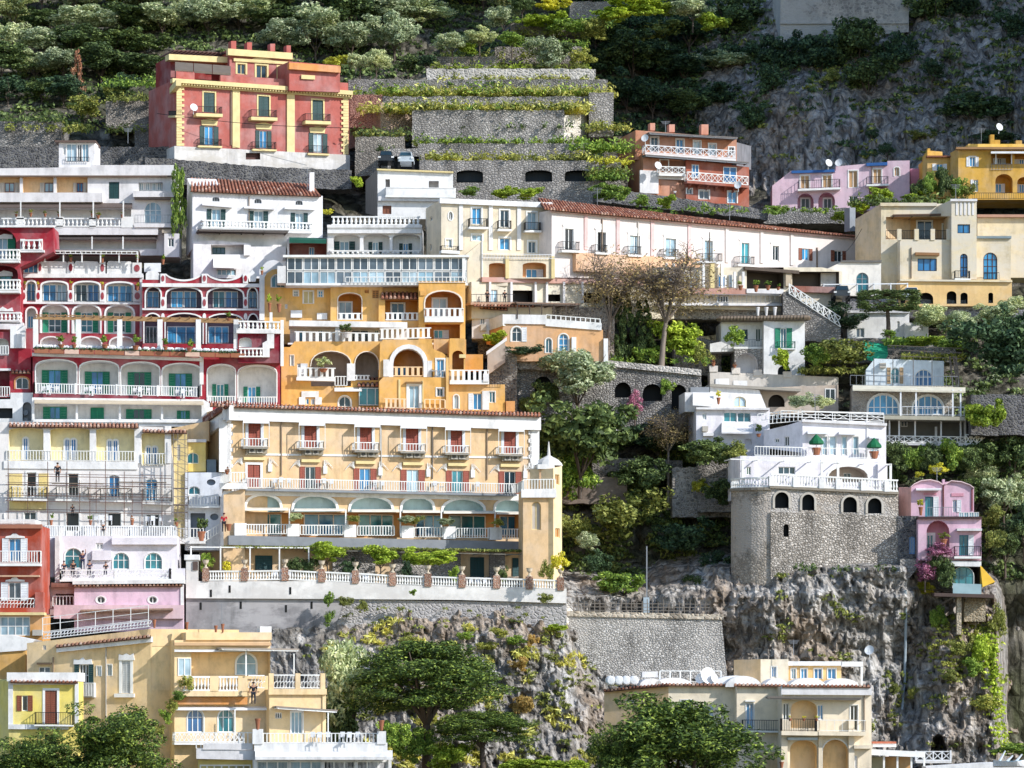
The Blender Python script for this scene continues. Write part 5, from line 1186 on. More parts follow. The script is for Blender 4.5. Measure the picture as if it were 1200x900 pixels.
for x0, y0, x1, y1 in ((400, 588, 552, 640), (378, 640, 434, 706), (520, 640, 578, 706)): l.bx(x0, y0, x1, y1, .12, -.04, WHITE, 'white_surround')
l.awning(690, 930, 560, 585, .9, 0, WH, val=.05); l.tiles(890, 545, 1125, 470, 2.0, .6, 0, step=.4, name='porch_roof'); l.win(905, 560, 1120, 712, 'teal', nv=2, cut=False, d=.5, name='glazed_porch', fw=.06); l.bx(903, 556, 1126, 716, .45, -.1, plain('4f6a74', .3), 'porch_wall')
m = Fac(r, 35, 363.6, 4, H_)      # the white arch terrace
m.loggia(108, 158, 408, 412, 2.6, None, slot=1); m.win(478, 275, 536, 420, 'blue', nv=1, sur=.15, sh=None); m.body([(30, 415), (560, 415), (560, 250), (520, 220), (480, 205), (450, 190), (440, 120), (60, 120), (36, 150)], OR, 5, ORD_)
m.archring(140, 190, 376, 412, 34, None, d1=.18, d0=-1.2, mat=WHITE); m.rails(100, 400, 330, 408, .0, 0, 'slab', .5, mat=stucco('e9c79a', .2)); m.win(165, 335, 240, 402, 'blue', nv=1, d=-2.5, cut=False); m.bx(62, 275, 108, 408, .2, -.3, WHITE, 'pier'); m.bx(408, 285, 442, 412, .2, -.3, WHITE, 'pier'); m.balcony(438, 545, 360, 420, .5, 0, .2, 'bars', .3, .08)
n = Fac(r, 35, 362.6, 4, H_)
n.win(262, 478, 342, 655, 'pale', nv=1, sur=.25); n.win(478, 500, 530, 565, 'dark', nv=1, sur=.1); n.body([(30, 800), (560, 800), (560, 415), (62, 412), (30, 445)], OR, 4); n.rails(70, 245, 576, 655, .4, 4, 'slab', .45, mat=stucco('efcfa6', .2)); n.rails(385, 545, 582, 660, .4, 4, 'bars', .5, .14, mat=stucco('efcfa6', .2)); n.bx(236, 448, 370, 462, .3, -.03, plain('8a6a44'), 'hood')
n.bx(180, 430, 194, 655, .1, 0, CREAMP, 'downpipe'); n.bx(366, 440, 374, 655, .1, 0, CREAMP, 'downpipe'); n.bx(552, 260, 572, 660, .3, -.1, stucco('e8bb7a', .2), 'pilaster')
k_ = Fac(r, 580, 363.8, 4, H_)
k_.loggia(600, 205, 690, 352, 1.5, 40); k_.win(762, 540, 832, 668, 'blue', nv=1, sh='left', shm=WHM, sw=.5); k_.win(888, 525, 935, 612, 'teal', sur=.06); k_.win(612, 552, 650, 660, 'pale', arch=1, sur=.1); k_.win(617, 555, 646, 605, 'blue') if False else None
k_.body([(560, 800), (1012, 800), (1012, 470), (700, 470), (700, 110), (580, 110)], OR, 5, ORD_); k_.balcony(580, 888, 355, 445, .6, 0, .28, 'slab', .52); k_.bx(842, 385, 886, 448, .7, .3, WHITE, 'pier'); k_.bx(835, 520, 888, 668, .1, -.02, WHITE, 'white_surround'); k_.bx(655, 235, 705, 262, .3, -.05, CREAMP, 'impost'); k_.rails(890, 1012, 405, 470, .3, 0, 'iron', .25, mat=IRON)
k_.bx(700, 235, 840, 360, -2.4, -4, stucco('c8924e', .5), 'rear_wall'); k_.bx(1020, 600, 1090, 680, .2, -2, stucco('d59a62', .4), 'outbuilding')
# ================================================================== the big tan hotel
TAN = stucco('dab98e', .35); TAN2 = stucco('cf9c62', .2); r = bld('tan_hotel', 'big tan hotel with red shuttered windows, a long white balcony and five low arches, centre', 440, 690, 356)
cr = (0, 0, 1); f = Fac(r, 268, 353, 18, cr); AC = plain('b9b2a6', .7); LAV = plain('cfd3da', .5)
up = list(zip((291, 356.5, 421.6, 475.5, 528, 590.5), (305.5, 371, 435.7, 490.2, 541.6, 604.5), (495.7, 498.5, 500.3, 501.8, 504, 505.4), (523.2, 525, 527.5, 528.6, 530.5, 531.9)))
SHR = wood('9a4630')
for k, (x0, x1, y0, y1) in enumerate(up):
    f.win(x0, y0, x1, y1, 'dark', sh='closed', shm=SHR, sur=.28, surm=LAV, fr=WH)
    f.awning(x0 - 6, x1 + 10, y0 - 4.6, y0 - 1.5, 1.0, .6, WHM, val=.12, posts=True, drop=y1)
    f.balcony(x0 - 6, x1 + 9, y0 + 17.5, y1 + .4, .95, .4, .16, 'bars', .3, .07, slabm=plain('8f8a80'))
    y = y1 + 1.5
    f.bx(x0 - 2, y, x1 + 8, y + 7, .5, -.05, plain('9a8f7c'), 'bracket_shelf')
    for q in range(2):
        a = x0 + 1 + q * 9; f.bx(a, y - .5, a + 7.5, y + 6, .62, .1, AC, 'air_conditioner', parent=None); f.poly(oval_pts(a + 1, y + .6, a + 5.6, y + 5.2), .65, .6, plain('5d5a55'), 'fan_grille')
lo = ((290, 305, 544.5), (357.5, 369.5, 547), (421.2, 434.2, 549), (476.6, 490.4, 550.5), (529.5, 542.5, 551.5), (591, 604, 552.5))
for k, (x0, x1, y0) in enumerate(lo):
    f.win(x0, y0, x1, y0 + 27 + k * .7, 'dark' if k == 1 else 'blue', nv=1, sh='closed' if k == 0 else 'open', shm=SHR, sw=.52, sur=.22 if k == 0 else 0, surm=WHITE)
    f.bx(x0 - 4, y0 - 9, x1 + 6, y0 - 5.5, .3, -.03, CREAMP, 'lintel', .3); f.bx(x1 + 9.5, y0 - 1, x1 + 14, y0 + 8, .2, -.03, WHM, 'shutter_box')
    mb = MB(); rr = random.Random(k)       # wrought metal palm ornaments
    for sgn in (-1, 1):
        bx_ = (x0 - 6 if sgn < 0 else x1 + 10); 
        for j in range(6):
            ang = .15 + j * .26; L = 11 - j * .7
            p = [(bx_ + sgn * 0, y0 + 2 - 2), (bx_ + sgn * L * .5 * math.cos(ang), y0 - L * .7 * math.sin(ang) - 3), (bx_ + sgn * L * math.cos(ang), y0 - L * .75 * math.sin(ang) + 3)]
            mb.tube([f.q(*c, .12) for c in p], .025, 4)
    mb.build('metal_ornament', WH, r)
ar = ((289, 328.5, 581, 32), (344, 394.5, 581.5, 0), (410.5, 459.5, 583, 0), (471.5, 507.5, 583.5, 0), (519, 567.5, 585.5, 0), (581, 613, 586, 0))
for x0, x1, y0, _ in ar: f.loggia(x0, y0, x1, 600, .8, min(16, (x1 - x0) * .36), slot=2)
f.loggia(289, 600.8, 612, 630, 2.4, arch=False, slot=1)
f.body([(268, 690), (632, 702), (632, 487), (268, 475)], TAN, 12, slots=[TAN, TAN2, stucco('bcd0cf', .2)])  # arch pockets in teal white, the shade inside put into their colour
for x0, x1, y0, _ in ar: f.archring(x0, y0, x1, 600, 2.6, min(16, (x1 - x0) * .36), d1=.1)
for k, (x0, x1) in enumerate(((293, 327), (361, 405), (425, 458), (492, 515), (531, 566), (590, 612))):
    f.win(x0 - 5, 601.5 + k * .6, x1 + 3, 628, 'blue' if k % 2 else 'teal', nv=2, d=-2.38, cut=False, fw=.1)
for k, (x0, x1) in enumerate(((286, 338), (345, 404), (412, 468), (472, 516), (520, 579), (582, 614))): f.awning(x0, x1, 595.5 + k * .9, 597 + k * .9, 1.6, 0, plain('e9e2d4'), val=.1); f.bx((x0 + x1) / 2 + (x1 - x0) / 2 + .5, 596 + k, x1 + 2, 628, 1.5, 1.4, WH, 'post')
f.bx(262, 474, 634, 492, .5, -.05, WHITE, 'frieze', 12); f.tiles(246, 476, 634, 472.5, .9, .9, 12, 12, step=.36); f.bx(288, 531.2, 632, 533.4, .08, -.04, WHITE, 'string_course', 4.2)
f.bx(257, 489, 269.5, 553, .14, -.05, WHITE, 'pilaster'); quoins(f, 266, 271, 492, 553, 13, 2, WHITE); f.bx(621, 498, 632, 552, .14, -.05, WHITE, 'pilaster'); quoins(f, 621, 623, 500, 552, 11, 1.5, WHITE, -1)
f.balcony(288, 606, 559.6, 572, 1.3, 6.6, .22, 'bars', .25, .09, posts=0, slabm=GREYM, mat=WH); f.bx(272, 572.5, 612, 580, .3, -.05, WHITE, 'band', 6.6)
f.bx(268, 627.5, 632, 638.5, 1.9, -.05, plain('85888c', .8), 'terrace_slab', 7.5)
for k, (x0, x1) in enumerate(((288, 336), (352, 402), (419, 462), (470, 486), (489, 519), (535, 575), (588, 615))):
    if k != 3: f.rails(x0, x1, 614 + k * .9, 626.5 + k * .9, 1.8, 0, 'bars', .27, .1)
f.rails(470, 489, 618, 630, 1.8, 0, 'bars', .27, .1)
for k, x in enumerate((282, 344, 410.5, 478, 527, 581)): f.bx(x - 7, 613 + k, x + 7, 627.5 + k, 1.9, 1.2, WHITE, 'planter_pier')
# ground floor
for x0, y0, x1, y1 in ((299, 651, 319, 668), (551, 653, 567, 678), (600.5, 654, 616, 679)): f.win(x0, y0, x1, y1, 'teal', nv=1, d=.02, cut=False, fr=wood('1f5a5a'), sh='closed', shm=wood('17494c'))
f.bx(390, 642, 440, 690, .3, -.03, GREYST2, 'stone_facing'); f.bx(462, 644, 540, 692, .3, -.03, GREYST2, 'stone_facing'); f.bx(574, 646, 592, 694, .3, -.03, GREYST2, 'stone_facing'); f.bx(619, 648, 626, 696, .3, -.03, GREYST2, 'stone_facing')
h = Fac(r, 268, 353, -62, cr)       # left flank
h.body([(241, 660), (268, 690), (268, 475), (241, 500)], TAN, 4, name='flank_wall'); h.bx(240, 496, 268.5, 512, .4, -.05, WHITE, 'frieze', -21, dyb=-20); h.tiles(238, 497, 268, 490, .8, .6, -21, step=.36)
b_ = Fac(r, 262, 351.4, 10, cr); b_.body([(262, 690), (287, 690), (287, 572), (262, 580)], TAN, 3, name='bay_wall'); b_.rails(271, 288, 553, 566, .3, 0, 'bars', .3, .1); b_.bx(258, 566, 290, 573, .5, -.1, WHITE, 'ledge', 0)
h2 = Fac(r, 262, 351.4, -60, cr); h2.body([(258, 640), (262, 640), (262, 575), (258, 585)], WHITE, 2, name='bay_wall'); h2.rails(259, 270, 556, 570, .1, -5, 'bars', .3, .1)
# tower at the right corner
t = Fac(r, 613, 354, 6, cr)
t.win(623, 588, 634, 621, plain('bdb6ab'), arch=1, fr=CREAMP, r=.35); t.body((613, 575, 650, 706), TAN, 4, name='tower_wall')
t.bx(611, 573, 652, 583, .4, -.05, WHITE, 'band', 0); t.rails(613, 651, 561.5, 574.5, .35, -.5, 'bars', .27, .09); mb = MB()
rail(mb, [f.q(606, 578.6, 1.25), t.q(614, 574.5, .4)], .98, 'bars', .25, .09); mb.build('railing', WH, r)
t2 = Fac(r, 632, 354.6, 6, cr); t2.body((632, 547, 648.5, 580), stucco('cf9f6c', .2), 3, name='tower_wall'); t2.bx(630, 544, 650, 549.5, .3, -3.4, WHITE, 'cornice')
h = Fac(r, 648.5, 354, 62, cr); h.win(650.5, 556, 655.5, 568, plain('a06a3c'), fr=CREAMP); h.win(650.8, 619, 656, 630, plain('b0703a'), fr=CREAMP); h.body([(648.5, 706), (658.5, 700), (658.5, 546), (648.5, 549)], stucco('efd2a2', .15), 2.5, name='tower_wall')  # right face in a lighter tan, sunlight put into the colour
c0 = t2.q(643, 546, -1.2); mb = MB(); mb.lathe(c0, [(1.35, 0), (1.25, .25), (.9, .6), (.4, .85), (.16, 1.0), (.13, 1.4), (.04, 2.3)], 12); mb.build('cupola', plain('d9d6cf', .6), r)
# pergola of vines over the terrace
p = Fac(r, 232, 350, 10, cr); p.pergola(224, 362, 640, 668, .5, 1, 5, WH, None, d0=-3.5, th=.1); p.pergola(362, 640, 643.5, 690, .2, 6, 8, plain('6e6a60'), None, d0=-3.2, foot=False)
rr = random.Random(11); sp = []
for k in range(420): x = rr.uniform(262, 642); sp.append(p.q(x, 640.5 + (x - 224) * .014, rr.uniform(-2.5, .4)))
tag(tufts('vine', sp, 'scrub', .35, 12, .2, 21, 1.6, (1.2, 1, .45)), kind='stuff')
# ------------------------------------------------------------------ terrace wall under the hotel
tw = bld('terrace_wall', 'long white and grey retaining wall with a balustrade on brick piers, under the tan hotel', 440, 760, 350, 'wall')
f = Fac(tw, 218, 347.5, 4, cr); GR = stucco('8b8888', 1, 'b3afae'); WPL = stucco('e6e2dc', .9, 'cfcac4')
f.body([(218, 701), (400, 702), (540, 703), (664, 707), (664, 690), (540, 687), (380, 681), (232, 681), (232, 654), (218, 654)], WPL, 3, name='white_band')
g = Fac(tw, 218, 347.8, 4, cr); g.body([(218, 800), (390, 800), (398, 770), (392, 740), (405, 702.5), (218, 700.5)], GR, 3, name='render'); jr = random.Random(4); g.body([(398, 770), (430, 758), (470, 752)] + [(480 + 12 * k, 748 + jr.uniform(-5, 6)) for k in range(15)] + [(664, 745), (664, 706.5), (404, 702.5), (391, 740)], stone('a19d9b', '777374', 'a8a4a2', 1.5, .08, 'aaa6a4', .9), 3, name='rough_masonry')
for x, y in ((246, 695), (268, 690), (281, 709), (334, 713), (339, 692), (364, 709), (234, 710)): (f if y < 700 else g).bx(x, y - 4, x + 2.4, y + 4.5, .03, -.1, plain('161616'), 'weep_slit')
f.bx(216, 650, 234, 656, .15, -3, WHITE, 'coping'); f.bx(226, 658, 232, 668, .12, -.05, plain('5a4a44'), 'plaque')
px = (241, 286.5, 334, 377, 416.5, 460, 501.5, 541.5, 582, 620.5, 657); yb = (680.5, 680.3, 679.7, 681.5, 683, 685.5, 686.8, 688, 689, 690, 691.2)
for k in range(11):
    f.bx(px[k] - 4, yb[k] - 14.5, px[k] + 4, yb[k] + .6, .12, -.5, BRICK, 'pier')
    if k < 10:
        a = f.q(px[k] + 4, yb[k], -.1); b = f.q(px[k + 1] - 4, yb[k + 1], -.1); mb = MB(); rail(mb, [a, b], .93, 'bal', .25, .105); mb.build('balustrade', WH, tw)
for k in range(11):
    x = px[k]; u = f.q(x, yb[k] - 14.6, -.2); mb = MB(); mb.lathe(u, [(.22, 0), (.22, .08), (.1, .14), (.09, .3), (.24, .48), (.3, .72), (.34, .78), (.27, .78), (.2, .7)], 10)
    mb.own('urn', plain('cdbfa9', .8), 'stone urn on the %s brick pier from the left of the hotel terrace' % ORD[k], 'urn', 'urns on the hotel terrace piers')
# ------------------------------------------------------------------ scaffolded house
cr = (0, 480, 4.615); r = bld('scaffolded_house', 'white and yellow house behind a scaffold, with three yellow loggias on top, left', 110, 640, 353)
YP = stucco('efe2b4', .2); YB = plain('3278b0', .4)
f = Fac(r, 35, 352, 2, cr)
for x0, x1 in ((48, 236), (272, 486), (518, 726)): f.loggia(x0, 100, x1, 276, .9, 14)
f.loggia(766, 122, 894, 300, .9, 14)
for x0, y0, x1, y1, p in ((145, 340, 196, 472, 'black'), (368, 346, 424, 466, 'black'), (588, 356, 646, 474, 'blue'), (788, 376, 850, 494, 'blue'), (130, 555, 195, 620, 'dark'), (358, 556, 428, 658, 'black'), (582, 558, 655, 632, 'black'), (790, 566, 862, 632, 'black')): f.win(x0, y0, x1, y1, p, nv=1 if p != 'black' else 0, sur=.14, arch=.35 if p == 'blue' else 0)
f.body([(-90, 720), (940, 740), (940, 320), (912, 96), (46, 68), (-90, 68)], stucco('e8e2dd', .4, 'e0dcd6'), 7, YP)
for x0, x1, y0 in ((126, 152, 152), (350, 376, 158), (384, 412, 158), (582, 606, 164), (612, 638, 164), (790, 816, 200), (824, 850, 200)): f.win(x0, y0, x1, y0 + 122 if x0 < 700 else 298, YB, arch=.8, d=-.88, cut=False, fr=WHM, sur=.12)
for x in (252, 502, 744, 908): f.bx(x - 17, 90, x + 17, 290, .1, -.3, WHITE, 'pier')
f.tiles(48, 92, 750, 72, .9, .5, 6, step=.36, mat=TILE2); f.tiles(770, 120, 1010, 105, .9, .5, 8, step=.36, mat=TILE2); f.bx(20, 276, 745, 318, .12, -.05, WHITE, 'band', 6); f.rails(36, 726, 218, 276, .1, 6, 'bars', .28, .07); f.rails(766, 895, 236, 300, .2, 0, 'bars', .28, .07)
f.bx(20, 560, 24, 600, .1, 0, WHITE, 'trim')
for x0, y0, x1, y1 in ((50, 345, 120, 475), (210, 345, 262, 470), (50, 490, 250, 545)): f.bx(x0, y0, x1, y1, .04, -.03, stucco('e8d08a', .3), 'yellow_panel')
for x0, x1, y in ((60, 255, 480), (300, 480, 482), (540, 712, 488)): f.balcony(x0, x1, y - 68, y, .9, 4, .2, 'bars', .3, .06)
f.balcony(770, 930, 425, 498, .9, 4, .2, 'bars', .3, .06)
f.bx(225, 622, 955, 690, .1, -.1, WHITE, 'terrace_wall', 4) if False else None
for x0, x1 in ((262, 302), (470, 512), (704, 740), (922, 955)): f.bx(x0, 626, x1, 690, 1.9, 1.3, WHITE, 'pier')
f.balcony(240, 955, 626, 688, 2.0, 4, .25, 'bars', .22, .08, sides=False)
e = Fac(r, 925, 353.2, 2, cr); e.win(958, 188, 975, 276, WHM); e.body((925, 130, 1010, 720), stucco('dfc98e', .3), 5, name='side_wall')
# white stair house between
r = bld('stair_house', 'narrow white and yellow house wedged between the scaffold and the tan hotel', 233, 640, 355); f = Fac(r, 1000, 354, 0, cr)
f.win(1012, 232, 1074, 292, 'teal', nv=1, arch=.7); f.body((1000, 170, 1112, 335), stucco('e8cf7e', .2), 5); f.bx(1000, 160, 1115, 176, .3, -.05, WHITE2, 'coping'); f.bx(1118, 270, 1168, 340, -.5, -3, plain('8fa0ac'), 'wall')
g = Fac(r, 1000, 353, 0, cr); g.win(1018, 415, 1082, 460, 'teal', arch=.7, nv=1); g.cut(oval_pts(1118, 376, 1166, 410), .3, 1); g.cut(oval_pts(1136, 562, 1182, 598), .3, 1); g.cut(rect_pts(1030, 560, 1110, 690), .8, 1); g.body((1000, 340, 1200, 760), stucco('dfe2e8', .3), 5, plain('7f8894'))
g.balcony(1015, 1190, 465, 520, .8, 0, .2, 'bars', .3, .06); g.rails(960, 1100, 640, 696, .8, 0, 'bars', .3, .08); mb = MB(); rail(mb, [g.q(1110, 715, .8), g.q(1200, 660, .8)], .9, 'bars', .3, .08); mb.build('stair_railing', WH, r); g.bx(960, 696, 1110, 725, 1, 0, WHITE, 'terrace_edge')
h = Fac(r, 1195, 354.6, 0, cr); h.body([(890, 170), (1130, 170), (1130, 60), (890, 110)], TAN, 3, name='gable')
# scaffold
s = bld('scaffold', 'rusty tube scaffold standing in front of the white and yellow house', 110, 640, 350.5, 'scaffold'); f = Fac(s, 35, 350.2, 2, cr); RUST = plain('6e5348', .6); mb = MB()
for x in (44, 258, 362, 486, 570, 672, 768, 876): mb.beam(f.q(x, 625), f.q(x, 280 if x in (362, 570, 258, 44) else 335), .06)
for x in (150, 430, 520, 715): mb.beam(f.q(x, 560), f.q(x, 380), .05)
for y in (358, 405, 462, 492, 550): mb.beam(f.q(30, y), f.q(930, y + 14), .06); mb.beam(f.q(40, y - 12, -1), f.q(925, y, -1), .05)
mb.build('tubes', RUST, s)
for y, x0, x1 in ((402, 280, 560), (428, 470, 700), (396, 640, 900)): mb = MB(); mb.hexa([f.q(x0, y), f.q(x1, y + 3), f.q(x1, y - 4), f.q(x0, y - 7)], [f.q(x0, y, -1), f.q(x1, y + 3, -1), f.q(x1, y - 4, -1), f.q(x0, y - 7, -1)]); mb.build('plank', wood('7a6a5a'), s)
s2 = bld('scaffold', 'narrow scaffold tower with plank landings, right of the white and yellow house', 213, 640, 350.5, 'scaffold'); f = Fac(s2, 935, 350.6, 2, cr); mb = MB()
for x in (938, 962, 1000, 1016):
    for d in (0, -1.2): mb.beam(f.q(x, 690, d), f.q(x, 130, d), .055)
for y in range(160, 690, 44): mb.beam(f.q(935, y), f.q(1018, y + 3), .05); mb.beam(f.q(938, y), f.q(1016, y + 40), .04)
mb.build('tubes', plain('7d7470', .5), s2)
for y in (430, 520, 560): mb = MB(); mb.hexa([f.q(935, y), f.q(1018, y), f.q(1018, y - 7), f.q(935, y - 7)], [f.q(935, y, -1.2), f.q(1018, y, -1.2), f.q(1018, y - 7, -1.2), f.q(935, y - 7, -1.2)]); mb.build('plank', wood('5a4636'), s2)
# ------------------------------------------------------------------ pink-footed white house
cr = (0, 600, 5); r = bld('pink_base_house', 'white house with blue arched windows over a pale pink base with two portholes, lower left', 140, 715, 346)
WV = stucco('e6e0e4', .4, 'd9d3d8'); f = Fac(r, 330, 347, 2, cr)
f.win(378, 212, 482, 330, 'teal', nv=1, nh=1, arch=.9, sur=.06); f.win(660, 238, 758, 335, 'teal', nv=2, nh=1, arch=.9, sur=.06); f.win(848, 238, 950, 335, 'teal', nv=2, nh=1, arch=.9, sur=.06); f.win(562, 182, 604, 218, 'grey', nh=3)
f.loggia(660, 190, 1015, 236, .01, arch=False) if False else None
f.body((322, 140, 1040, 420), WV, 6); f.bx(540, 225, 652, 282, .3, -.05, WV, 'chimney_breast'); f.bx(655, 150, 1040, 190, .5, -.05, WV, 'hood'); f.bx(322, 140, 350, 420, .4, -.05, WHITE, 'pilaster'); f.bx(1005, 330, 1085, 410, .2, -.4, WV, 'parapet')
f.balcony(350, 1000, 338, 395, 1.2, -4, .2, 'wave', .35, .06, posts=6); f.bx(240, 150, 330, 380, -.5, -4, WV, 'side_wall')
g = Fac(r, 435, 345.6, 2, cr); PKB = stucco('dcbccb', .3)
g.win(566, 494, 616, 536, 'dark', oval=True, sur=.12); g.win(870, 494, 920, 536, 'dark', oval=True, sur=.12); g.body((435, 425, 1072, 700), PKB, 5, name='base_wall'); g.bx(425, 402, 1080, 424, .5, -5, WHITE, 'terrace_slab', -6); g.tiles(432, 436, 1070, 424, .5, .4, -4, step=.34, mat=TILE2); g.bx(1058, 425, 1076, 610, .1, -.05, WHITE, 'downpipe')
g.bx(315, 545, 1075, 625, .6, -.05, stucco('d9b9bd', .5), 'plinth'); h = Fac(r, 320, 346.3, 2, cr); h.loggia(325, 480, 432, 556, 1.5, arch=False); h.body((262, 420, 436, 620), stucco('c9a6a0', .4), 4, stucco('8d5a52', .4), name='porch_wall'); h.rails(310, 430, 490, 556, .2, 0, 'bars', .3, .08); h.awning(300, 432, 416, 428, 1, 0, wood('8a5a4a'))
g.pergola(480, 1000, 580, 640, 1.8, -8, 6, wood('8a6a58'), wood('a58570'), d0=.6, foot=False, th=.14)
# ------------------------------------------------------------------ red narrow house, far left
r = bld('brick_red_house', 'narrow brick red house with white shutters and iron balconies at the left edge', 22, 745, 341); RR = stucco('a84a36', .4); f = Fac(r, 0, 340, -1, cr)
f.win(52, 155, 122, 290, 'blue', nv=1, sh='open', shm=WHM, sw=.55); f.win(50, 412, 122, 520, 'grey', nv=1, sh='open', shm=WHM, sw=.6); f.body((-120, 80, 238, 590), RR, 6)
for y in (152, 408): f.poly([(30, y), (145, y), (142, y - 10), (110, y - 14), (95, y - 26), (75, y - 26), (62, y - 14), (35, y - 10)], .12, -.03, WHITE, 'pediment')
f.bx(-120, 72, 244, 96, .5, -.05, plain('a8705a', .9), 'cornice'); f.bx(-120, 46, 210, 80, -.8, -4, WHITE, 'roof_curb'); f.rails(-60, 205, 44, 70, -.5, 0, 'tube', 1, mat=WH)
f.balcony(-100, 236, 226, 300, 1.0, 0, .25, 'bars', .24, .08); f.balcony(-100, 200, 500, 566, 1.0, 4, .25, 'wave', .3, .06); f.bx(205, 470, 252, 560, 1.0, -.1, RR, 'pier'); f.bx(-120, 560, 256, 588, 1.1, -.05, RR, 'ledge'); f.bx(-120, 370, 230, 380, .5, -.05, plain('c9a68a'), 'canopy')
g = Fac(r, 0, 339, -1, cr); g.win(-40, 612, 176, 725, 'pale', nv=4, nh=1, fw=.1); g.body((-120, 600, 250, 760), stucco('d39a58', .4), 5, name='lower_wall'); g.bx(-120, 588, 258, 604, .6, -1, CREAMP, 'canopy'); g.bx(190, 690, 245, 724, .4, 0, AC, 'air_conditioner')
# ================================================================== bottom row
cr = (0, 720, 5); r = bld('ochre_villa', 'large ochre villa with a green shuttered balcony and arched loggias, bottom left', 200, 905, 326)
OC = stucco('e6c898', .3); OCL = stucco('ecd0a0', .2); f = Fac(r, 882, 324, -11, cr)     # left front, turned away from the sun
f.win(465, 292, 520, 486, 'dark', nv=2, nh=2, sh='open', shm=DGRN, sw=.5); f.win(568, 304, 594, 362, 'pale', sur=.06); f.win(628, 294, 656, 360, 'teal', sur=.06); f.win(714, 272, 764, 462, 'pale', nv=1, sur=.24, fr=WHM, sh='closed', shm=wood('cfcfcb'))
f.win(250, 180, 270, 208, 'black'); f.win(226, 308, 294, 342, 'grey'); f.win(704, 585, 772, 700, 'pale', sur=.1)
f.body([(158, 940), (882, 1000), (882, 85), (158, 168)], OC, 6)
f.bx(455, 400, 552, 486, .5, -.05, WHITE, 'balcony'); f.rails(458, 550, 400, 482, .55, 0, 'bars', .22, .06); f.poly([(430, 292), (540, 292), (535, 262), (500, 268), (485, 252), (460, 268), (432, 262)], .12, -.03, WHITE, 'pediment'); f.poly([(694, 268), (786, 268), (782, 228), (760, 240), (738, 228), (718, 240), (696, 232)], .14, -.03, WHITE, 'pediment'); f.bx(668, 464, 784, 486, .3, -.03, WHITE, 'sill')
f.bx(330, 190, 884, 222, .6, -.05, stucco('d9d6d0', .3), 'cornice', -60); f.tiles(326, 192, 884, 184, .8, .8, -60, step=.36, mat=TILE2); f.bx(215, 282, 296, 294, .3, -.03, plain('6d5a48'), 'hood')
f.rails(258, 880, 105, 148, -.3, -72, 'wave', .3, .07, mat=WHM); f.rails(250, 870, 20, 146, -.5, -72, 'tube', 1.6, mat=WH)
g = Fac(r, 882, 324, 16, cr); f2 = g; cr2 = (230, 720, 5)
g.cut(rect_pts(890, 186, 1000, 442), .05, 1); g.body([(882, 1000), (1400, 1000), (1400, 90), (882, 85)], OC, 7, OCL)  # lighter panel near the corner, sunlight put into its colour
k = Fac(r, -268, 323.9, 6, cr2); k.white = WH
m = Fac(r, -100, 322.8, 16, cr2); LOGW = stucco('f0dcb8', .2)
m.loggia(-30, 220, 432, 360, .9, arch=False, slot=1)
for x0, x1, in ((-52, 42), (128, 222)): m.win(x0, 555, x1, 690, 'blue' if x0 < 0 else 'teal', nv=2, nh=1, arch=1, sur=.08)
m.body([(-128, 1000), (434, 1000), (434, 150), (-128, 150)], OC, 5, slots=[OC, stucco('efcf9c', .2)])
m.win(232, 228, 352, 356, 'pale', nv=1, nh=1, arch=1, d=-.88, cut=False, sur=.1); m.win(-108, 255, -30, 360, 'pale', nv=1, d=.02, cut=False)
m.bx(80, 362, 130, 455, 1.2, .8, OC, 'pier'); m.bx(245, 362, 300, 455, 1.2, .8, OC, 'pier'); m.bx(-128, 362, -80, 455, 1.2, .8, OC, 'pier'); m.rails(-80, 80, 362, 448, 1.1, 0, 'bal', .3, .1); m.rails(130, 245, 362, 450, 1.1, 0, 'bal', .3, .1); m.bx(-128, 448, 300, 480, 1.2, -.1, OC, 'balcony'); m.bx(-130, 485, 300, 528, .6, -.1, stucco('c98d52', .3), 'tile_band')
m.rails(305, 400, 355, 435, .4, 0, 'wave', .3, .07); m.awning(-128, 440, 208, 214, .5, 0, WHM, val=.08); m.bx(288, 200, 296, 360, 1.4, 1.3, WH, 'post')
m.awning(-128, 430, 542, 552, .7, 0, WHM, val=.14); m.bx(224, 556, 230, 690, 1.5, 1.42, WH, 'post'); m.balcony(-128, 285, 690, 750, 1.0, 0, .2, 'lat', .4, .05)
m.bx(-60, 105, 442, 150, .2, -4, OC, 'parapet'); m.bx(-128, 165, 440, 182, .5, -.05, plain('c9a680', .9), 'cornice'); m.bx(374, 70, 441, 150, -.2, -1.4, WHITE, 'chimney')
m.pergola(155, 595, 200, 360, 1.9, 8, 4, WH, plain('a79a8c'), d0=-.5, foot=False); m.bx(570, 230, 576, 350, 1.8, 1.7, WH, 'post')
mb = MB(); 
n = Fac(r, 428, 323, 14, cr2)
n.win(556, 570, 622, 700, 'blue', nv=2, sur=.1); n.win(462, 575, 502, 610, 'black', nv=2); n.loggia(428, 560, 436, 700, .02, arch=False) if False else None
n.body((428, 440, 758, 1000), OC, 6, name='wing_wall'); n.bx(424, 436, 765, 470, .3, -.05, OC, 'parapet'); n.bx(740, 470, 760, 1000, .12, -.05, OCL, 'pilaster')
for x in (440, 596, 742): n.bx(x - 14, 345, x + 14, 440, .2, -.2, OC, 'pier')
n.rails(454, 582, 352, 436, .1, 0, 'wave', .28, .09, mat=WH); n.rails(610, 728, 352, 436, .1, 0, 'wave', .28, .09, mat=WH)
n.pergola(480, 820, 545, 690, 1.8, 22, 4, WH, plain('8d8378'), d0=0, foot=False); n.bx(770, 575, 776, 690, 1.7, 1.62, WH, 'post')
m.win(-100, 1, -99, 2, 'blue') if False else None
ve = stucco('e5dfd5', .2)
f.bx(890, 300, 891, 301, .1, 0, OC, 'trim') if False else None
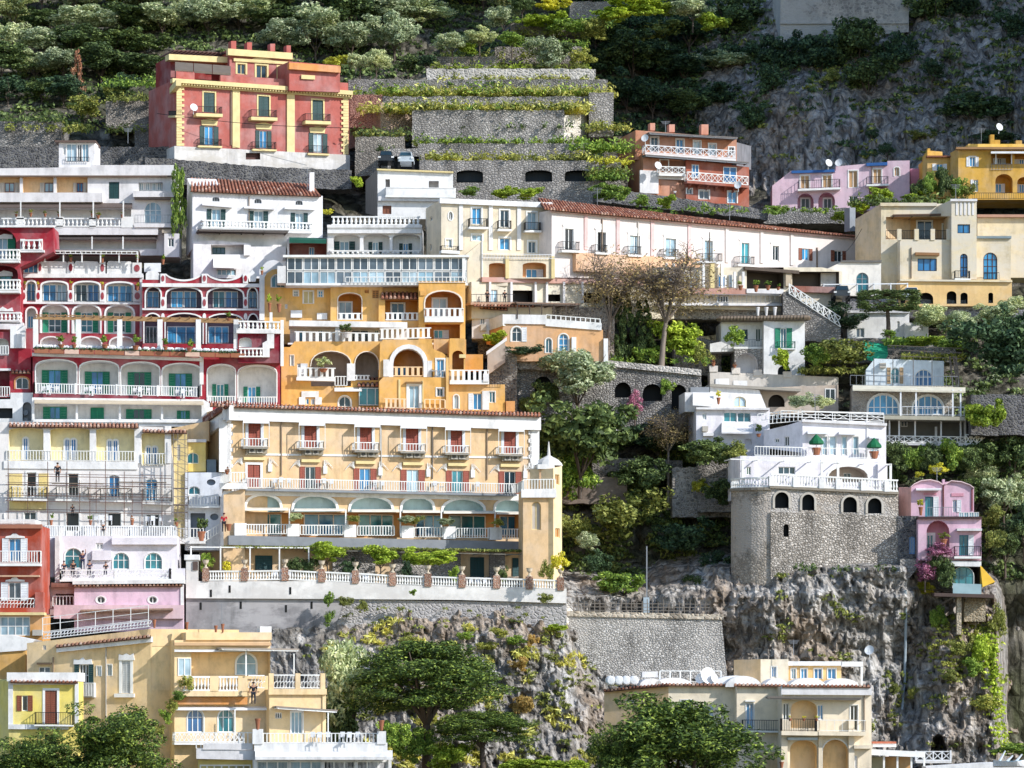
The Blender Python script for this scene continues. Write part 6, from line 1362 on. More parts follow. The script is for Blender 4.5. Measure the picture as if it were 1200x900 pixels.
# white glazed pavilion in front
r = bld('pavilion', 'white glass fronted pavilion with a railed roof terrace, along the bottom edge', 340, 905, 319); f = Fac(r, 330, 318.5, 2, cr2)
for k in range(4): f.win(352 + k * 196, 858, 540 + k * 196, 960, 'pale', nv=2, d=0, cut=False, fw=.12, name='glazing')
f.body((330, 850, 1138, 1010), WHITE2, 6); 
for k in range(5): f.bx(338 + k * 197, 850, 356 + k * 197, 1010, .2, -.05, WHITE, 'pier')
f.awning(345, 1150, 800, 838, 1.2, 0, WHITE, val=.2); f.bx(340, 755, 1120, 802, .2, -5, WHITE, 'roof_parapet'); f.rails(392, 1060, 694, 756, .0, 0, 'bars', .32, .09)
f.bx(330, 672, 390, 760, .3, -.6, WHITE, 'pier'); f.bx(1060, 685, 1112, 760, .3, -.6, WHITE, 'pier')
g = Fac(r, -230, 319.4, 2, cr2); g.win(20, 880, 320, 960, 'pale', nv=6, d=0, cut=False, fw=.12, name='glazing'); g.body((10, 850, 330, 1010), plain('d9c67a'), 4); g.bx(0, 790, 360, 846, .8, -4, WHITE2, 'roof_parapet', 8); g.rails(0, 330, 690, 790, .6, 0, 'bars', .4, .08); g.bx(40, 755, 330, 792, .9, .3, WHITE2, 'planter')
# bright yellow house
r = bld('small_yellow_house', 'small bright yellow house with white corners and brown shutters, bottom left corner', 40, 880, 317); LY = stucco('ead574', .25); f = Fac(r, 55, 315.5, 2, cr)
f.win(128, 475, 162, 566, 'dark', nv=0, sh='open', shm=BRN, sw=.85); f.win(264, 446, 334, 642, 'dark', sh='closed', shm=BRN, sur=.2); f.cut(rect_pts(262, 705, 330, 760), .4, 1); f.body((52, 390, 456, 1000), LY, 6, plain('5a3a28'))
f.bx(40, 340, 458, 392, .35, -7, WHITE, 'roof_parapet'); f.tiles(60, 396, 456, 386, .5, .55, 4, step=.34); f.bx(48, 392, 76, 650, .12, -.05, WHITE, 'pilaster'); f.bx(438, 400, 460, 640, .12, -.05, WHITE, 'pilaster'); f.bx(76, 392, 440, 412, .1, -.05, WHITE, 'frieze'); f.bx(48, 644, 400, 672, .25, -.05, WHITE, 'string_course', 2)
f.balcony(200, 428, 572, 646, .8, 2, .12, 'iron', .14, mat=IRON)
h = Fac(r, 52, 315.5, -50, cr); h.body([(-60, 1000), (52, 1000), (52, 390), (-60, 380)], LY, 4, name='flank_wall')
r = bld('low_roof_house', 'low house with a whitewashed roof behind the bright yellow house, left edge', 15, 790, 331); f = Fac(r, -60, 330, 0, cr); f.body((-120, 205, 150, 420), stucco('d3a766', .5), 6); f.poly([(-120, 230), (150, 210), (205, 150), (60, 120), (-120, 135)], .2, -5, WHITE, 'whitewashed_roof')
# ------------------------------------------------------------------ cream house lower right
cr = (860, 750, 6); r = bld('cream_house', 'cream house with a glass railed balcony over two tall arches, lower right', 930, 905, 323)
CH = stucco('e5d6bc', .3); CH2 = stucco('ebcd9c', .15); f = Fac(r, 340, 322, 4, cr)
f.loggia(395, 705, 585, 1000, 1.2, 70); f.loggia(624, 700, 804, 1000, 1.2, None); f.loggia(400, 425, 585, 620, 1.0, 70); f.win(345, 445, 388, 560, 'blue', nv=1); f.win(818, 458, 872, 636, 'blue', nv=1, sur=.06); f.win(848, 810, 872, 940, 'blue'); f.win(588, 455, 628, 560, 'blue', nv=1)
f.body((338, 330, 968, 1010), CH, 7, CH2); f.archring(624, 700, 804, 990, 10, None, d1=.05); f.bx(334, 322, 970, 384, .35, -.05, WHITE2, 'frieze', 4); f.tiles(340, 326, 962, 318, .6, .5, 4, step=.34)
f.pergola(250, 885, 405, 620, 1.1, 8, 5, plain('6f6a66'), plain('6d665f'), d0=0, foot=False, th=.1)
f.balcony(335, 590, 552, 640, 1.2, 4, .35, 'iron', .2, mat=IRON, slabm=CH); f.balcony(596, 930, 560, 642, 1.2, 4, .35, 'iron', .7, slabm=CH); f.bx(380, 685, 590, 704, .8, -.05, plain('b9c0bd'), 'canopy'); f.bx(334, 668, 378, 1010, .4, -.05, CH, 'pier'); f.bx(596, 650, 622, 1010, .3, -.05, CH, 'pier'); f.bx(808, 560, 848, 1010, .5, -.05, CH, 'pier')
f.bx(846, 740, 975, 764, .8, -.05, CH, 'ledge')
g = Fac(r, -150, 324.5, 4, cr); g.win(86, 445, 140, 628, 'blue', nv=1, sur=.06, top='hood'); g.body((20, 318, 340, 1010), CH, 7); g.balcony(60, 335, 560, 636, .7, 4, .15, 'iron', .2, mat=IRON); g.win(-5, 505, 18, 700, 'blue', arch=1) if False else None
for x, y in ((180, 790),): g.bx(x, y, 330, y + 220, .1, -.05, CH2, 'panel')
g.tiles(0, 320, 340, 312, .6, .5, 4, step=.34, mat=TILE2); cr3 = (690, 750, 6)
h = Fac(r, 108, 328, -20, cr3); h.win(255, 420, 322, 440, 'dark'); h.body([(108, 1000), (560, 1000), (560, 316), (108, 360)], stucco('dcb98a', .2), 4, name='flank_wall'); h.tiles(104, 360, 562, 350, .7, .5, -42, step=.34)
i = Fac(r, 560, 326, 2, cr3); i.win(845, 456, 876, 560, 'blue', arch=1); i.win(645, 420, 720, 520, 'pale', sur=.05); i.body((560, 318, 1030, 1000), CH, 6, name='middle_wall'); i.tiles(558, 318, 1030, 310, .6, .5, 2, step=.34, mat=TILE2)
# roof storey with vaults
j = Fac(r, 190, 329, 2, cr); j.win(264, 186, 300, 264, 'blue', sur=.05); j.body((188, 135, 384, 330), CH, 4, name='roof_room'); h = Fac(r, 190, 329, -30, cr); h.body([(0, 300), (188, 300), (188, 135), (0, 140)], stucco('dcb98a', .2), 3, name='roof_room')
j2 = Fac(r, 380, 329.6, 2, cr); 
for x0, x1 in ((402, 438), (470, 516), (564, 622), (658, 718)): j2.win(x0, 200, x1, 275, 'blue', sur=.05)
j2.body((380, 175, 755, 330), stucco('e6bd80', .2), 4, name='roof_room'); j2.bx(378, 150, 760, 180, .3, -4, WHITE, 'roof_slab'); j2.bx(755, 152, 908, 186, .3, -3, WHITE, 'canopy'); j2.bx(892, 170, 906, 330, .25, .1, WH, 'post')
def vault(F, x0, x1, y0, y1, mat, d0=0, dep=4):
    mb = MB(); n = 12; pts = [((x0 + x1) / 2 - (x1 - x0) / 2 * math.cos(math.pi * q / n), y1 - (y1 - y0) * math.sin(math.pi * q / n)) for q in range(n + 1)]
    P = [F.q(*c, d0) for c in pts]; mb.face(P)
    for a, b in zip(P[:-1], P[1:]): mb.face([a, b, b - F.n * dep, a - F.n * dep])
    return mb.build('roof_vault', mat, F.root, False)
V = Fac(r, 0, 325.4, 3, cr)
for x0, x1, y0 in ((-60, 195, 252), (220, 380, 268), (390, 650, 266), (640, 880, 270)): vault(V, x0, x1, y0, 330, WHITE)
V2 = Fac(r, 0, 327, 3, cr3)
for x0, x1, y0 in ((360, 520, 270), (460, 730, 264), (870, 1190, 250)): vault(V2, x0, x1, y0, 322, WHITE)
V2.rails(500, 930, 214, 300, -2.5, 0, 'bars', .9, .12); V2.bx(375, 222, 485, 262, -2.5, -4, WHITE2, 'roof_box')
for k, x in enumerate((155, 212, 264, 318)):
    c = V2.q(x, 285, .2); mb = MB(); mb.tube([c, c - V2.n * 1.4], .42, 12); mb.tube([c + V2.n * .01, c + V2.n * .12, c + V2.n * .14], [.42, .3, .01], 12); mb.own('water_tank', WHM, 'white barrel water tank, %s from the left on the cream house roof' % ORD[k], 'tank', 'water tanks on the cream house roof')
def dish(label, F, x, y, d, rad=.4, tilt=.5, turn=.3):
    p = F.q(x, y, d); mb = MB(); n = Vector((math.sin(turn), -math.cos(turn), tilt)).normalized(); a = n.cross(Vector((0, 0, 1))).normalized(); b = a.cross(n); i0 = len(mb.v); N_ = 14
    rings = [(0, 0), (.5, .05), (1, .2)]
    for rr_, dz in rings:
        for k in range(N_): t = 2 * math.pi * k / N_; mb.v.append(tuple(p + (a * math.cos(t) + b * math.sin(t)) * rad * max(.02, rr_) + n * dz * rad))
    for j in range(2):
        for k in range(N_): mb.f.append((i0 + j * N_ + k, i0 + j * N_ + (k + 1) % N_, i0 + (j + 1) * N_ + (k + 1) % N_, i0 + (j + 1) * N_ + k)); mb.mi.append(0)
    mb.beam(p, p - n * .1 + Vector((0, 0, -rad * 1.6)), .06); mb.beam(p + Vector((0, 0, -rad * .6)), p + n * rad * .9, .03)
    return mb.own('satellite_dish', WHM, label, 'satellite dish')
dish('larger round satellite dish among the roof vaults of the cream house', V2, 835, 252, -.5, .75, .2, .5); dish('smaller satellite dish right of the larger one on the cream house roof', V2, 880, 268, -.4, .4, .2, .7); dish('tilted satellite dish left of the larger one on the cream house roof', V2, 785, 272, -.4, .45, .3, -.3)
# low white pergola and terrace at the bottom right
cr = (1000, 750, 6); r = bld('white_pergola', 'white slatted pergola beside the cream house at the foot of the cliff', 1055, 905, 325, 'pergola'); f = Fac(r, 130, 324, 2, cr)
mb = MB()
for x in (215, 310, 408, 498): mb.beam(f.q(x, 960), f.q(x, 800), .16)
mb.build('posts', WH, r); f.bx(120, 770, 505, 808, .4, -4, WH, 'roof', 18); f.bx(130, 820, 225, 1000, -2, -3, plain('a8a58c'), 'glass_screen'); f.bx(225, 820, 410, 1000, -2.5, -3, stucco('d3a366', .3), 'back_wall')
f.bx(140, 725, 300, 752, -3, -5, WHITE, 'roof_edge'); f.bx(135, 715, 302, 728, -2.9, -5.2, plain('b56a50'), 'roof_edge')
r = bld('lattice_railing', 'white lattice railing on a ledge in front of the cave mouth', 1100, 895, 336, 'railing'); f = Fac(r, 440, 335, -4, cr); f.rails(440, 684, 780, 850, 0, 0, 'lat', .8, .08, posts=6, mat=WHM); f.bx(440, 850, 690, 866, .3, -4, WHITE, 'ledge')
r = bld('quay_wall', 'low white quay wall along the bottom right corner', 1140, 900, 322, 'wall'); f = Fac(r, 500, 321, 0, cr); f.body([(500, 1000), (1260, 1000), (1260, 880), (1000, 862), (900, 866), (510, 890)], WHITE, 3)
# small boat on the quay
bt = bld('boat', 'small white boat with a pale blue cover on the quay, bottom right corner', 1176, 897, 319, 'boat'); o = W(1164, 899, 318.5); L = 2.6; mb = MB(); mb2 = MB(); S = []
for k in range(9):
    t = k / 8; wd = .75 * math.sin(min(1, t * 1.2 + .15) * math.pi * .5) * (1 if t < .8 else 1 - (t - .8) * 4); z = .12 * (2 * t - 1) ** 2
    S.append([o + Vector((L * t, -wd, .5 + z)), o + Vector((L * t, -wd * .6, .1)), o + Vector((L * t, 0, 0)), o + Vector((L * t, wd * .6, .1)), o + Vector((L * t, wd, .5 + z))])
for a, b in zip(S[:-1], S[1:]):
    for q in range(4): mb.face([a[q], a[q + 1], b[q + 1], b[q]])
    mb2.face([a[0], a[4], b[4] , b[0]]); 
mb.build('hull', WHM, bt); mb2.build('cover', plain('5aa6c4', .6), bt)
mb = MB(); 
for t, h in ((.2, .9), (.45, .5), (.75, .6)): p = o + Vector((L * t, 0, .5)); mb.tube([p, p + Vector((.5, 0, h))], [.12, .06], 6)
mb.build('fender', WHM, bt)
# ================================================================== right side, middle
cr = (840, 470, 5.4545); WR = stucco('e9e4e8', .35)
r = bld('stone_based_villa', 'white villa stacked on a round cornered stone base with four arched openings, right of centre', 955, 680, 356)
ST = stone('c4bcb2', '8c857c', '7a736a', 2.3, .05, None, 1.0); STP = stone('bbb1a5', '938a80', '877e74', 2.1, .05, 'b7b2ac', .8)
f = Fac(r, 345, 353.8, 8, cr)
for x0, y0, x1, y1 in ((372, 582, 460, 684), (546, 596, 624, 698), (808, 612, 896, 712), (966, 620, 1054, 718)): f.cut(arch_pts(x0, y0, x1, y1), .9, 1)
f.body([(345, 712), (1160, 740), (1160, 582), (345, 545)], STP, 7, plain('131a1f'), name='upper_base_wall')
for x0, y0, x1, y1 in ((372, 582, 460, 684), (546, 596, 624, 698), (808, 612, 896, 712), (966, 620, 1054, 718)): f.archring(x0, y0, x1, y1, 14, None, d1=.12, mat=stucco('b9b2a6', .5))
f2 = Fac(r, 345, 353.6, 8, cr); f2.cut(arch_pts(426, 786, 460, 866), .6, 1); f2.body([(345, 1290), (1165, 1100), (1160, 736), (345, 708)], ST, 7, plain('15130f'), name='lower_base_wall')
prev = (345, 353.8)
for xa, yaw, y0, y1 in ((345, -22, 548, 560), (250, -46, 560, 575), (165, -64, 575, 590)):
    xl = {345: 250, 250: 165, 165: 112}[xa]; pass
mb = MB(); c0 = f.P(*f.uz(345, 560)); zt = c0.z; pts = []           # rounded corner
for k in range(9):
    a = R(8) - k / 8 * R(82); pts.append(a)
cur = Vector((c0.x, c0.y)); step = 4.6 / 8; bz = W(865, 700, 356).z; strip = [cur.copy()]
for a in pts[1:]:
    cur = cur - Vector((math.cos(a), math.sin(a))) * .62 ; strip.append(cur.copy())
for a, b in zip(strip[:-1], strip[1:]): mb.face([(a.x, a.y, bz), (b.x, b.y, bz), (b.x, b.y, zt), (a.x, a.y, zt)])
mb.face([(p.x, p.y, zt) for p in strip]); mb.build('round_corner', stone('a99f92', '857c70', '7b746b', 2.0, .05, 'b3aaa0', .6), r)
mb = MB()
for a, b in zip(strip[:-1], strip[1:]): mb.beam((a.x, a.y, zt), (b.x, b.y, zt), .5, .25)
mb.build('ledge', plain('8f8678', .9), r); mb = MB(); rail(mb, [Vector((p.x, p.y, zt + .1)) for p in strip], 1.0, 'bal', .3, .12); mb.build('balustrade', WH, r)
f.bx(340, 540, 1165, 556, .3, -1, plain('8f8678', .9), 'ledge', 40)
a = f.q(345, 540, .1); b = f.q(1158, 580, .1); mb = MB(); rail(mb, [a, b], 1.15, 'bal', .28, .11); mb.build('balustrade', WH, r)
for x in (352, 506, 672, 780, 940, 1090): f.bx(x - 17, 478 + (x - 345) * .05, x + 17, 542 + (x - 345) * .05, .35, -.25, WHITE, 'pier')
g = Fac(r, 300, 357.2, 8, cr); g.win(392, 420, 502, 468, 'dark', nv=2); g.loggia(712, 418, 968, 520, 2.0, 80); g.win(190, 420, 218, 472, wood('2c6a4a')); g.body([(150, 620), (1060, 620), (1060, 395), (600, 360), (150, 350)], WR, 6, stucco('cdbfb4', .3), name='lower_storey'); g.win(808, 460, 858, 500, 'dark', nv=1, d=-1.98, cut=False); g.bx(1030, 400, 1090, 600, .3, -3, WR, 'porch')
g.archring(712, 418, 968, 520, 10, 80, d1=.06)
p = Fac(r, 150, 354.8, 8, cr); p.pergola(90, 1115, 365, 560, .2, 34, 7, WH, None, d0=-2.8, foot=False)
for x, y in ((166, 370), (672, 376), (776, 380), (1112, 400)): p.bx(x - 7, y, x + 7, 520, .1, -.1, WH, 'post')
h = Fac(r, 555, 359.6, 8, cr); 
for x0, x1 in ((672, 706), (720, 764), (800, 832), (870, 906)): h.win(x0, 226, x1, 345, 'pale', nv=0, sur=.05)
h.win(985, 232, 1036, 345, 'pale', nv=1); h.body([(548, 400), (1082, 400), (1082, 148), (548, 122)], WR, 6, name='upper_storey'); h.bx(545, 116, 1088, 132, .35, -.1, WHITE2, 'coping', 26); h.bx(958, 150, 968, 370, .08, -.02, WHITE2, 'downpipe')
h.awning(580, 720, 195, 206, .8, 2, WHM, val=.05); h.awning(780, 900, 200, 210, .8, 2, WHM, val=.05); h.awning(975, 1050, 225, 235, .8, 2, WHM, val=.05); h.balcony(240, 1045, 286, 350, 1.6, 20, .3, 'bars', .28, .05, slabm=WHITE, sides=False)
s = Fac(r, 548, 359.6, -45, cr); s.win(370, 240, 398, 266, 'dark'); s.win(430, 226, 462, 288, 'dark'); s.body([(300, 300), (548, 330), (548, 130), (300, 190)], WR, 3, name='flank_wall')
u = Fac(r, 400, 362, 8, cr); u.rails(410, 1068, 60, 118, 1.6, 26, 'tube', 1.6, mat=WH, posts=0); u.rails(545, 1068, 62, 128, 1.5, 12, 'lat', 1.5, .05)
u.rails(330, 545, 90, 150, 1.2, -20, 'bars', .4, .07)
# closed green parasols in pots on its balcony
for k, (x, y, d_) in enumerate(((636, 345, 'left'), (1005, 368, 'right'))):
    b = h.q(x, y, 1.35); t = thing('parasol', 'closed green parasol standing in a red pot on the white villa balcony, %s one' % d_, 'parasol', b); mb = MB(); mb.lathe((0, 0, 0), [(.32, 0), (.42, .5), (.47, .62), (.47, .7)], 10); o = link('pot', mb.mesh('pot', TERRA), t)
    mb = MB(); mb.tube([(0, 0, .6), (0, 0, 1.3)], .04, 6); link('pole', mb.mesh('pole', WHM), t)
    mb = MB(); mb.lathe((0, 0, 1.0), [(.62, .0), (.74, .08), (.7, .3), (.42, .62), (.14, .9), (.03, 1.0)], 9); c = link('folded_canopy', mb.mesh('canopy', plain('14663f', .7)), t)
# --- pink cliff house
cr = (1000, 540, 6); PC = stucco('d8b2c2', .4); PC2 = stucco('cf8f9f', .3)
r = bld('pink_cliff_house', 'pink house with two rounded gables and turquoise doors, perched on the cliff edge', 1108, 700, 354)
f = Fac(r, 458, 353, -2, cr)
f.loggia(515, 420, 676, 660, 1.6, None); f.win(745, 522, 808, 666, 'teal', nv=1, sh='right', shm=WHM, sw=.6, fr=plain('2d7f96')); f.body([(456, 700), (900, 700), (900, 405), (456, 400)], PC, 6, slots=[PC, PC2])
f.win(516, 520, 562, 655, 'teal', d=-1.58, cut=False, fr=WHM, sur=.2); f.rails(518, 674, 590, 660, -.05, 0, 'iron', .2, mat=IRON); f.bx(730, 475, 905, 492, .8, -.05, WHITE2, 'canopy', 0); f.balcony(710, 900, 600, 672, .8, 0, .2, 'iron', .2, mat=IRON)
g = Fac(r, 405, 355.8, -2, cr); g.win(505, 252, 562, 392, 'teal', nv=1, sh='right', shm=WHM, sw=.65, fr=plain('2d7f96')); g.win(698, 275, 728, 362, 'blue', sh='right', shm=WHM, sw=1)
g.body([(405, 480), (848, 480), (848, 195), (820, 172), (760, 150), (690, 143), (640, 150), (640, 160), (600, 150), (540, 136), (480, 142), (430, 165), (408, 185)], PC, 6)
up_ = [(408, 185), (430, 165), (480, 142), (540, 136), (600, 150), (634, 172)]; g.ring([(x, y - 7) for x, y in up_], up_, .25, -6, stucco('e6c9c9', .3), 'gable_edge'); up_ = [(648, 168), (690, 143), (760, 150), (820, 172), (850, 194)]; g.ring([(x, y - 7) for x, y in up_], up_, .25, -6, stucco('e6c9c9', .3), 'gable_edge')
g.bx(628, 150, 638, 400, .08, -.04, plain('6a3a3a'), 'downpipe'); g.bx(830, 196, 840, 350, .08, -.04, plain('8a4a52'), 'downpipe'); g.bx(628, 130, 644, 165, .1, -1, PC, 'chimney'); g.awning(440, 620, 196, 204, .8, 0, WHITE2, val=.06); g.bx(690, 228, 775, 250, .06, -.02, PC2, 'ornament'); g.bx(495, 225, 585, 240, .06, -.02, PC2, 'ornament')
f.bx(455, 392, 905, 408, .35, -3, plain('4a3434'), 'terrace_edge', 0); f.rails(520, 745, 325, 395, .1, 0, 'iron', .25, mat=GREYM); 
for k in range(4): f.win(742 + k * 36, 362, 775 + k * 36, 404, 'pale', cut=False, d=.3, name='windbreak', fw=.04)
h = Fac(r, 405, 355.8, -58, cr); h.body([(318, 400), (405, 420), (405, 190), (318, 185)], stucco('e6b0a4', .3), 3, name='flank_wall')
k = Fac(r, 500, 353.6, -2, cr); k.win(500, 690, 560, 778, plain('2fa6d6'), fr=plain('2f87a6')); k.body((330, 690, 900, 905), GREYST2, 5, name='stone_wall'); k.win(700, 745, 845, 895, 'teal', nv=2, nh=1, cut=False, d=.35, arch=.9, fr=plain('4f8a94'), sur=.06)
k2 = Fac(r, 328, 355.2, -2, cr); k2.win(392, 532, 432, 655, 'blue', arch=.7, fr=plain('6a9ad0')); k2.body((312, 388, 460, 700), DARKST, 4, name='stone_wall')
k.bx(690, 704, 900, 740, 1.2, -.05, WHITE, 'canopy', 4); cr4 = (900, 600, 3)
q = Fac(r, 585, 353.2, -2, cr4); q.bx(585, 284, 795, 296, 2.6, -1, plain('5a4a44'), 'platform', 6); q.bx(650, 250, 750, 286, 2.5, 2.42, plain('9fb8bd', .3), 'glass_railing', 4)
mb = MB()
for x0, x1 in ((612, 655), (690, 700), (770, 780)): mb.beam(q.q(x0, 325, -.5), q.q(x1, 296, 2.3), .15)
mb.build('brackets', plain('6f6a66'), r); q.bx(664, 296, 680, 430, 1.6, .4, stone('b3a58f', '8f8270', 'b9ad9a', 2.2), 'pillar'); q.bx(690, 300, 765, 385, .6, -2, stone('a89880', '857762', 'b0a48f', 2.0), 'under_wall')
# yellow parasol
b = W(1153, 687, 351.4); t = thing('parasol', 'folded yellow parasol hanging beside the pink cliff house', 'parasol', b); mb = MB(); mb.tube([(0, 0, -.6), (0, 0, 1.6)], .04, 6); link('pole', mb.mesh('pole', GREYM), t); mb = MB()
mb.face([(-.35, 0, 2.0), (1.0, -.5, .4), (.9, .3, .2), (-.3, .5, .0)]); mb.face([(-.35, 0, 2.0), (1.0, -.5, .4), (-.2, -.7, -.1)]); mb.face([(-.35, 0, 2.0), (-.3, .5, 0), (-.2, -.7, -.1)]); mb.face([(1.0, -.5, .4), (.9, .3, .2), (-.3, .5, 0), (-.2, -.7, -.1)])
link('canopy', mb.mesh('canopy', plain('e0b23a', .7)), t)
# --- house with two blue glazed arches
cr = (980, 390, 5.4545); r = bld('blue_arch_house', 'white house with two wide blue glazed arches and an open ground floor, right side', 1065, 520, 368); f = Fac(r, 190, 371.5, -3, cr); LB = stucco('dfe9ee', .3)
f.win(348, 222, 404, 325, 'blue', nv=1, arch=.9, sh='open', shm=plain('b59a78'), sw=.42); f.win(502, 234, 612, 340, 'blue', nv=3, nh=1, arch=.9); f.body([(190, 345), (688, 345), (688, 180), (245, 165), (190, 235)], LB, 5)
f.bx(278, 192, 318, 222, .4, 0, AC, 'air_conditioner'); mb = MB()
for x in (240, 362, 492, 612): mb.beam(f.q(x, 335, 1.6), f.q(x, 160, 1.6), .07)
for x in (735, 760, 775): mb.beam(f.q(x + 12, 352, 1.2), f.q(x - 10, 150, 1.2), .16)
for y in (100, 128, 165): mb.beam(f.q(330, y - 20, 1.6), f.q(800, y, 1.6), .06)
mb.build('vine_frame', wood('6a6058'), r); f.rails(90, 780, 270, 338, 1.8, 8, 'iron', .6, mat=GREYM)
g = Fac(r, 120, 369, -3, cr); 
for x0, x1, y0 in ((202, 400, 392), (488, 684, 400)): g.win(x0, y0, x1, 524, 'blue', nv=4, nh=1, arch=.85, fw=.1, sur=.12)
g.body((100, 340, 745, 545), stone('a39a8e', '7c766e', 'b0a89c', 2.2, .07, 'a8a096'), 6, name='middle_storey'); g.awning(105, 826, 338, 362, 1.8, 14, plain('d9d2bd', .9), val=.12)
for x in (412, 510, 795, 745): g.bx(x - 5, 360, x + 5, 545, 1.7, 1.6, WHM, 'post')
g.bx(300, 528, 830, 552, 1.9, -1, plain('b0ab98', .9), 'terrace_edge', 8); g.rails(420, 850, 470, 528, 1.7, 4, 'iron', .5, mat=WHM)
h = Fac(r, 310, 368.8, -3, cr); h.loggia(325, 552, 815, 690, 2.4, arch=False); h.body((315, 548, 830, 720), stucco('c9c4bb', .4), 5, plain('77756f'), name='ground_floor')
for x in (340, 402, 504, 670, 795): h.bx(x - 5, 550, x + 5, 715, .3, .15, WHM, 'post')
h.rails(322, 830, 655, 705, .5, 8, 'lat', .9, .07); mb = MB(); rail(mb, [h.q(826, 712, .5), h.q(896, 716, .5), h.q(1060, 588, -.5), h.q(1098, 590, -.5)], 1.0, 'lat', .7, .09); mb.build('stair_railing', WH, r); h.bx(322, 704, 900, 716, .7, -1, WHITE2, 'ledge', 8)
h.win(412, 565, 455, 600, 'grey', d=-2.3, cut=False); h.bx(630, 600, 645, 690, -1.2, -1.5, WHM, 'pier')
rwall('low grey wall with a coping behind the lemon bush at the right edge', (1138, 462, 1260, 510), 366, DARKST, 0, 4)
# --- small white house with green shutters and vines
cr = (790, 360, 5.714); r = bld('green_shutter_house', 'small white house with green shutters and a thatched vine roof, beside the stone stair wall', 893, 440, 377); f = Fac(r, 600, 376, 3, cr)
f.win(712, 140, 752, 275, 'teal', nv=1, sh='open', shm=GSH, sw=.9); f.cut(arch_pts(694, 390, 780, 455, 40), .8, 1); f.body((600, 90, 875, 470), WHITE, 5, plain('39404a')); g = Fac(r, 320, 377.5, 3, cr)
g.win(425, 150, 458, 225, 'teal', nv=0, sh='right', shm=DGRN, sw=1); g.win(545, 142, 580, 230, wood('1d4a3a')); g.body([(240, 300), (605, 290), (605, 100), (315, 100), (315, 230), (240, 245)], WHITE, 5); g.balcony(400, 605, 215, 265, .8, 0, .2, 'iron', .3, mat=GREYM)
h = Fac(r, 410, 376.8, 3, cr); h.cut(arch_pts(412, 305, 560, 440), 1.6, 1); h.body((405, 270, 608, 460), GREYST2, 4, WHITE2, name='stone_arch'); f.balcony(690, 815, 228, 276, .5, 0, .1, 'iron', .25, mat=wood('1c6a50'))
mb = MB(); a = g.q(320, 82, .8); b = f.q(878, 75, .8); rr = random.Random(3)
for k in range(26): t = k / 25; p = a.lerp(b, t); mb.lathe(p + Vector((0, .2, -.25)), [(.1, 0), (.5, .1), (.62, .32), (.4, .55), (.1, .62)], 7)
mb.hexa([a + Vector((0, 0, -.1)), b + Vector((0, 0, -.1)), b + Vector((0, 0, .25)), a + Vector((0, 0, .25))], [a + Vector((0, 4, 0)), b + Vector((0, 4, 0)), b + Vector((0, 4, .4)), a + Vector((0, 4, .4))]); mb.build('thatch', wood('7a6a58'), r)
f2 = Fac(r, 240, 374.2, 3, cr); f2.bx(240, 432, 1100, 535, .1, -2, stucco('cfc6ba', .7), 'terrace_wall', 36)
for x, y in ((265, 392), (415, 405), (560, 418), (760, 430)): f2.bx(x - 28, y, x + 28, y + 40, .2, -.4, stucco('d6ccc0', .6), 'pier')
# stone stair wall with white railing
f = rwall('stone wall under a white latticed stair railing, sloping down to the right', [(918, 400), (985, 400), (985, 382), (925, 342), (918, 342)], 378.5, GREYST, 0, 5); mb = MB(); rail(mb, [f.q(925, 345, .1), f.q(985, 384, .1)], 1.1, 'lat', .7, .09); mb.build('stair_railing', WH, f.root)
# white house behind the flat-topped tree
cr = (900, 200, 4); r = bld('low_white_house', 'low white house with a small lean-to, under the flat topped tree', 1035, 400, 382); f = Fac(r, 374, 381, 0, cr); f.win(412, 738, 452, 782, 'grey', nv=1); f.win(604, 705, 618, 758, 'dark', arch=.8); f.cut(arch_pts(415, 682, 450, 704, 14), .3, 0); f.body((372, 662, 662, 830), WHITE, 5); g = Fac(r, 640, 380.2, 0, cr); g.win(712, 726, 728, 752, 'grey'); g.body((642, 712, 752, 830), WHITE, 5, name='lean_to'); f.bx(372, 655, 665, 666, .3, -5, WHITE2, 'roof_slab')
# white cluster left of the villa
cr = (790, 360, 5.714); r = bld('white_cluster_house', 'white house with two turquoise windows and a white awning, left above the stone based villa', 860, 520, 366); f = Fac(r, 150, 366.5, 6, cr)
f.win(332, 702, 420, 768, 'teal', arch=.2, fw=.06); f.win(424, 704, 514, 770, 'teal', arch=.2, fw=.06); f.win(188, 712, 216, 752, 'pale', nv=1); f.win(520, 830, 600, 900, 'pale') if False else None; f.cut(arch_pts(470, 880, 520, 920, 20), .3, 0); f.body([(148, 1000), (640, 1000), (640, 690), (520, 672), (300, 680), (148, 672)], WR, 5)
f.awning(318, 530, 776, 838, 1.4, 4, WHITE2, val=.1); f.bx(190, 796, 228, 832, .5, 0, AC, 'air_conditioner'); f.bx(195, 840, 265, 862, .5, -.05, WHITE2, 'canopy'); f.bx(148, 670, 640, 684, .5, -1, WHITE2, 'coping', 4)
g = Fac(r, 240, 369, 6, cr); g.win(398, 598, 482, 668, 'pale', arch=.8, fr=CREAMP); g.body([(240, 700), (628, 700), (570, 555), (240, 515)], WHITE, 4, name='upper_wall'); g.bx(278, 478, 368, 525, -1, -2, WHITE, 'roof_box'); g.bx(398, 492, 490, 530, -1, -2, WHITE, 'roof_box'); g.bx(240, 512, 850, 530, .4, -2, plain('9f988c'), 'roof_edge', 34)
h = Fac(r, 110, 367.5, 6, cr); h.body((72, 570, 250, 700), WHITE2, 4, name='annex'); h.awning(125, 265, 578, 640, 1.4, 8, WHITE, val=.25); h.bx(110, 535, 235, 572, -.5, -2, GREYM, 'roof_box')
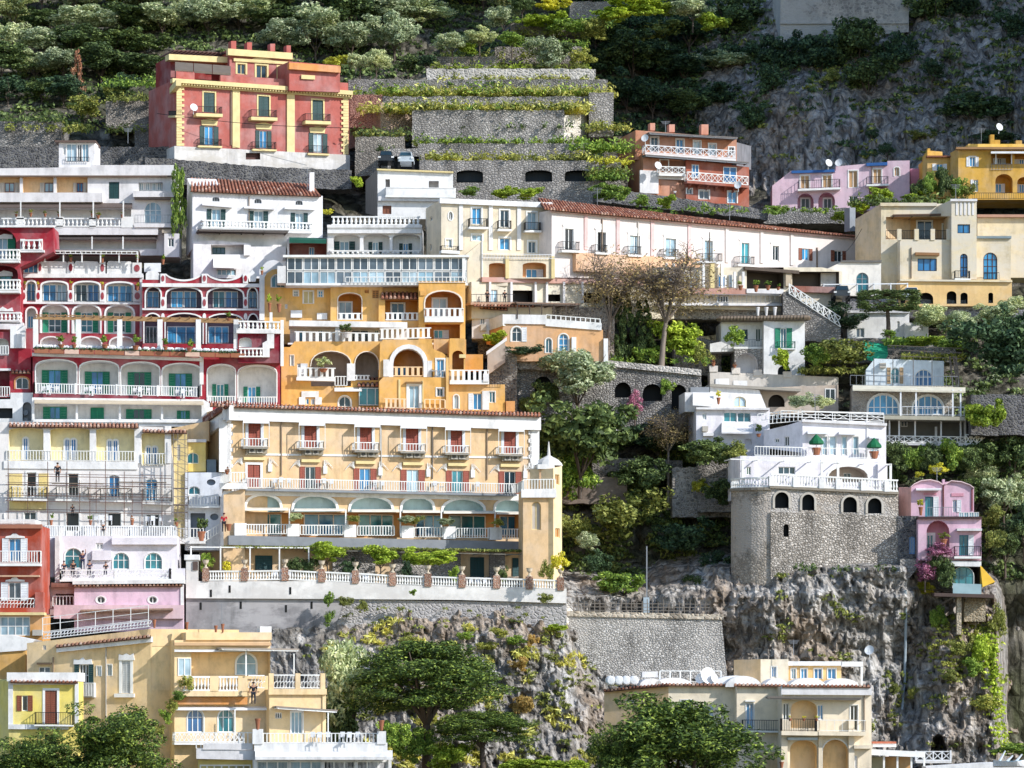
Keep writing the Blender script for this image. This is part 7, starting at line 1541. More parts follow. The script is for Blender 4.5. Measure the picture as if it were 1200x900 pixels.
k = Fac(r, 560, 371, 6, cr); k.cut(arch_pts(630, 585, 740, 668), 1.2, 1); k.body([(570, 720), (1100, 700), (1100, 520), (570, 540)], stucco('b9a998', .6), 4, plain('3f352c'), name='rear_wall'); k.win(1010, 545, 1080, 645, 'dark', nv=1, cut=False)
f.rails(560, 860, 712, 765, 2.2, -30, 'bars', .4, .08)
# arched stone wall mid-slope
cr = (600, 400, 4); f = rwall('long grey stone wall with three dark arches in the middle of the slope', [(600, 500), (822, 500), (822, 436), (780, 430), (700, 424), (600, 418)], 372, stone('a5a09a', '6f6b69', '6c6966', 2.2, .05), 0, 10, cuts=((627, 441, 646, 462), (720.5, 448, 739.5, 466), (753, 450, 776, 470), (787, 451, 804, 480)))
f.bx(700, 421, 822, 428, .3, -1, stone('c9c2ba', '9f9a94', 'c2bbb2', 1.6), 'coping', 12)
# --- tan house with blue arched windows under the restaurant terrace
cr = (540, 280, 6); r = bld('tan_house', 'tan house with blue arched windows and a white roof parapet, under the bare trees', 640, 418, 371); f = Fac(r, 295, 370, 4, cr); TH = stucco('d9a878', .3)
f.win(358, 620, 428, 722, 'blue', nv=1, nh=1, arch=1, sur=.14, sh='right', shm=WHM, sw=.5); f.win(595, 698, 640, 802, 'teal', arch=1, sur=.08); f.win(688, 668, 756, 790, 'blue', nv=1, nh=2, arch=1, sur=.1); f.body([(295, 860), (1000, 860), (1000, 640), (590, 600), (295, 592)], TH, 5); f.bx(292, 530, 600, 596, .15, -4, WHITE, 'parapet', 4); f.bx(596, 560, 990, 612, .15, -4, WHITE, 'parapet', 30); h = Fac(r, 295, 370, -52, cr); h.body([(180, 740), (295, 760), (295, 592), (180, 660)], stucco('e09a58', .3), 3, name='flank_wall'); h.bx(180, 570, 296, 650, .1, -1, WHITE, 'parapet', -40)
f.rails(600, 980, 530, 570, .0, 30, 'bars', .5, .1); g = Fac(r, 80, 371.5, 0, cr); g.win(138, 545, 168, 600, 'grey'); g.body((78, 480, 200, 700), WHITE2, 4, name='annex'); g.bx(140, 600, 180, 645, .4, 0, AC, 'air_conditioner'); g.tiles(70, 482, 330, 455, 1.5, .4, 18, step=.34)
f.bx(780, 690, 812, 870, .3, -.2, WHITE, 'pier'); f.bx(1005, 700, 1035, 870, .3, -.2, WHITE, 'pier')
# restaurant terrace
r = bld('restaurant', 'cafe building with dark openings under a terracotta coloured balcony strip, below the corner house', 640, 365, 380); f = Fac(r, 150, 371.2, 22, cr); f.cut(rect_pts(365, 362, 505, 450), 1.2, 1); f.cut(rect_pts(610, 390, 700, 440), 1.2, 1); f.win(205, 358, 258, 445, 'pale', nv=1); f.cut(rect_pts(860, 380, 980, 450), 1.2, 1); f.cut(rect_pts(1020, 385, 1140, 460), 1.2, 1)
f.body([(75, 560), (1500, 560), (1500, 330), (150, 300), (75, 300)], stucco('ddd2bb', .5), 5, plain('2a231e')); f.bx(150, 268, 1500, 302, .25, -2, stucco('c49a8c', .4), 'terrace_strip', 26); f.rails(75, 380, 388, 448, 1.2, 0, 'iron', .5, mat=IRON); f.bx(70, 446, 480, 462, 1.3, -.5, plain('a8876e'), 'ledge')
f.pergola(400, 830, 452, 560, 2.6, 10, 6, wood('4f4238'), wood('7d6250'), d0=0, foot=True, th=.14); f.tiles(90, 470, 520, 448, 1.2, 1.6, 6, step=.36)
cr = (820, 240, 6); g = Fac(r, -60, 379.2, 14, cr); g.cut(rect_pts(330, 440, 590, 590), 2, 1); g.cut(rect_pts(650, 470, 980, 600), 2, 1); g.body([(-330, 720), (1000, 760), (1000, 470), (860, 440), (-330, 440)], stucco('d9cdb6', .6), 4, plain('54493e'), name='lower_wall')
g.bx(-300, 585, 330, 625, .7, -.5, stucco('b98a7a', .4), 'terrace_strip', 4); g.rails(-300, 560, 628, 690, .7, 4, 'iron', .5, mat=GREYM); g.bx(-300, 690, 580, 706, .8, -2, WHITE2, 'ledge', 4); g.bx(-20, 395, 125, 408, .8, -1, WHITE2, 'canopy'); g.bx(76, 405, 104, 585, .7, .3, CREAMP, 'column'); g.bx(330, 590, 590, 620, .8, -.3, WHITE2, 'parapet', 6); g.bx(655, 570, 985, 612, .6, -.3, stucco('8f5f52', .4), 'parapet', 8); g.bx(605, 460, 645, 570, .4, -.2, stucco('b3a48e', .6), 'pillar'); g.bx(320, 432, 700, 455, .6, -1, wood('5a4a3c'), 'thatch', 30)
for k, x in enumerate((-240, -190, -120, 20, 150, 240, 300)): g.bx(x, 410 if k < 5 else 470, x + 16, 585, .65, .35, WHITE, 'column')
for x in (200, 350, 520, 600, 720, 850, 1000): f.bx(x, 302, x + 14, 450, .3, -.1, WHITE2, 'column')
for x0, x1, p in ((-230, -180, 'blue'), (-100, -50, 'pale'), (130, 180, 'blue'), (210, 250, 'pale')): g.win(x0, 500, x1, 580, p, nv=1, cut=False, d=.05, sur=.1)
for x0, x1 in ((120, 165), (160, 200)): g.win(x0, 640, x1, 688, 'black', cut=False, d=.05)
# ================================================================== walls and terraces filling the slope
f = rwall('long grey stone wall with a pale coping above the cream house, foot of the cliff', [(664, 800), (852, 795), (846, 726), (800, 722), (664, 717)], 351.8, stone('ccc7c0', '99948e', '8b8781', 2.4, .05, 'c6c0b8', .9), -3, 4); f.bx(664, 716, 848, 722, .15, -1, stone('c2b39f', '9d9080', 'c6bba9', 1.3), 'coping', 4)
r = bld('terrace_fence', 'rustic post and rail fence on top of the long stone wall', 750, 718, 353, 'fence'); f = Fac(r, 668, 353, -3, (0, 0, 1)); mb = MB(); rr = random.Random(2)
for k in range(26): x = 672 + k * 6.2; mb.beam(f.q(x, 719), f.q(x + rr.uniform(-.6, .6), 704 + rr.uniform(-2, 2)), .08)
mb.build('posts', wood('7d746a'), r); mb = MB()
for y in (707, 711, 715): mb.beam(f.q(670, y), f.q(832, y + 1), .06)
mb.build('rails', wood('8b8378'), r)
r = bld('lamp_mast', 'tall grey mast with a pale cabinet, standing above the long stone wall', 758, 718, 354, 'mast'); f = Fac(r, 758, 354, 0, (0, 0, 1)); f.bx(757.3, 640, 758.7, 718, .05, -.05, GREYM, 'mast'); f.bx(754, 700, 761, 718, .3, -.3, plain('aebcc4'), 'cabinet')
rwall('sunlit end of the stone wall under the terrace balustrade corner', [(656, 790), (676, 790), (676, 722), (664, 706), (656, 706)], 351.3, stone('d6cfc4', '9f9a92', 'd2ccc2', 1.7, .06), 30, 2)
rwall('brown weathered wall behind the glossy green tree', [(648, 590), (735, 590), (735, 560), (648, 556)], 369.5, stucco('8c7d72', 1, '6f655e'), 0, 4)
rwall('rough pale wall right of the leafless tree', [(788, 606), (862, 606), (862, 556), (838, 546), (788, 548)], 368, stone('a09a92', '6f6b66', 'a7a098', 1.8), 4, 4)
rwall('low rough wall above the yellowish bush', [(694, 560), (800, 560), (800, 540), (694, 536)], 371, stone('8d8780', '615d59', '968f87', 1.8), 4, 3)
rwall('stone wall between the orange house and the arched wall', [(573, 500), (606, 500), (606, 418), (592, 404), (573, 418)], 369.8, stone('98928a', '625e5b', 'a09a92', 1.9), 0, 5)
f = rwall('slanting plaster wall with a white cap beside the bright climber', [(571, 440), (592, 424), (592, 398), (571, 415)], 368.8, stucco('b7a797', .9), 0, 2); f.bx(570, 412, 594, 416, .15, -.3, WHITE, 'coping', -17)
rwall('rubble wall under the tan house', [(600, 432), (706, 436), (706, 414), (600, 414)], 371, stone('a19c97', '6b6865', 'a8a39c', 1.9), 0, 4)
rwall('dark rubble wall under the cafe terrace', [(560, 420), (720, 420), (720, 360), (560, 360)], 374, stone('8a8178', '5a544f', '91897f', 1.9), 0, 4)
rwall('grey terrace wall under the long terracotta strip', [(690, 372), (925, 376), (925, 350), (690, 348)], 379.5, stone('a39a8e', '736c64', 'aaa196', 1.8), 6, 4)
rwall('rubble wall left of the green shuttered house', [(790, 440), (845, 440), (845, 400), (800, 392), (790, 396)], 379.5, stone('8f877e', '5d5852', '968e85', 1.8), 0, 4)
rwall('low rubble wall under the low white house', [(985, 425), (1120, 425), (1120, 398), (985, 396)], 379.5, stone('8f8a83', '5f5b57', '96918a', 1.8), 0, 4)
rwall('rock coloured wall under the road below the beige villa', [(985, 372), (1205, 372), (1205, 352), (985, 350)], 384.5, stone('8b8a8b', '5e5d60', '949394', 1.7), 0, 4)
rwall('rubble wall behind the stone based villa, left', [(818, 600), (868, 600), (868, 530), (818, 536)], 366.8, stone('97918a', '66625e', '9f9992', 1.8), 0, 4)
mb = MB(); f = Fac(rwall.__globals__['r'], 1010, 376, 0, (0, 0, 1)); a = [f.q(1012, 402), f.q(1040, 406), f.q(1034, 416), f.q(1016, 412)]
for k in range(4): mb.hexa([p + Vector((0, -.2 * k, -.3 * k)) for p in a], [p + Vector((0, -.2 * k + .3, -.3 * k + .25)) for p in a])
mb.own('netting', plain('2fa07c', .7), 'bright green netting heaped above the blue arch house', 'netting')
# ================================================================== trees and plants
LOOK = {'olive': 'silvery olive tree', 'dark': 'dark green leafy tree', 'green': 'mid green leafy tree', 'deep': 'shaded blackish green tree', 'lemon': 'bright yellow green bush', 'scrub': 'brownish green bush', 'autumn': 'brown thinly leaved tree', 'yellow': 'yellow flowering bush', 'magnolia': 'broad green tree', 'cypress': 'dark pointed tree'}
GR_N = {}
def grove(where, spec, group, Y=None):
    """spec: list of (x, top row, foot row, width, kind); ordinals count each kind from the left"""
    spec = sorted(spec); cnt = {}
    for x, y0, y1, w_, kd in spec:
        cnt[kd] = cnt.get(kd, 0) + 1; n = sum(1 for s in spec if s[4] == kd)
        lab = LOOK[kd] + ' ' + where if n == 1 else '%s %s from the left %s' % (ORD[cnt[kd] - 1], LOOK[kd], where)
        (shrub if kd in ('lemon', 'scrub', 'yellow') else tree)(*(( lab, x, y0, y1, w_, kd) if kd in ('lemon', 'scrub', 'yellow') else ('tree' if kd != 'olive' else 'olive_tree', lab, x, y0, y1, w_, kd)), **({'group': group} if kd in ('lemon', 'scrub', 'yellow') else {'group': group, 'trunk': .1}), Y=Y)
rr = random.Random(19)
def row(y, xs, h, w_, kinds, jy=6):
    return [(x + rr.uniform(-5, 5), y - h * rr.uniform(.75, 1.4), y + rr.uniform(-jy, jy), w_ * rr.uniform(1.0, 1.5), kinds[i % len(kinds)]) for i, x in enumerate(xs)]
g1 = 'trees of the wood along the top of the photo'
grove('in the highest row', row(16, range(10, 700, 40), 46, 50, ('olive', 'dark', 'olive', 'scrub', 'olive')), g1)
grove('in the second row from the top', row(42, (15, 58, 100, 150, 195, 240, 283, 322, 366, 410, 452, 492), 46, 52, ('olive', 'dark', 'olive', 'magnolia', 'olive', 'olive')), g1)
grove('in the third row from the top', row(70, (5, 45, 84, 128, 172, 332, 372, 415, 462), 46, 50, ('olive', 'olive', 'dark', 'magnolia', 'dark', 'olive', 'olive')), g1)
grove('in the fourth row of the wood', row(98, (0, 38, 74, 118, 150), 44, 48, ('dark', 'olive', 'olive', 'dark')), g1)
grove('in the lowest row of the wood', row(126, (12, 46, 78, 140), 40, 40, ('deep', 'dark', 'deep')), g1)
grove('just above the garden terraces', [(422, 58, 88, 30, 'olive'), (441, 55, 90, 34, 'olive'), (395, 62, 92, 34, 'yellow'), (478, 66, 90, 30, 'dark'), (500, 60, 84, 30, 'deep'), (546, 48, 68, 24, 'lemon'), (640, 40, 96, 46, 'olive'), (562, 30, 58, 40, 'olive'), (600, 34, 60, 34, 'green'), (530, 36, 66, 38, 'olive'), (655, 44, 72, 30, 'dark'), (684, 52, 84, 30, 'scrub')], 'plants above the garden terraces', 417.5)
tree('conifer', 'rusty brown conifer standing out of the upper left wood', 91, 56, 112, 24, 'rust', trunk=.06, group=g1)
shrub('yellow green bush on the slope left of the palazzo', 98, 104, 146, 44, 'scrub'); shrub('bushy climber on the wall left of the palazzo', 132, 92, 120, 26, 'scrub')
grove('at the top centre above the stone walls', [(650, -8, 18, 40, 'yellow'), (622, 16, 34, 36, 'lemon'), (648, 14, 34, 36, 'lemon'), (700, 16, 38, 24, 'scrub'), (745, -6, 28, 60, 'lemon'), (720, 6, 30, 44, 'lemon'), (790, -4, 22, 46, 'lemon'), (835, 14, 44, 44, 'lemon'), (812, -10, 30, 50, 'olive'), (612, -8, 20, 28, 'dark'), (664, 20, 46, 40, 'green'), (694, 26, 52, 36, 'scrub'), (590, 4, 40, 40, 'olive')], 'bushes at the top centre', 424)
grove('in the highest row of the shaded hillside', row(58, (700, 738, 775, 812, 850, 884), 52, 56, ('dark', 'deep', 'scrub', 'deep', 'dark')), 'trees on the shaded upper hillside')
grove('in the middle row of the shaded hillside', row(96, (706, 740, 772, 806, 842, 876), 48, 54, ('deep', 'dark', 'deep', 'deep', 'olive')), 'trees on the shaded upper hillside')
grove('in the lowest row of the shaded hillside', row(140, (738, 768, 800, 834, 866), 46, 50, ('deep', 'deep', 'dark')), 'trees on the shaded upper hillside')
def cl(label, x, y0, y1, w_, kd, off=1.2, **kw):
    return tree('tree', label, x, y0, y1, w_, kd, uY(x, (y0 + y1) / 2) - off, trunk=.12, **kw)
cg = 'trees growing on the bare upper cliff'
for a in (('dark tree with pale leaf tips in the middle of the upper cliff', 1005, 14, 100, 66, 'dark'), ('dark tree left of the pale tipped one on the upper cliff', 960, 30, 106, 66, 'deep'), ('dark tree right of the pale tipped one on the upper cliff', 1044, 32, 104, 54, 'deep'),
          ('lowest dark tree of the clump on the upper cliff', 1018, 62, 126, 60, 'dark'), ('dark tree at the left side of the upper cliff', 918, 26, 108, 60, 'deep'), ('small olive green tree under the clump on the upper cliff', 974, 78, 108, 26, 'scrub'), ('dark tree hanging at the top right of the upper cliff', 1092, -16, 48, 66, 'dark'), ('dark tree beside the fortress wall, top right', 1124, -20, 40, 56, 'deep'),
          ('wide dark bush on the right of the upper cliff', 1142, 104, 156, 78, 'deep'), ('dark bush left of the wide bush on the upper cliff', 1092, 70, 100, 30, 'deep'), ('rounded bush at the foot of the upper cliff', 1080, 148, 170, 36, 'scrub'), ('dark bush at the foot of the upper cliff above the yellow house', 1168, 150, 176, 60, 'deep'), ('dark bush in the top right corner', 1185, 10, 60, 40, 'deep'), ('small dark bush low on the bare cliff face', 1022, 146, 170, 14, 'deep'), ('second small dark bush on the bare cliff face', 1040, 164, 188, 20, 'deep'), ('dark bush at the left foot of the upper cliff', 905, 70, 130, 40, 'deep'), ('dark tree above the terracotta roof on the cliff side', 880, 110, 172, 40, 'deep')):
    cl(*a, group=cg)
# bright bushes behind the roofs
bg_ = 'bright green bushes behind the tiled roofs'
for a in (('bright bush above the corner house, left one', 592, 216, 236, 30, 'lemon', 384), ('bright bush above the corner house, right one', 622, 218, 238, 28, 'lemon', 384), ('large bush above the left half of the long tiled roof', 716, 208, 244, 44, 'green', 392), ('bush beside the large one above the long tiled roof', 750, 226, 246, 24, 'green', 393), ('round bright bush above the middle of the long tiled roof', 781, 228, 248, 24, 'lemon', 394),
          ('pale green bush above the right half of the long tiled roof', 912, 236, 256, 26, 'green', 402), ('bright round bush beside the chimney of the long tiled building', 986, 246, 264, 22, 'lemon', 402), ('larger bright tree above the beige villa', 1031, 220, 248, 36, 'lemon', 400), ('right bright tree above the beige villa', 1072, 224, 242, 38, 'lemon', 400), ('left bright bush above the beige villa flank', 1008, 232, 254, 24, 'lemon', 400), ('yellow green bush beside the white annex', 418, 206, 224, 14, 'lemon', 390), ('yellow bush on the gabled house garden', 384, 242, 254, 12, 'yellow', 385)): shrub(*a[:6], Y=a[6], group=bg_)
for k, (x, y0, y1, kd) in enumerate(((1092, 196, 240, 'green'), (1106, 192, 242, 'magnolia'), (1121, 200, 240, 'green'), (1080, 206, 240, 'dark'), (1136, 212, 240, 'scrub'))): shrub('tall leafy garden plant in front of the yellow house, %s from the left' % ORD[(1, 2, 3, 0, 4)[k]], x, y0, y1, 22, kd, Y=399, group='garden plants in front of the yellow house')
tree('climber', 'tall green climber between the white terraced house and the gabled house', 209, 192, 282, 18, 'column', 381, trunk=.02, cat='climber')
shrub('green netting covered mound above the corner house', 549, 217, 232, 26, 'green', Y=386)
# middle of the slope
tree('tree', 'bare brown tree in front of the long house, left of two', 711, 286, 420, 98, 'autumn', 374, trunk=.3, twigs=22, limbs=10, tr=.2, lean=.6, bark=BARK2, group='bare trees in front of the long house'); tree('tree', 'bare brown tree in front of the long house, right of two', 775, 284, 422, 128, 'autumn', 373, trunk=.3, twigs=24, limbs=12, tr=.26, lean=.8, bark=BARK2, group='bare trees in front of the long house')
for k, x in enumerate((722, 735, 748, 757)): tree('cypress', 'dark upright cactus like conifer between the bare trees, %s from the left' % ORD[k], x, 334 + 5 * k, 426, 30, 'cypress', 375, trunk=.03, group='dark conifers between the bare trees')
shrub('yellow green bush behind the right bare tree trunk', 792, 374, 430, 56, 'lemon', Y=375); shrub('bright bush at the foot of the right bare tree', 762, 398, 432, 40, 'green', Y=374.5); shrub('dark shrub right of the yellow green bush', 822, 396, 436, 30, 'scrub', Y=375)
tree('olive_tree', 'large silvery olive tree in front of the arched stone wall', 677, 404, 490, 92, 'olive', 368.5, trunk=.15); tree('tree', 'big glossy green tree right of the tan hotel', 680, 448, 575, 112, 'magnolia', 366, trunk=.1); shrub('lower foliage of a green tree beside the hotel tower', 668, 520, 600, 60, 'green', Y=367)
tree('tree', 'leafless grey tree with a tall bare trunk, middle of the slope', 783, 476, 588, 66, 'autumn', 369, trunk=.5, twigs=24, limbs=12, tr=.13, bark=BARK2)
for a in (('dark bush behind the leafless tree', 770, 484, 540, 70, 'deep', 372), ('dark green bush left of the leafless tree trunk', 748, 528, 592, 70, 'dark', 369), ('large yellowish bush below the dark ones, right of the hotel', 736, 568, 650, 88, 'scrub', 364), ('round green citrus tree above the stone wall', 726, 660, 706, 52, 'green', 357), ('ochre brown shrub right of the leafless tree', 832, 522, 556, 34, 'scrub', 369), ('bush above the cliff left of the stone base', 842, 560, 600, 40, 'dark', 363), ('dark bush on the shaded slope', 800, 600, 660, 66, 'deep', 364), ('dark bush lower on the shaded slope', 845, 640, 690, 50, 'deep', 361), ('bush beside the hotel tower foot', 672, 600, 650, 40, 'scrub', 364), ('dark bush between the yellowish bush and the wall', 700, 640, 680, 36, 'deep', 361), ('pale bush on the slope under the yellowish one', 690, 620, 650, 30, 'olive', 362), ('low bush near the tall mast', 815, 672, 700, 26, 'dark', 358), ('bush on the stone wall end', 862, 672, 704, 26, 'dark', 357), ('yellow leaved shrub on the slope', 822, 558, 582, 20, 'yellow', 366), ('creeper hanging on the arched stone wall', 782, 442, 468, 20, 'green', 371.5), ('bush on the slope under the arched wall', 640, 440, 480, 36, 'dark', 370.8), ('tall bush left of the arched wall', 622, 456, 492, 30, 'scrub', 370.5)): shrub(a[0], *a[1:6], Y=a[6], group='shrubs on the middle slope')
shrub('pink bougainvillea under the arched stone wall', 744, 456, 492, 20, 'pink', Y=371.3, twigs=4)
shrub('leafy shrubs hiding the foot of the white cluster', 832, 506, 556, 60, 'dark', Y=363.5); shrub('yellowish shrub at the foot of the white cluster', 862, 512, 548, 30, 'scrub', Y=362); shrub('bright climber bush above the orange house', 580, 387, 408, 30, 'lemon', Y=369.8); shrub('dark hanging hedge under the tan house', 616, 402, 420, 40, 'deep', Y=368.8)
# right side
tree('tree', 'wide flat topped clipped tree in front of the low white house', 1041, 341, 392, 62, 'clipped', 376, trunk=.55, depth=2.2, tr=.22); shrub('round clipped bush under the flat topped tree', 1041, 386, 400, 20, 'green', Y=376)
for a in (('broad brownish tree right of the green shuttered house', 986, 384, 440, 76, 'scrub', 373), ('leafy bush at the left of the broad brownish tree', 958, 398, 438, 34, 'green', 373), ('large dark round bush at the right edge', 1166, 370, 462, 104, 'deep', 370), ('dark bush above the large round one, right edge', 1190, 350, 420, 50, 'deep', 376), ('olive bush on the rocks below the beige villa, left', 1095, 352, 392, 44, 'olive', 378), ('olive bush on the rocks below the beige villa, middle', 1128, 362, 396, 40, 'olive', 377), ('olive bush on the rocks below the beige villa, right', 1165, 352, 384, 44, 'olive', 378), ('olive bush in the right corner below the beige villa', 1190, 344, 372, 34, 'olive', 379), ('low green plants in the vegetable garden', 1085, 392, 410, 44, 'lemon', 374), ('second low green plants in the vegetable garden', 1120, 396, 414, 40, 'green', 373), ('dark trailing shrub beside the stair wall', 975, 350, 382, 44, 'deep', 381), ('dark trailing shrub right of the stair', 1000, 366, 390, 36, 'deep', 380), ('lemon bush with large leaves at the right edge', 1155, 463, 512, 42, 'lemon', 364), ('climbing plant on the green shuttered house', 860, 378, 412, 22, 'green', 375.2), ('potted lemon tree before the green shuttered house', 916, 408, 440, 22, 'lemon', 373.6)): shrub(a[0], *a[1:6], Y=a[6], group='shrubs on the right side')
for k, (x, y0, y1, w_, kd) in enumerate(((938, 458, 482, 32, 'olive'), (962, 462, 482, 28, 'olive'))): shrub('olive bush on the roof terrace of the white villa, %s' % ('left one', 'right one')[k], x, y0, y1, w_, kd, Y=364)
for k, x in enumerate((1050, 1072, 1094, 1116, 1132)): shrub('dark vine hedge under the open ground floor, %s from the left' % ORD[k], x, 514 - k % 2 * 3, 562, 30, ('dark', 'green')[k % 2], Y=365.5, group='vine hedge under the blue arch house')
shrub('yellow leaved plant on the vine hedge', 1100, 540, 560, 20, 'yellow', Y=363.5); shrub('small yellow bush above the pink house roof', 1078, 552, 562, 12, 'yellow', Y=362)
rs_ = 'trees on the slope right of the pink house'
for k, (x, y0, y1, w_, kd) in enumerate(((1150, 508, 566, 50, 'dark'), (1188, 500, 570, 52, 'dark'), (1140, 556, 612, 44, 'dark'), (1176, 548, 612, 56, 'olive'), (1200, 580, 650, 50, 'deep'), (1160, 590, 640, 40, 'scrub'), (1178, 610, 668, 40, 'dark'), (1150, 536, 580, 34, 'olive'), (1196, 470, 530, 40, 'dark'))): tree('tree', '%s tree right of the pink cliff house, %s' % ({'dark': 'dark', 'olive': 'grey green', 'deep': 'blackish', 'scrub': 'yellowish'}[kd], ('uppermost left', 'uppermost right', 'beside the pink gable', 'in the middle', 'at the photo edge', 'lowest left', 'lowest middle', 'small one near the hedge', 'by the grey wall')[k]), x, y0, y1, w_, kd, tY(x, y1) - 1.5, trunk=.1, group=rs_)
shrub('bush on the cliff edge right of the pink house', 1166, 612, 652, 26, 'scrub', Y=353)
# hotel terrace lemon trees
lg = 'clipped lemon trees on the hotel terrace'
for k, (x, y0, y1, w_) in enumerate(((384, 631, 676, 54), (446, 637, 680, 56), (503, 638, 682, 58))): tree('lemon_tree', 'clipped bright lemon tree on the hotel terrace, %s from the left' % ORD[k], x, y0, y1, w_, 'lemon', 351.8, trunk=.3, group=lg, depth=.7, limbs=4)
shrub('narrow yellow green bush at the right end of the hotel terrace', 657, 643, 674, 20, 'yellow', Y=347.6)
for k, (x, y0, y1, w_, kd) in enumerate(((243, 646, 676, 18, 'green'), (266, 652, 676, 12, 'yellow'), (346, 650, 676, 20, 'dark'), (364, 652, 680, 22, 'dark'), (410, 650, 682, 20, 'deep'), (475, 654, 684, 18, 'deep'), (532, 662, 688, 14, 'green'), (588, 660, 690, 14, 'dark'), (640, 652, 690, 16, 'scrub'))): shrub('leafy plant on the hotel terrace behind the balustrade, %s from the left' % ORD[k], x, y0, y1, w_, kd, Y=351.5, group='plants on the hotel terrace')
# pines along the bottom
tree('umbrella_pine', 'tallest umbrella pine in front of the cliff, bottom centre', 500, 746, 912, 168, 'pine', 331, trunk=.36, tr=.42, limbs=7); tree('umbrella_pine', 'smaller umbrella pine right of the tallest one, bottom centre', 566, 828, 912, 108, 'pine', 328, trunk=.4, tr=.26, limbs=6)
tree('pine_tree', 'bright green pine in front of the yellow house, bottom left', 136, 818, 945, 134, 'bushpine', 308, trunk=.14, tr=.3); tree('pine_tree', 'yellow green low pine in the bottom left corner', 44, 852, 950, 116, 'bushpine', 306, trunk=.14)
tree('pine_tree', 'wide pine in front of the cream house, bottom right', 795, 800, 960, 200, 'bushpine', 312, trunk=.12, tr=.4); tree('pine_tree', 'lower pine at the left of the wide one, bottom right', 722, 842, 950, 84, 'bushpine', 311, trunk=.12)
tree('tree', 'tall grey green tree left of the umbrella pine', 408, 742, 900, 82, 'olive', 334, trunk=.12); tree('tree', 'dark tree behind the pavilion terrace', 395, 800, 905, 50, 'dark', 333, trunk=.12)
for a in (('bright leafy bush under the umbrella pine, left', 486, 846, 905, 46, 'green', 329), ('bright leafy bush under the umbrella pine, right', 530, 868, 910, 50, 'lemon', 327), ('bright bush at the bottom edge below the crags', 640, 884, 912, 52, 'lemon', 324), ('bright bush beside it at the bottom edge', 672, 888, 912, 40, 'lemon', 323), ('bright bush at the bottom edge under the small pine', 604, 888, 912, 40, 'lemon', 324), ('green bush behind the pavilion urn', 462, 832, 890, 36, 'green', 326), ('clipped hedge at the bottom right corner', 1188, 868, 890, 52, 'green', 330)): shrub(a[0], *a[1:6], Y=a[6], group='bushes along the bottom edge')
for k, (x, y) in enumerate(((218, 802), (210, 815), (202, 828), (194, 842), (187, 856))): shrub('climber stem on the ochre villa corner, %s from the top' % ORD[k], x, y - 12, y + 12, 20 - 2 * k, ('scrub', 'green')[k % 2], Y=321.4, group='climber on the ochre villa')
# plants on the cliffs
for k, (x, y0, y1, w_, kd) in enumerate(((1152, 738, 790, 30, 'lemon'), (1140, 768, 800, 26, 'green'), (1148, 806, 842, 44, 'scrub'), (1100, 704, 748, 18, 'green'), (1085, 680, 706, 24, 'yellow'), (1112, 778, 804, 22, 'scrub'), (1048, 798, 818, 16, 'scrub'), (1070, 802, 824, 14, 'scrub'), (1125, 744, 776, 26, 'scrub'), (1168, 700, 760, 22, 'scrub'))): shrub('bush on the buttress under the pink cliff house, %s' % ('brightest at the upper right', 'beside the brightest', 'large one lower right', 'trailing below the platform', 'yellow one at the ledge', 'small one in the middle', 'small one at the pipe, left', 'small one at the pipe, right', 'below the platform pillar', 'at the right corner')[k], x, y0, y1, w_, kd, Y=cY(x, (y0 + y1) / 2) - .8, group='bushes on the buttress')
for k, (x, y0, y1, w_, kd) in enumerate(((608, 768, 792, 26, 'ochre'), (614, 806, 846, 34, 'ochre'), (520, 752, 764, 20, 'ochre'), (645, 764, 780, 20, 'scrub'), (570, 748, 766, 26, 'scrub'), (560, 766, 800, 30, 'green'), (585, 734, 752, 24, 'scrub'), (545, 736, 754, 18, 'green'), (606, 742, 760, 22, 'green'), (625, 742, 762, 16, 'ochre'), (480, 742, 760, 24, 'scrub'), (385, 690, 716, 12, 'green'), (386, 714, 740, 12, 'green'), (405, 694, 716, 18, 'scrub'), (424, 700, 722, 16, 'scrub'), (484, 690, 700, 10, 'green'), (640, 690, 712, 18, 'scrub'), (652, 730, 742, 22, 'lemon'), (715, 760, 780, 14, 'dark'))): shrub('%s clump on the cliff below the hotel, %s in the order downward' % ({'ochre': 'ochre dry grass', 'scrub': 'brownish shrub', 'green': 'green shrub', 'lemon': 'bright low shrub', 'dark': 'dark shrub'}[kd], ORD[k]), x, y0, y1, w_, kd, Y=min(cY(x, y1) - .5, 347.2) if y0 < 726 else cY(x, y1) - .8, group='clumps on the cliff below the hotel')
shrub('pink bougainvillea over the balcony of the pink cliff house', 1102, 634, 656, 34, 'pink', Y=352.4, twigs=5); shrub('pink bougainvillea trailing down the stone wall of the pink cliff house', 1084, 652, 684, 30, 'pink', Y=352.8, twigs=5); shrub('dark green creeper among the bougainvillea', 1104, 648, 700, 30, 'dark', Y=352.7)
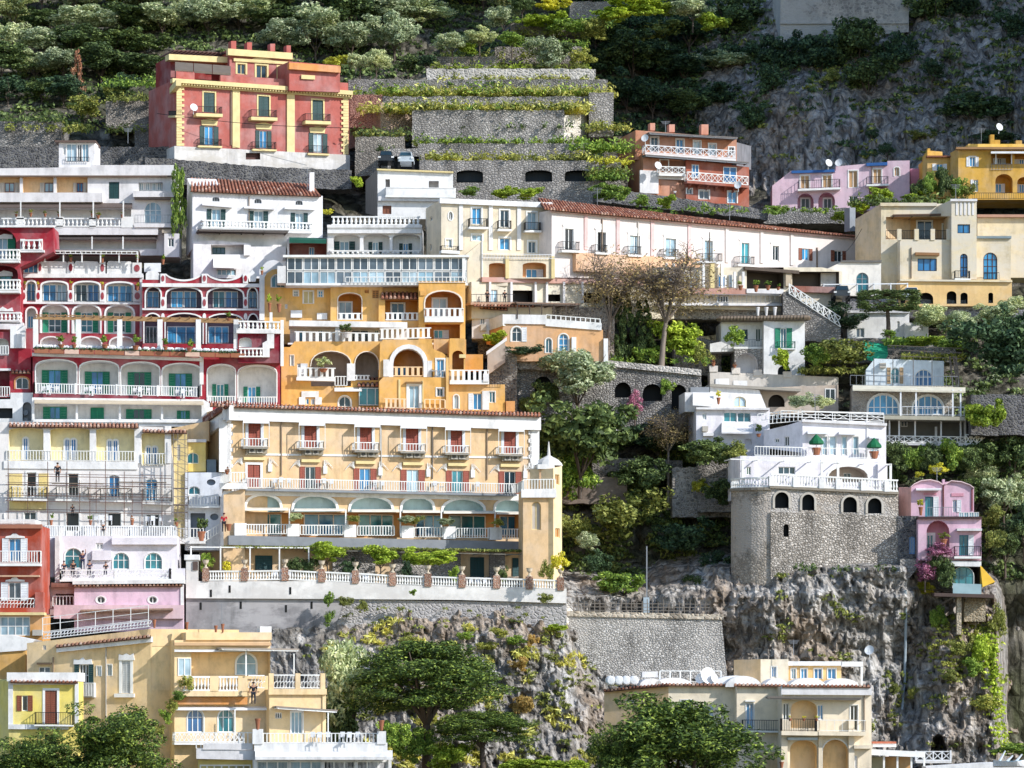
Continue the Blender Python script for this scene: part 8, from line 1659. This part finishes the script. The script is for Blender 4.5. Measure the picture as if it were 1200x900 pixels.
# ground cover
def mask_spots(n, x0, x1, y0, y1, fy, off, thr=None, sc=.02, seed=1):
    r_ = random.Random(seed); out = []
    while len(out) < n:
        x = r_.uniform(x0, x1); y = r_.uniform(y0, y1)
        if thr is not None and noise.noise(Vector((x * sc, y * sc * 1.4, seed))) < thr: continue
        out.append(W(x, y, fy(x, y) - off))
    return out
tufts('undergrowth', mask_spots(1700, -40, 730, -20, 150, tY, .2, -.25, .02, 3), 'dark', .9, 16, .3, 3, 1.8); tufts('undergrowth', mask_spots(1000, -40, 900, -20, 170, tY, .2, -.1, .02, 4), 'dark', 1.0, 18, .32, 4, 1.8)
tufts('undergrowth', mask_spots(700, 690, 900, -20, 190, tY, .2, None, .02, 5), 'deep', 1.1, 20, .32, 5, 1.8); tufts('undergrowth', mask_spots(1500, 600, 880, 420, 700, tY, .2, -.1, .03, 6), 'dark', .8, 18, .26, 6, 1.8); tufts('undergrowth', mask_spots(800, 600, 880, 420, 700, tY, .25, .05, .03, 7), 'scrub', .7, 16, .24, 7, 1.8)
tufts('undergrowth', mask_spots(1000, 1030, 1240, 370, 680, tY, .25, -.15, .03, 8), 'dark', .8, 18, .26, 8, 1.8); tufts('undergrowth', mask_spots(420, 980, 1240, 370, 660, tY, .3, .05, .03, 9), 'olive', .6, 16, .22, 9, 1.8)
tufts('cliff_scrub', mask_spots(420, 360, 720, 735, 900, cY, .1, .12, .03, 10), 'scrub', .5, 16, .2, 10, 2); tufts('cliff_scrub', mask_spots(260, 380, 700, 725, 900, cY, .1, .2, .03, 11), 'grass', .4, 18, .2, 11, 4); tufts('cliff_scrub', mask_spots(240, 860, 1180, 690, 880, cY, .1, .28, .03, 12), 'scrub', .45, 14, .2, 12, 2); tufts('cliff_scrub', mask_spots(200, 720, 1200, -20, 190, uY, .1, .22, .03, 13), 'deep', .7, 16, .26, 13, 2)
tufts('cliff_ivy', [W(x, y, cY(x, y) - .25) for x, y in [(rr.gauss(1160 + (y_ - 740) * .1, 5), y_) for y_ in [rr.uniform(735, 885) for _ in range(260)]]], 'lemon', .4, 14, .2, 14, 1.6)
tufts('cliff_ivy', [W(x, y, cY(x, y) - .2) for x, y in [(rr.uniform(1090, 1160), rr.uniform(720, 800)) for _ in range(160)]], 'scrub', .4, 14, .2, 15, 1.6)
def strip(x0, x1, y, Y, n, mat, size, seed, leaf=.18, asp=3, blades=18, dep=3):
    r_ = random.Random(seed); return tufts('grass' if mat == 'grass' else 'ground_cover', [W(r_.uniform(x0, x1), y + r_.uniform(-2, 1), Y) + Vector((0, r_.uniform(-.2, dep), 0)) for _ in range(n)], mat, size, blades, leaf, seed, asp, (1, 1, .9), 1.3)
strip(420, 690, 129.5, 406.6, 200, 'grass', .95, 31); strip(450, 665, 128, 406.8, 90, 'green', .6, 32); strip(450, 720, 111, 410.2, 200, 'grass', 1.05, 33); strip(450, 715, 111, 410.4, 100, 'scrub', .8, 34); strip(500, 700, 93, 413.3, 40, 'scrub', .6, 35); strip(496, 600, 187.5, 400.8, 34, 'yellow', .55, 36, .16, 2); strip(600, 700, 187.5, 400.8, 40, 'scrub', .6, 37); strip(410, 480, 158, 405.2, 26, 'dark', .9, 38); strip(486, 690, 168, 403.7, 26, 'scrub', .5, 39); strip(690, 735, 176, 402, 40, 'green', .9, 40); strip(0, 75, 142, 408.5, 40, 'dark', .9, 41); strip(420, 460, 178, 403.8, 14, 'dark', .8, 42); strip(510, 690, 80, 415.8, 60, 'scrub', .7, 43); strip(690, 730, 205, 399, 40, 'scrub', .9, 44); strip(735, 1000, 247, 397, 40, 'green', .5, 45); strip(1000, 1130, 238, 397, 60, 'dark', .8, 46); strip(600, 830, 424, 372.5, 50, 'green', .5, 47); strip(1040, 1130, 402, 374, 90, 'green', .5, 48); strip(1060, 1130, 420, 371, 60, 'scrub', .5, 49); strip(940, 1020, 436, 373, 60, 'scrub', .6, 50)
for k, (x0, x1, y, Y, n, m, sz) in enumerate(((415, 700, 112, 410.6, 60, 'lemon', .8), (450, 690, 130, 407, 50, 'yellow', .6), (490, 690, 168, 403.6, 40, 'lemon', .55), (486, 660, 168, 403.8, 40, 'dark', .6), (500, 690, 186, 400.9, 40, 'grass', .7), (510, 690, 95, 413.4, 50, 'grass', .7), (505, 690, 81, 416, 40, 'lemon', .7), (515, 680, 66, 418.5, 40, 'scrub', .9), (600, 690, 54, 421, 50, 'green', .9), (600, 720, 28, 427, 60, 'green', 1.0), (600, 700, 40, 425, 60, 'scrub', 1.0), (415, 480, 160, 405.4, 20, 'scrub', .8), (690, 735, 150, 406, 30, 'scrub', .9), (690, 740, 190, 400, 30, 'yellow', .6), (120, 190, 118, 413, 40, 'scrub', .8), (0, 190, 152, 408, 60, 'scrub', .8), (905, 1050, 676, 352.6, 40, 'scrub', .5), (930, 1060, 668, 352.2, 30, 'dark', .5))): strip(x0, x1, y, Y, n, m, sz, 60 + k, .2, 2.2)
tufts('cliff_scrub', mask_spots(700, 720, 1230, -20, 130, uY, .1, -.05, .03, 23), 'dark', .9, 18, .28, 23, 2); tufts('cliff_scrub', mask_spots(260, 860, 1230, 20, 190, uY, .1, .1, .04, 24), 'scrub', .6, 16, .22, 24, 2)
tufts('cliff_scrub', [W(x, y, 347.3 + (x - 218) * .0055 - .1) for x, y in [(rr.uniform(400, 660), rr.uniform(712, 750)) for _ in range(70)]], 'scrub', .35, 14, .15, 25, 2.5)
for k, (x0, x1, y, Y, n, m, sz) in enumerate(((415, 700, 109, 409.8, 60, 'green', 1.0), (450, 690, 127, 406.2, 60, 'scrub', 1.0), (490, 690, 166, 403.2, 40, 'green', .8), (500, 690, 185, 400.3, 40, 'scrub', .7), (520, 690, 150, 406.2, 14, 'dark', .6), (420, 700, 101, 412.8, 20, 'green', .7), (660, 740, 175, 401.5, 40, 'green', 1.0), (690, 735, 210, 398.5, 40, 'green', 1.0), (120, 200, 100, 415, 40, 'green', .9))): strip(x0, x1, y, Y, n, m, sz, 90 + k, .22, 1.8, 18, 1.5)
# ================================================================== small things
def car(label, px, py1, wpx, Y, colr, rot=0):
    b = W(px, py1, Y); t = thing('parked_car', label, 'car', b, 'parked cars'); t.rotation_euler = (0, 0, rot); L = 1.75; mb = MB()      # seen end on: x is width, y is length
    pr = [(-.82, .35), (-.85, .75), (-.72, .9), (-.58, 1.38), (.58, 1.38), (.72, .9), (.85, .75), (.82, .35)]
    n = len(pr); sec = [(0, .9, 0), (.25, 1, 0), (3.6, 1, 0), (3.95, .9, 0)]; rings = []
    for y, s, q in sec: rings.append([(x * s, y - 1.9, .2 + z * (.96 if s < 1 else 1)) for x, z in pr])
    for a, c in zip(rings[:-1], rings[1:]):
        for k in range(n): mb.face([a[k], a[(k + 1) % n], c[(k + 1) % n], c[k]])
    mb.face(rings[0]); mb.face(rings[-1]); link('body', mb.mesh('car_body', plain(colr, .3, .6)), t)
    mb = MB(); mb.face([(-.62, -1.95, 1.12), (.62, -1.95, 1.12), (.52, -1.9, 1.5), (-.52, -1.9, 1.5)]); link('windscreen', mb.mesh('windscreen', GL['dark']), t)
    for sx in (-1, 1):
        mb = MB(); mb.box(sx * .7 - .14, sx * .7 + .14, -2.0, -1.85, .82, .98); link('headlight', mb.mesh('headlight', plain('e8e8e4', .2)), t)
        for y in (-1.3, 1.2): mb = MB(); mb.tube([(sx * .62, y, .32), (sx * .84, y, .32)], .32, 12); link('wheel', mb.mesh('wheel', plain('17181a', .7)), t)
car('silver car parked in front of the grey garage, right one', 476, 198, 18, 397, 'b9c2c8'); car('dark car parked in front of the grey garage, left one', 453, 197, 14, 397.5, '22252b')
car('pale silver car on the road below the beige villa', 1066, 357, 20, 382.2, 'c2cbd2'); car('dark car under the wooden canopy left of the beige villa', 985, 355, 22, 381.2, '30343b')
# people
pg = 'people on the balconies and terraces'
for a in (('worker in dark clothes standing on the scaffold', 67.5, 542, 566, 350.6, '22262e', '2a2d35', '2a211b', 'stand'), ('person in black standing beside the railing of the cafe, left', 571, 340, 356, 370.6, '1d1d22', '1d1d22'), ('person in black standing beside the railing of the cafe, right', 591.5, 340, 356, 371.3, '1d1d22', '26262c'),
          ('waiter like figure in dark clothes on the ochre villa balcony', 297, 799, 826, 322.4, '23262f', '2b2f3a'), ('figure with a raised arm on the white arched balcony', 97, 642, 668, 346.5, '3a3550', '2c3550', '3a2a1e', 'raise'), ('seated figure at the left of the white arched balcony', 75, 657, 674, 346.4, '2e3246', '22242e', '2a211b', 'sit'), ('second seated figure on the white arched balcony', 86, 656, 674, 346.4, '35282c', '22242e', '2a211b', 'sit'),
          ('third seated figure on the white arched balcony, below the chimney breast', 105, 656, 674, 346.4, '41405c', '2a2c3c', '2a211b', 'sit'), ('fourth seated figure, right on the white arched balcony', 124, 658, 674, 346.4, '2b2b33', '2a2c3c', '2a211b', 'sit'), ('figure in red on the stair house terrace beside the hotel corner', 262.5, 601, 624, 350, 'c02a35', '2a2430', '5a1a20'), ('person leaning at the railing of the scaffolded house', 121, 612, 630, 350.4, '24242a', '24242a'), ('person in white on the terracotta house terrace', 791, 222, 232, 400, 'dfe3e6', '3b3f48'), ('figure in dark on the lower scaffold level', 85, 591, 606, 350.8, '1f1f25', '1f1f25')): person(*a, group=pg)
# pots
def pots(where, lst, Y, kind='lemon', hp=.45, group=None, potm=None):
    for k, (x, y0, y1, w_) in enumerate(lst): pot('%s pot from the left %s' % (ORD[k], where), x, y0, y1, Y, kind, wpx=w_, ph=hp, group=group or 'pots ' + where, potm=potm)
pots('on the red hotel upper parapet', ((47, 294, 306, 7), (83, 296, 307, 7), (120, 296, 308, 7), (161, 298, 308, 6), (191, 297, 310, 7)), 368.8)
pots('on the red hotel terrace planters', ((72, 391, 408, 14), (87, 391, 408, 10), (123, 391, 408, 14), (159, 391, 410, 14), (194, 394, 410, 10), (222, 395, 412, 12), (268, 364, 376, 10)), 361.2, 'green', .25)
pots('between the first floor arches of the red hotel', ((29, 328, 338, 6), (45, 329, 338, 6), (83, 328, 339, 6), (120, 329, 339, 6), (161, 330, 341, 7)), 368.5, 'yellow')
pots('on the railing of the white terraced house', ((19, 247, 254, 6), (36, 244, 254, 7), (53, 246, 254, 6), (69, 247, 254, 6), (108, 246, 254, 6), (115, 248, 256, 8), (143, 247, 255, 5)), 380.9, 'scrub')
pots('on the roof edge over the orange house', ((307, 311, 322, 5), (316, 342, 366, 7), (327, 344, 366, 9)), 364.8, 'lemon')
pots('on the low pier of the green shuttered house terrace', ((836, 421, 429, 8), (861, 424, 431, 8)), 374, 'rust')
pots('on the ochre villa roof terrace', ((181, 725, 736, 6), (219, 728, 738, 6), (253, 732, 742, 7), (261, 730, 741, 6)), 323.6, None, .9)
for k, (x, y0, y1) in enumerate(((302, 842, 855), (447, 844, 856))): pot('big terracotta urn on the pavilion %s' % ('pier beside the ochre villa', 'pier at its right end')[k], x, y0, y1, 318.3, None, wpx=11, ph=1)
for k, x in enumerate((347, 414, 476, 489, 523, 582)): shrub('rounded plant on the white planter pier of the tan hotel, %s from the left' % ORD[k], x, 600 + k * 1.2, 614 + k, 18, ('olive', 'scrub')[k % 2], Y=352.4 + (x - 347) * .026, group='plants on the hotel planter piers')
for k, (x, y0, y1) in enumerate(((60, 600, 617), (106, 602, 616), (155, 602, 616), (207, 606, 617))): pot('%s pot from the left on the scaffolded house terrace' % ORD[k], x, y0, y1, 350.6, 'green' if k != 2 else 'rust', wpx=7)
pot('dark clipped tree in a pot on the stair house terrace', 236, 602, 634, 350.2, 'dark', wpx=16, ph=.35); pot('red geranium pot at the hotel corner bay', 266, 546, 556, 350, 'rust', wpx=9); pot('round clay jar at the stair house railing', 268, 614, 622, 349.6, None, wpx=12, ph=1)
pot('white palm pot on the orange house terrace', 406, 376, 396, 364.6, 'dark', wpx=17, ph=.3, potm=WHITE2); pot('small flowering tree in the orange arch', 379, 416, 436, 363.9, 'olive', wpx=18, ph=.2)
pots('along the glass railing of the cream house balcony', ((926, 838, 845, 5), (942, 838, 845, 6), (957, 838, 845, 6)), 320.7, 'yellow')
pot('potted yellow plant at the arch foot of the cream house', 916, 884, 900, 320, 'lemon', wpx=9); pot('yellow shrub pot on the pink cliff house terrace', 1079, 582, 604, 354.5, 'yellow', wpx=9); pot('plant inside the pink cliff house arch', 1106, 622, 640, 352.4, 'scrub', wpx=14)
pots('on the terrace under the long house', ((868, 328, 340, 10), (886, 326, 342, 10), (900, 328, 340, 10), (912, 332, 340, 8)), 377.6, 'green'); 
for k, x in enumerate((888, 898, 908)): pot('pale jar on the thatch roof of the green shuttered house, %s from the left' % ORD[k], x, 360, 370, 376, None, wpx=8, ph=1, potm=WHITE2, group='pale jars on the thatch roof')
pot('palm on the white cluster terrace', 889, 494, 512, 363, 'dark', wpx=10, ph=.2); pot('yellow potted bush on the annex roof of the white cluster', 842, 456, 474, 367, 'yellow', wpx=8)
for k, (x, y) in enumerate(((227, 126), (1019, 762), (971, 191), (983, 191), (1171, 149), (865, 217), (626, 540), (756, 162), (771, 194))):
    F0 = Fac(thing('x', None, None), x, (396.5, 320, 408, 408.5, 402, 400, 352.6, 402.5, 401)[k], 0, (0, 0, 1)); dish(('white satellite dish on the palazzo balcony', 'white satellite dish hanging on the cliff above the cream house', 'left dish on the pink row roof', 'right larger dish on the pink row roof', 'dish above the yellow house roof', 'dish on the lower terracotta balcony', 'dish beside the tan hotel tower', 'dish at the top left of the terracotta house', 'dish at the middle left of the terracotta house')[k], F0, x, y, 0, .42, .3, (.5, -.4)[k % 2]); bpy.data.objects.remove(F0.root)
# cables, pipe, furniture, roof lumber
r = bld('drain_pipe', 'long grey drain pipe running down the cliff left of the buttress', 1061, 830, 352.5, 'pipe'); mb = MB(); mb.tube([W(x, y, cY(x, y) - .5) for x, y in ((1061, 692), (1061.5, 720), (1061, 760), (1060, 800), (1057, 832))], .13, 8); mb.build('pipe', plain('9aa6ad', .4), r)
def table_set(label, px, py, Y, n=3, m=WHM):
    b = W(px, py, Y); t = thing('cafe_table', label, 'table', b, 'white terrace tables with chairs'); mb = MB(); mb.lathe((0, 0, 0), [(.25, 0), (.04, .05), (.04, .7), (.4, .7), (.4, .74)], 10); link('table', mb.mesh('table', m), t)
    for k in range(n):
        a = k * 2.1 + .5; x, y = .75 * math.cos(a), .75 * math.sin(a); mb = MB(); mb.box(x - .2, x + .2, y - .2, y + .2, .42, .46); mb.box(x - .2, x + .2, y + .16, y + .2, .46, .9)
        for sx in (-.17, .17):
            for sy in (-.17, .17): mb.box(x + sx - .02, x + sx + .02, y + sy - .02, y + sy + .02, 0, .42)
        link('chair', mb.mesh('chair', m), t)
for k, (x, y, Y) in enumerate(((330, 571, 353.5), (380, 572, 355.2), (440, 574, 357), (510, 575, 359.2), (560, 576, 360.8), (58, 463, 361.2), (108, 464, 361.4), (165, 465, 361.7), (215, 467, 362), (330, 679, 349.5), (420, 683, 350.2), (560, 688, 351.2), (375, 870, 318.8), (410, 870, 318.8), (120, 615, 350.9), (180, 616, 350.9))): table_set('white table with chairs %s' % ('on the long hotel balcony, first from the left|on the long hotel balcony, second from the left|on the long hotel balcony, third from the left|on the long hotel balcony, fourth from the left|on the long hotel balcony, last on the right|on the red hotel balcony, leftmost|on the red hotel balcony, second from the left|on the red hotel balcony, third from the left|on the red hotel balcony, rightmost|under the vine pergola|between the clipped lemon trees|at the right of the hotel terrace|on the pavilion roof, left|on the pavilion roof, right|on the scaffolded house terrace, left|on the scaffolded house terrace, right'.split('|')[k]), x, y, Y)
for k, (a, c) in enumerate((((186, 135, 399), (1, 0, 0)), )): pass
mb = MB()
for a, b in (((184, 133, 396.5), (412, 150, 401)), ((1010, 268, 383), (985, 300, 392))): p = W(*a); q = W(*b); mb.tube([p.lerp(q, k / 8) - Vector((0, 0, 1.2 * math.sin(math.pi * k / 8) * .3)) for k in range(9)], .03, 4)
mb.own('cable', IRON, 'thin dark cable strung along the palazzo front', 'cable')
for k, (x, y0, y1, Y, wh) in enumerate(((150, 150, 168, 386, 'rooftop room of the white terraced house'), (360, 196, 222, 381, 'chimney end of the gabled house'), (700, 220, 246, 382, 'left part of the long tiled roof'), (855, 232, 258, 390, 'middle of the long tiled roof'), (1150, 150, 170, 405, 'yellow house roof'), (780, 142, 156, 405, 'terracotta house roof'), (1120, 216, 236, 388, 'beige villa tower'), (930, 750, 768, 328, 'roof room of the cream house'), (260, 706, 738, 324, 'ochre villa roof'), (1098, 548, 566, 357, 'pink cliff house roof'), (955, 462, 492, 361, 'top storey of the stone based villa'))):
    a = W(x, y1, Y); h = (y1 - y0) * K * Y; mb = MB(); mb.beam(a, a + Vector((0, 0, h)), .05)
    for q in range(4): z = Vector((0, 0, h * (.98 - q * .07))); mb.beam(a + z - Vector((.5 - q * .06, 0, 0)), a + z + Vector((.5 - q * .06, 0, 0)), .03)
    mb.own('aerial', GREYM, 'thin comb shaped aerial on the %s' % wh, 'aerial', 'aerials on the roofs')
for k, (x, y, Y) in enumerate(((722, 502, 368), (729, 502, 368))):
    a = W(x, y, Y); mb = MB(); n = 6
    for i in range(n):
        u0 = i / n; u1 = (i + 1) / n; f0 = .08 * math.sin(u0 * 9 + k); f1 = .08 * math.sin(u1 * 9 + k); mb.hexa([a + Vector((u0 * .5, f0, -1.1)), a + Vector((u1 * .5, f1, -1.15)), a + Vector((u1 * .5, f1 * .3, 0)), a + Vector((u0 * .5, f0 * .3, 0))], [a + Vector((u0 * .5, f0 + .02, -1.1)), a + Vector((u1 * .5, f1 + .02, -1.15)), a + Vector((u1 * .5, f1 * .3 + .02, 0)), a + Vector((u0 * .5, f0 * .3 + .02, 0))])
    mb.own('laundry', WHITE, 'white sheet hung out to dry on the middle slope, %s one' % ('left', 'right')[k], 'laundry')
for nm, fx, fY, yw, L in (('tan_hotel', 268, 353, 18, ((330, 492, 557), (447, 494, 560), (507, 496, 561), (571, 498, 562))), ('long_house', 646.5, 373.5, 33, ((706, 256, 298), (748, 260, 300), (832, 272, 310), (958, 290, 322))), ('cream_house', 916.7, 322, 4, ((1013, 808, 862),)), ('ochre_villa', 176.4, 324, -11, ((62, 770, 800), (124, 752, 850))), ('villa', 1055.3, 384.2, 3, ((1068, 290, 326),)), ('palazzo', 206, 398, 24, ((271, 104, 170), (345, 108, 175))), ('gabled_house', 225.5, 380, 9, ((292, 230, 262),)), ('pink_house', 930, 409, -2, ((1022, 196, 240),))):
    F0 = Fac(bpy.data.objects[nm], fx, fY, yw)
    for k, (x, y0, y1) in enumerate(L): F0.bx(x - .5, y0, x + .5, y1, .14, -.03, plain(('8d7a68', 'b9b4ac', '6f655c')[k % 3], .6), 'downpipe')
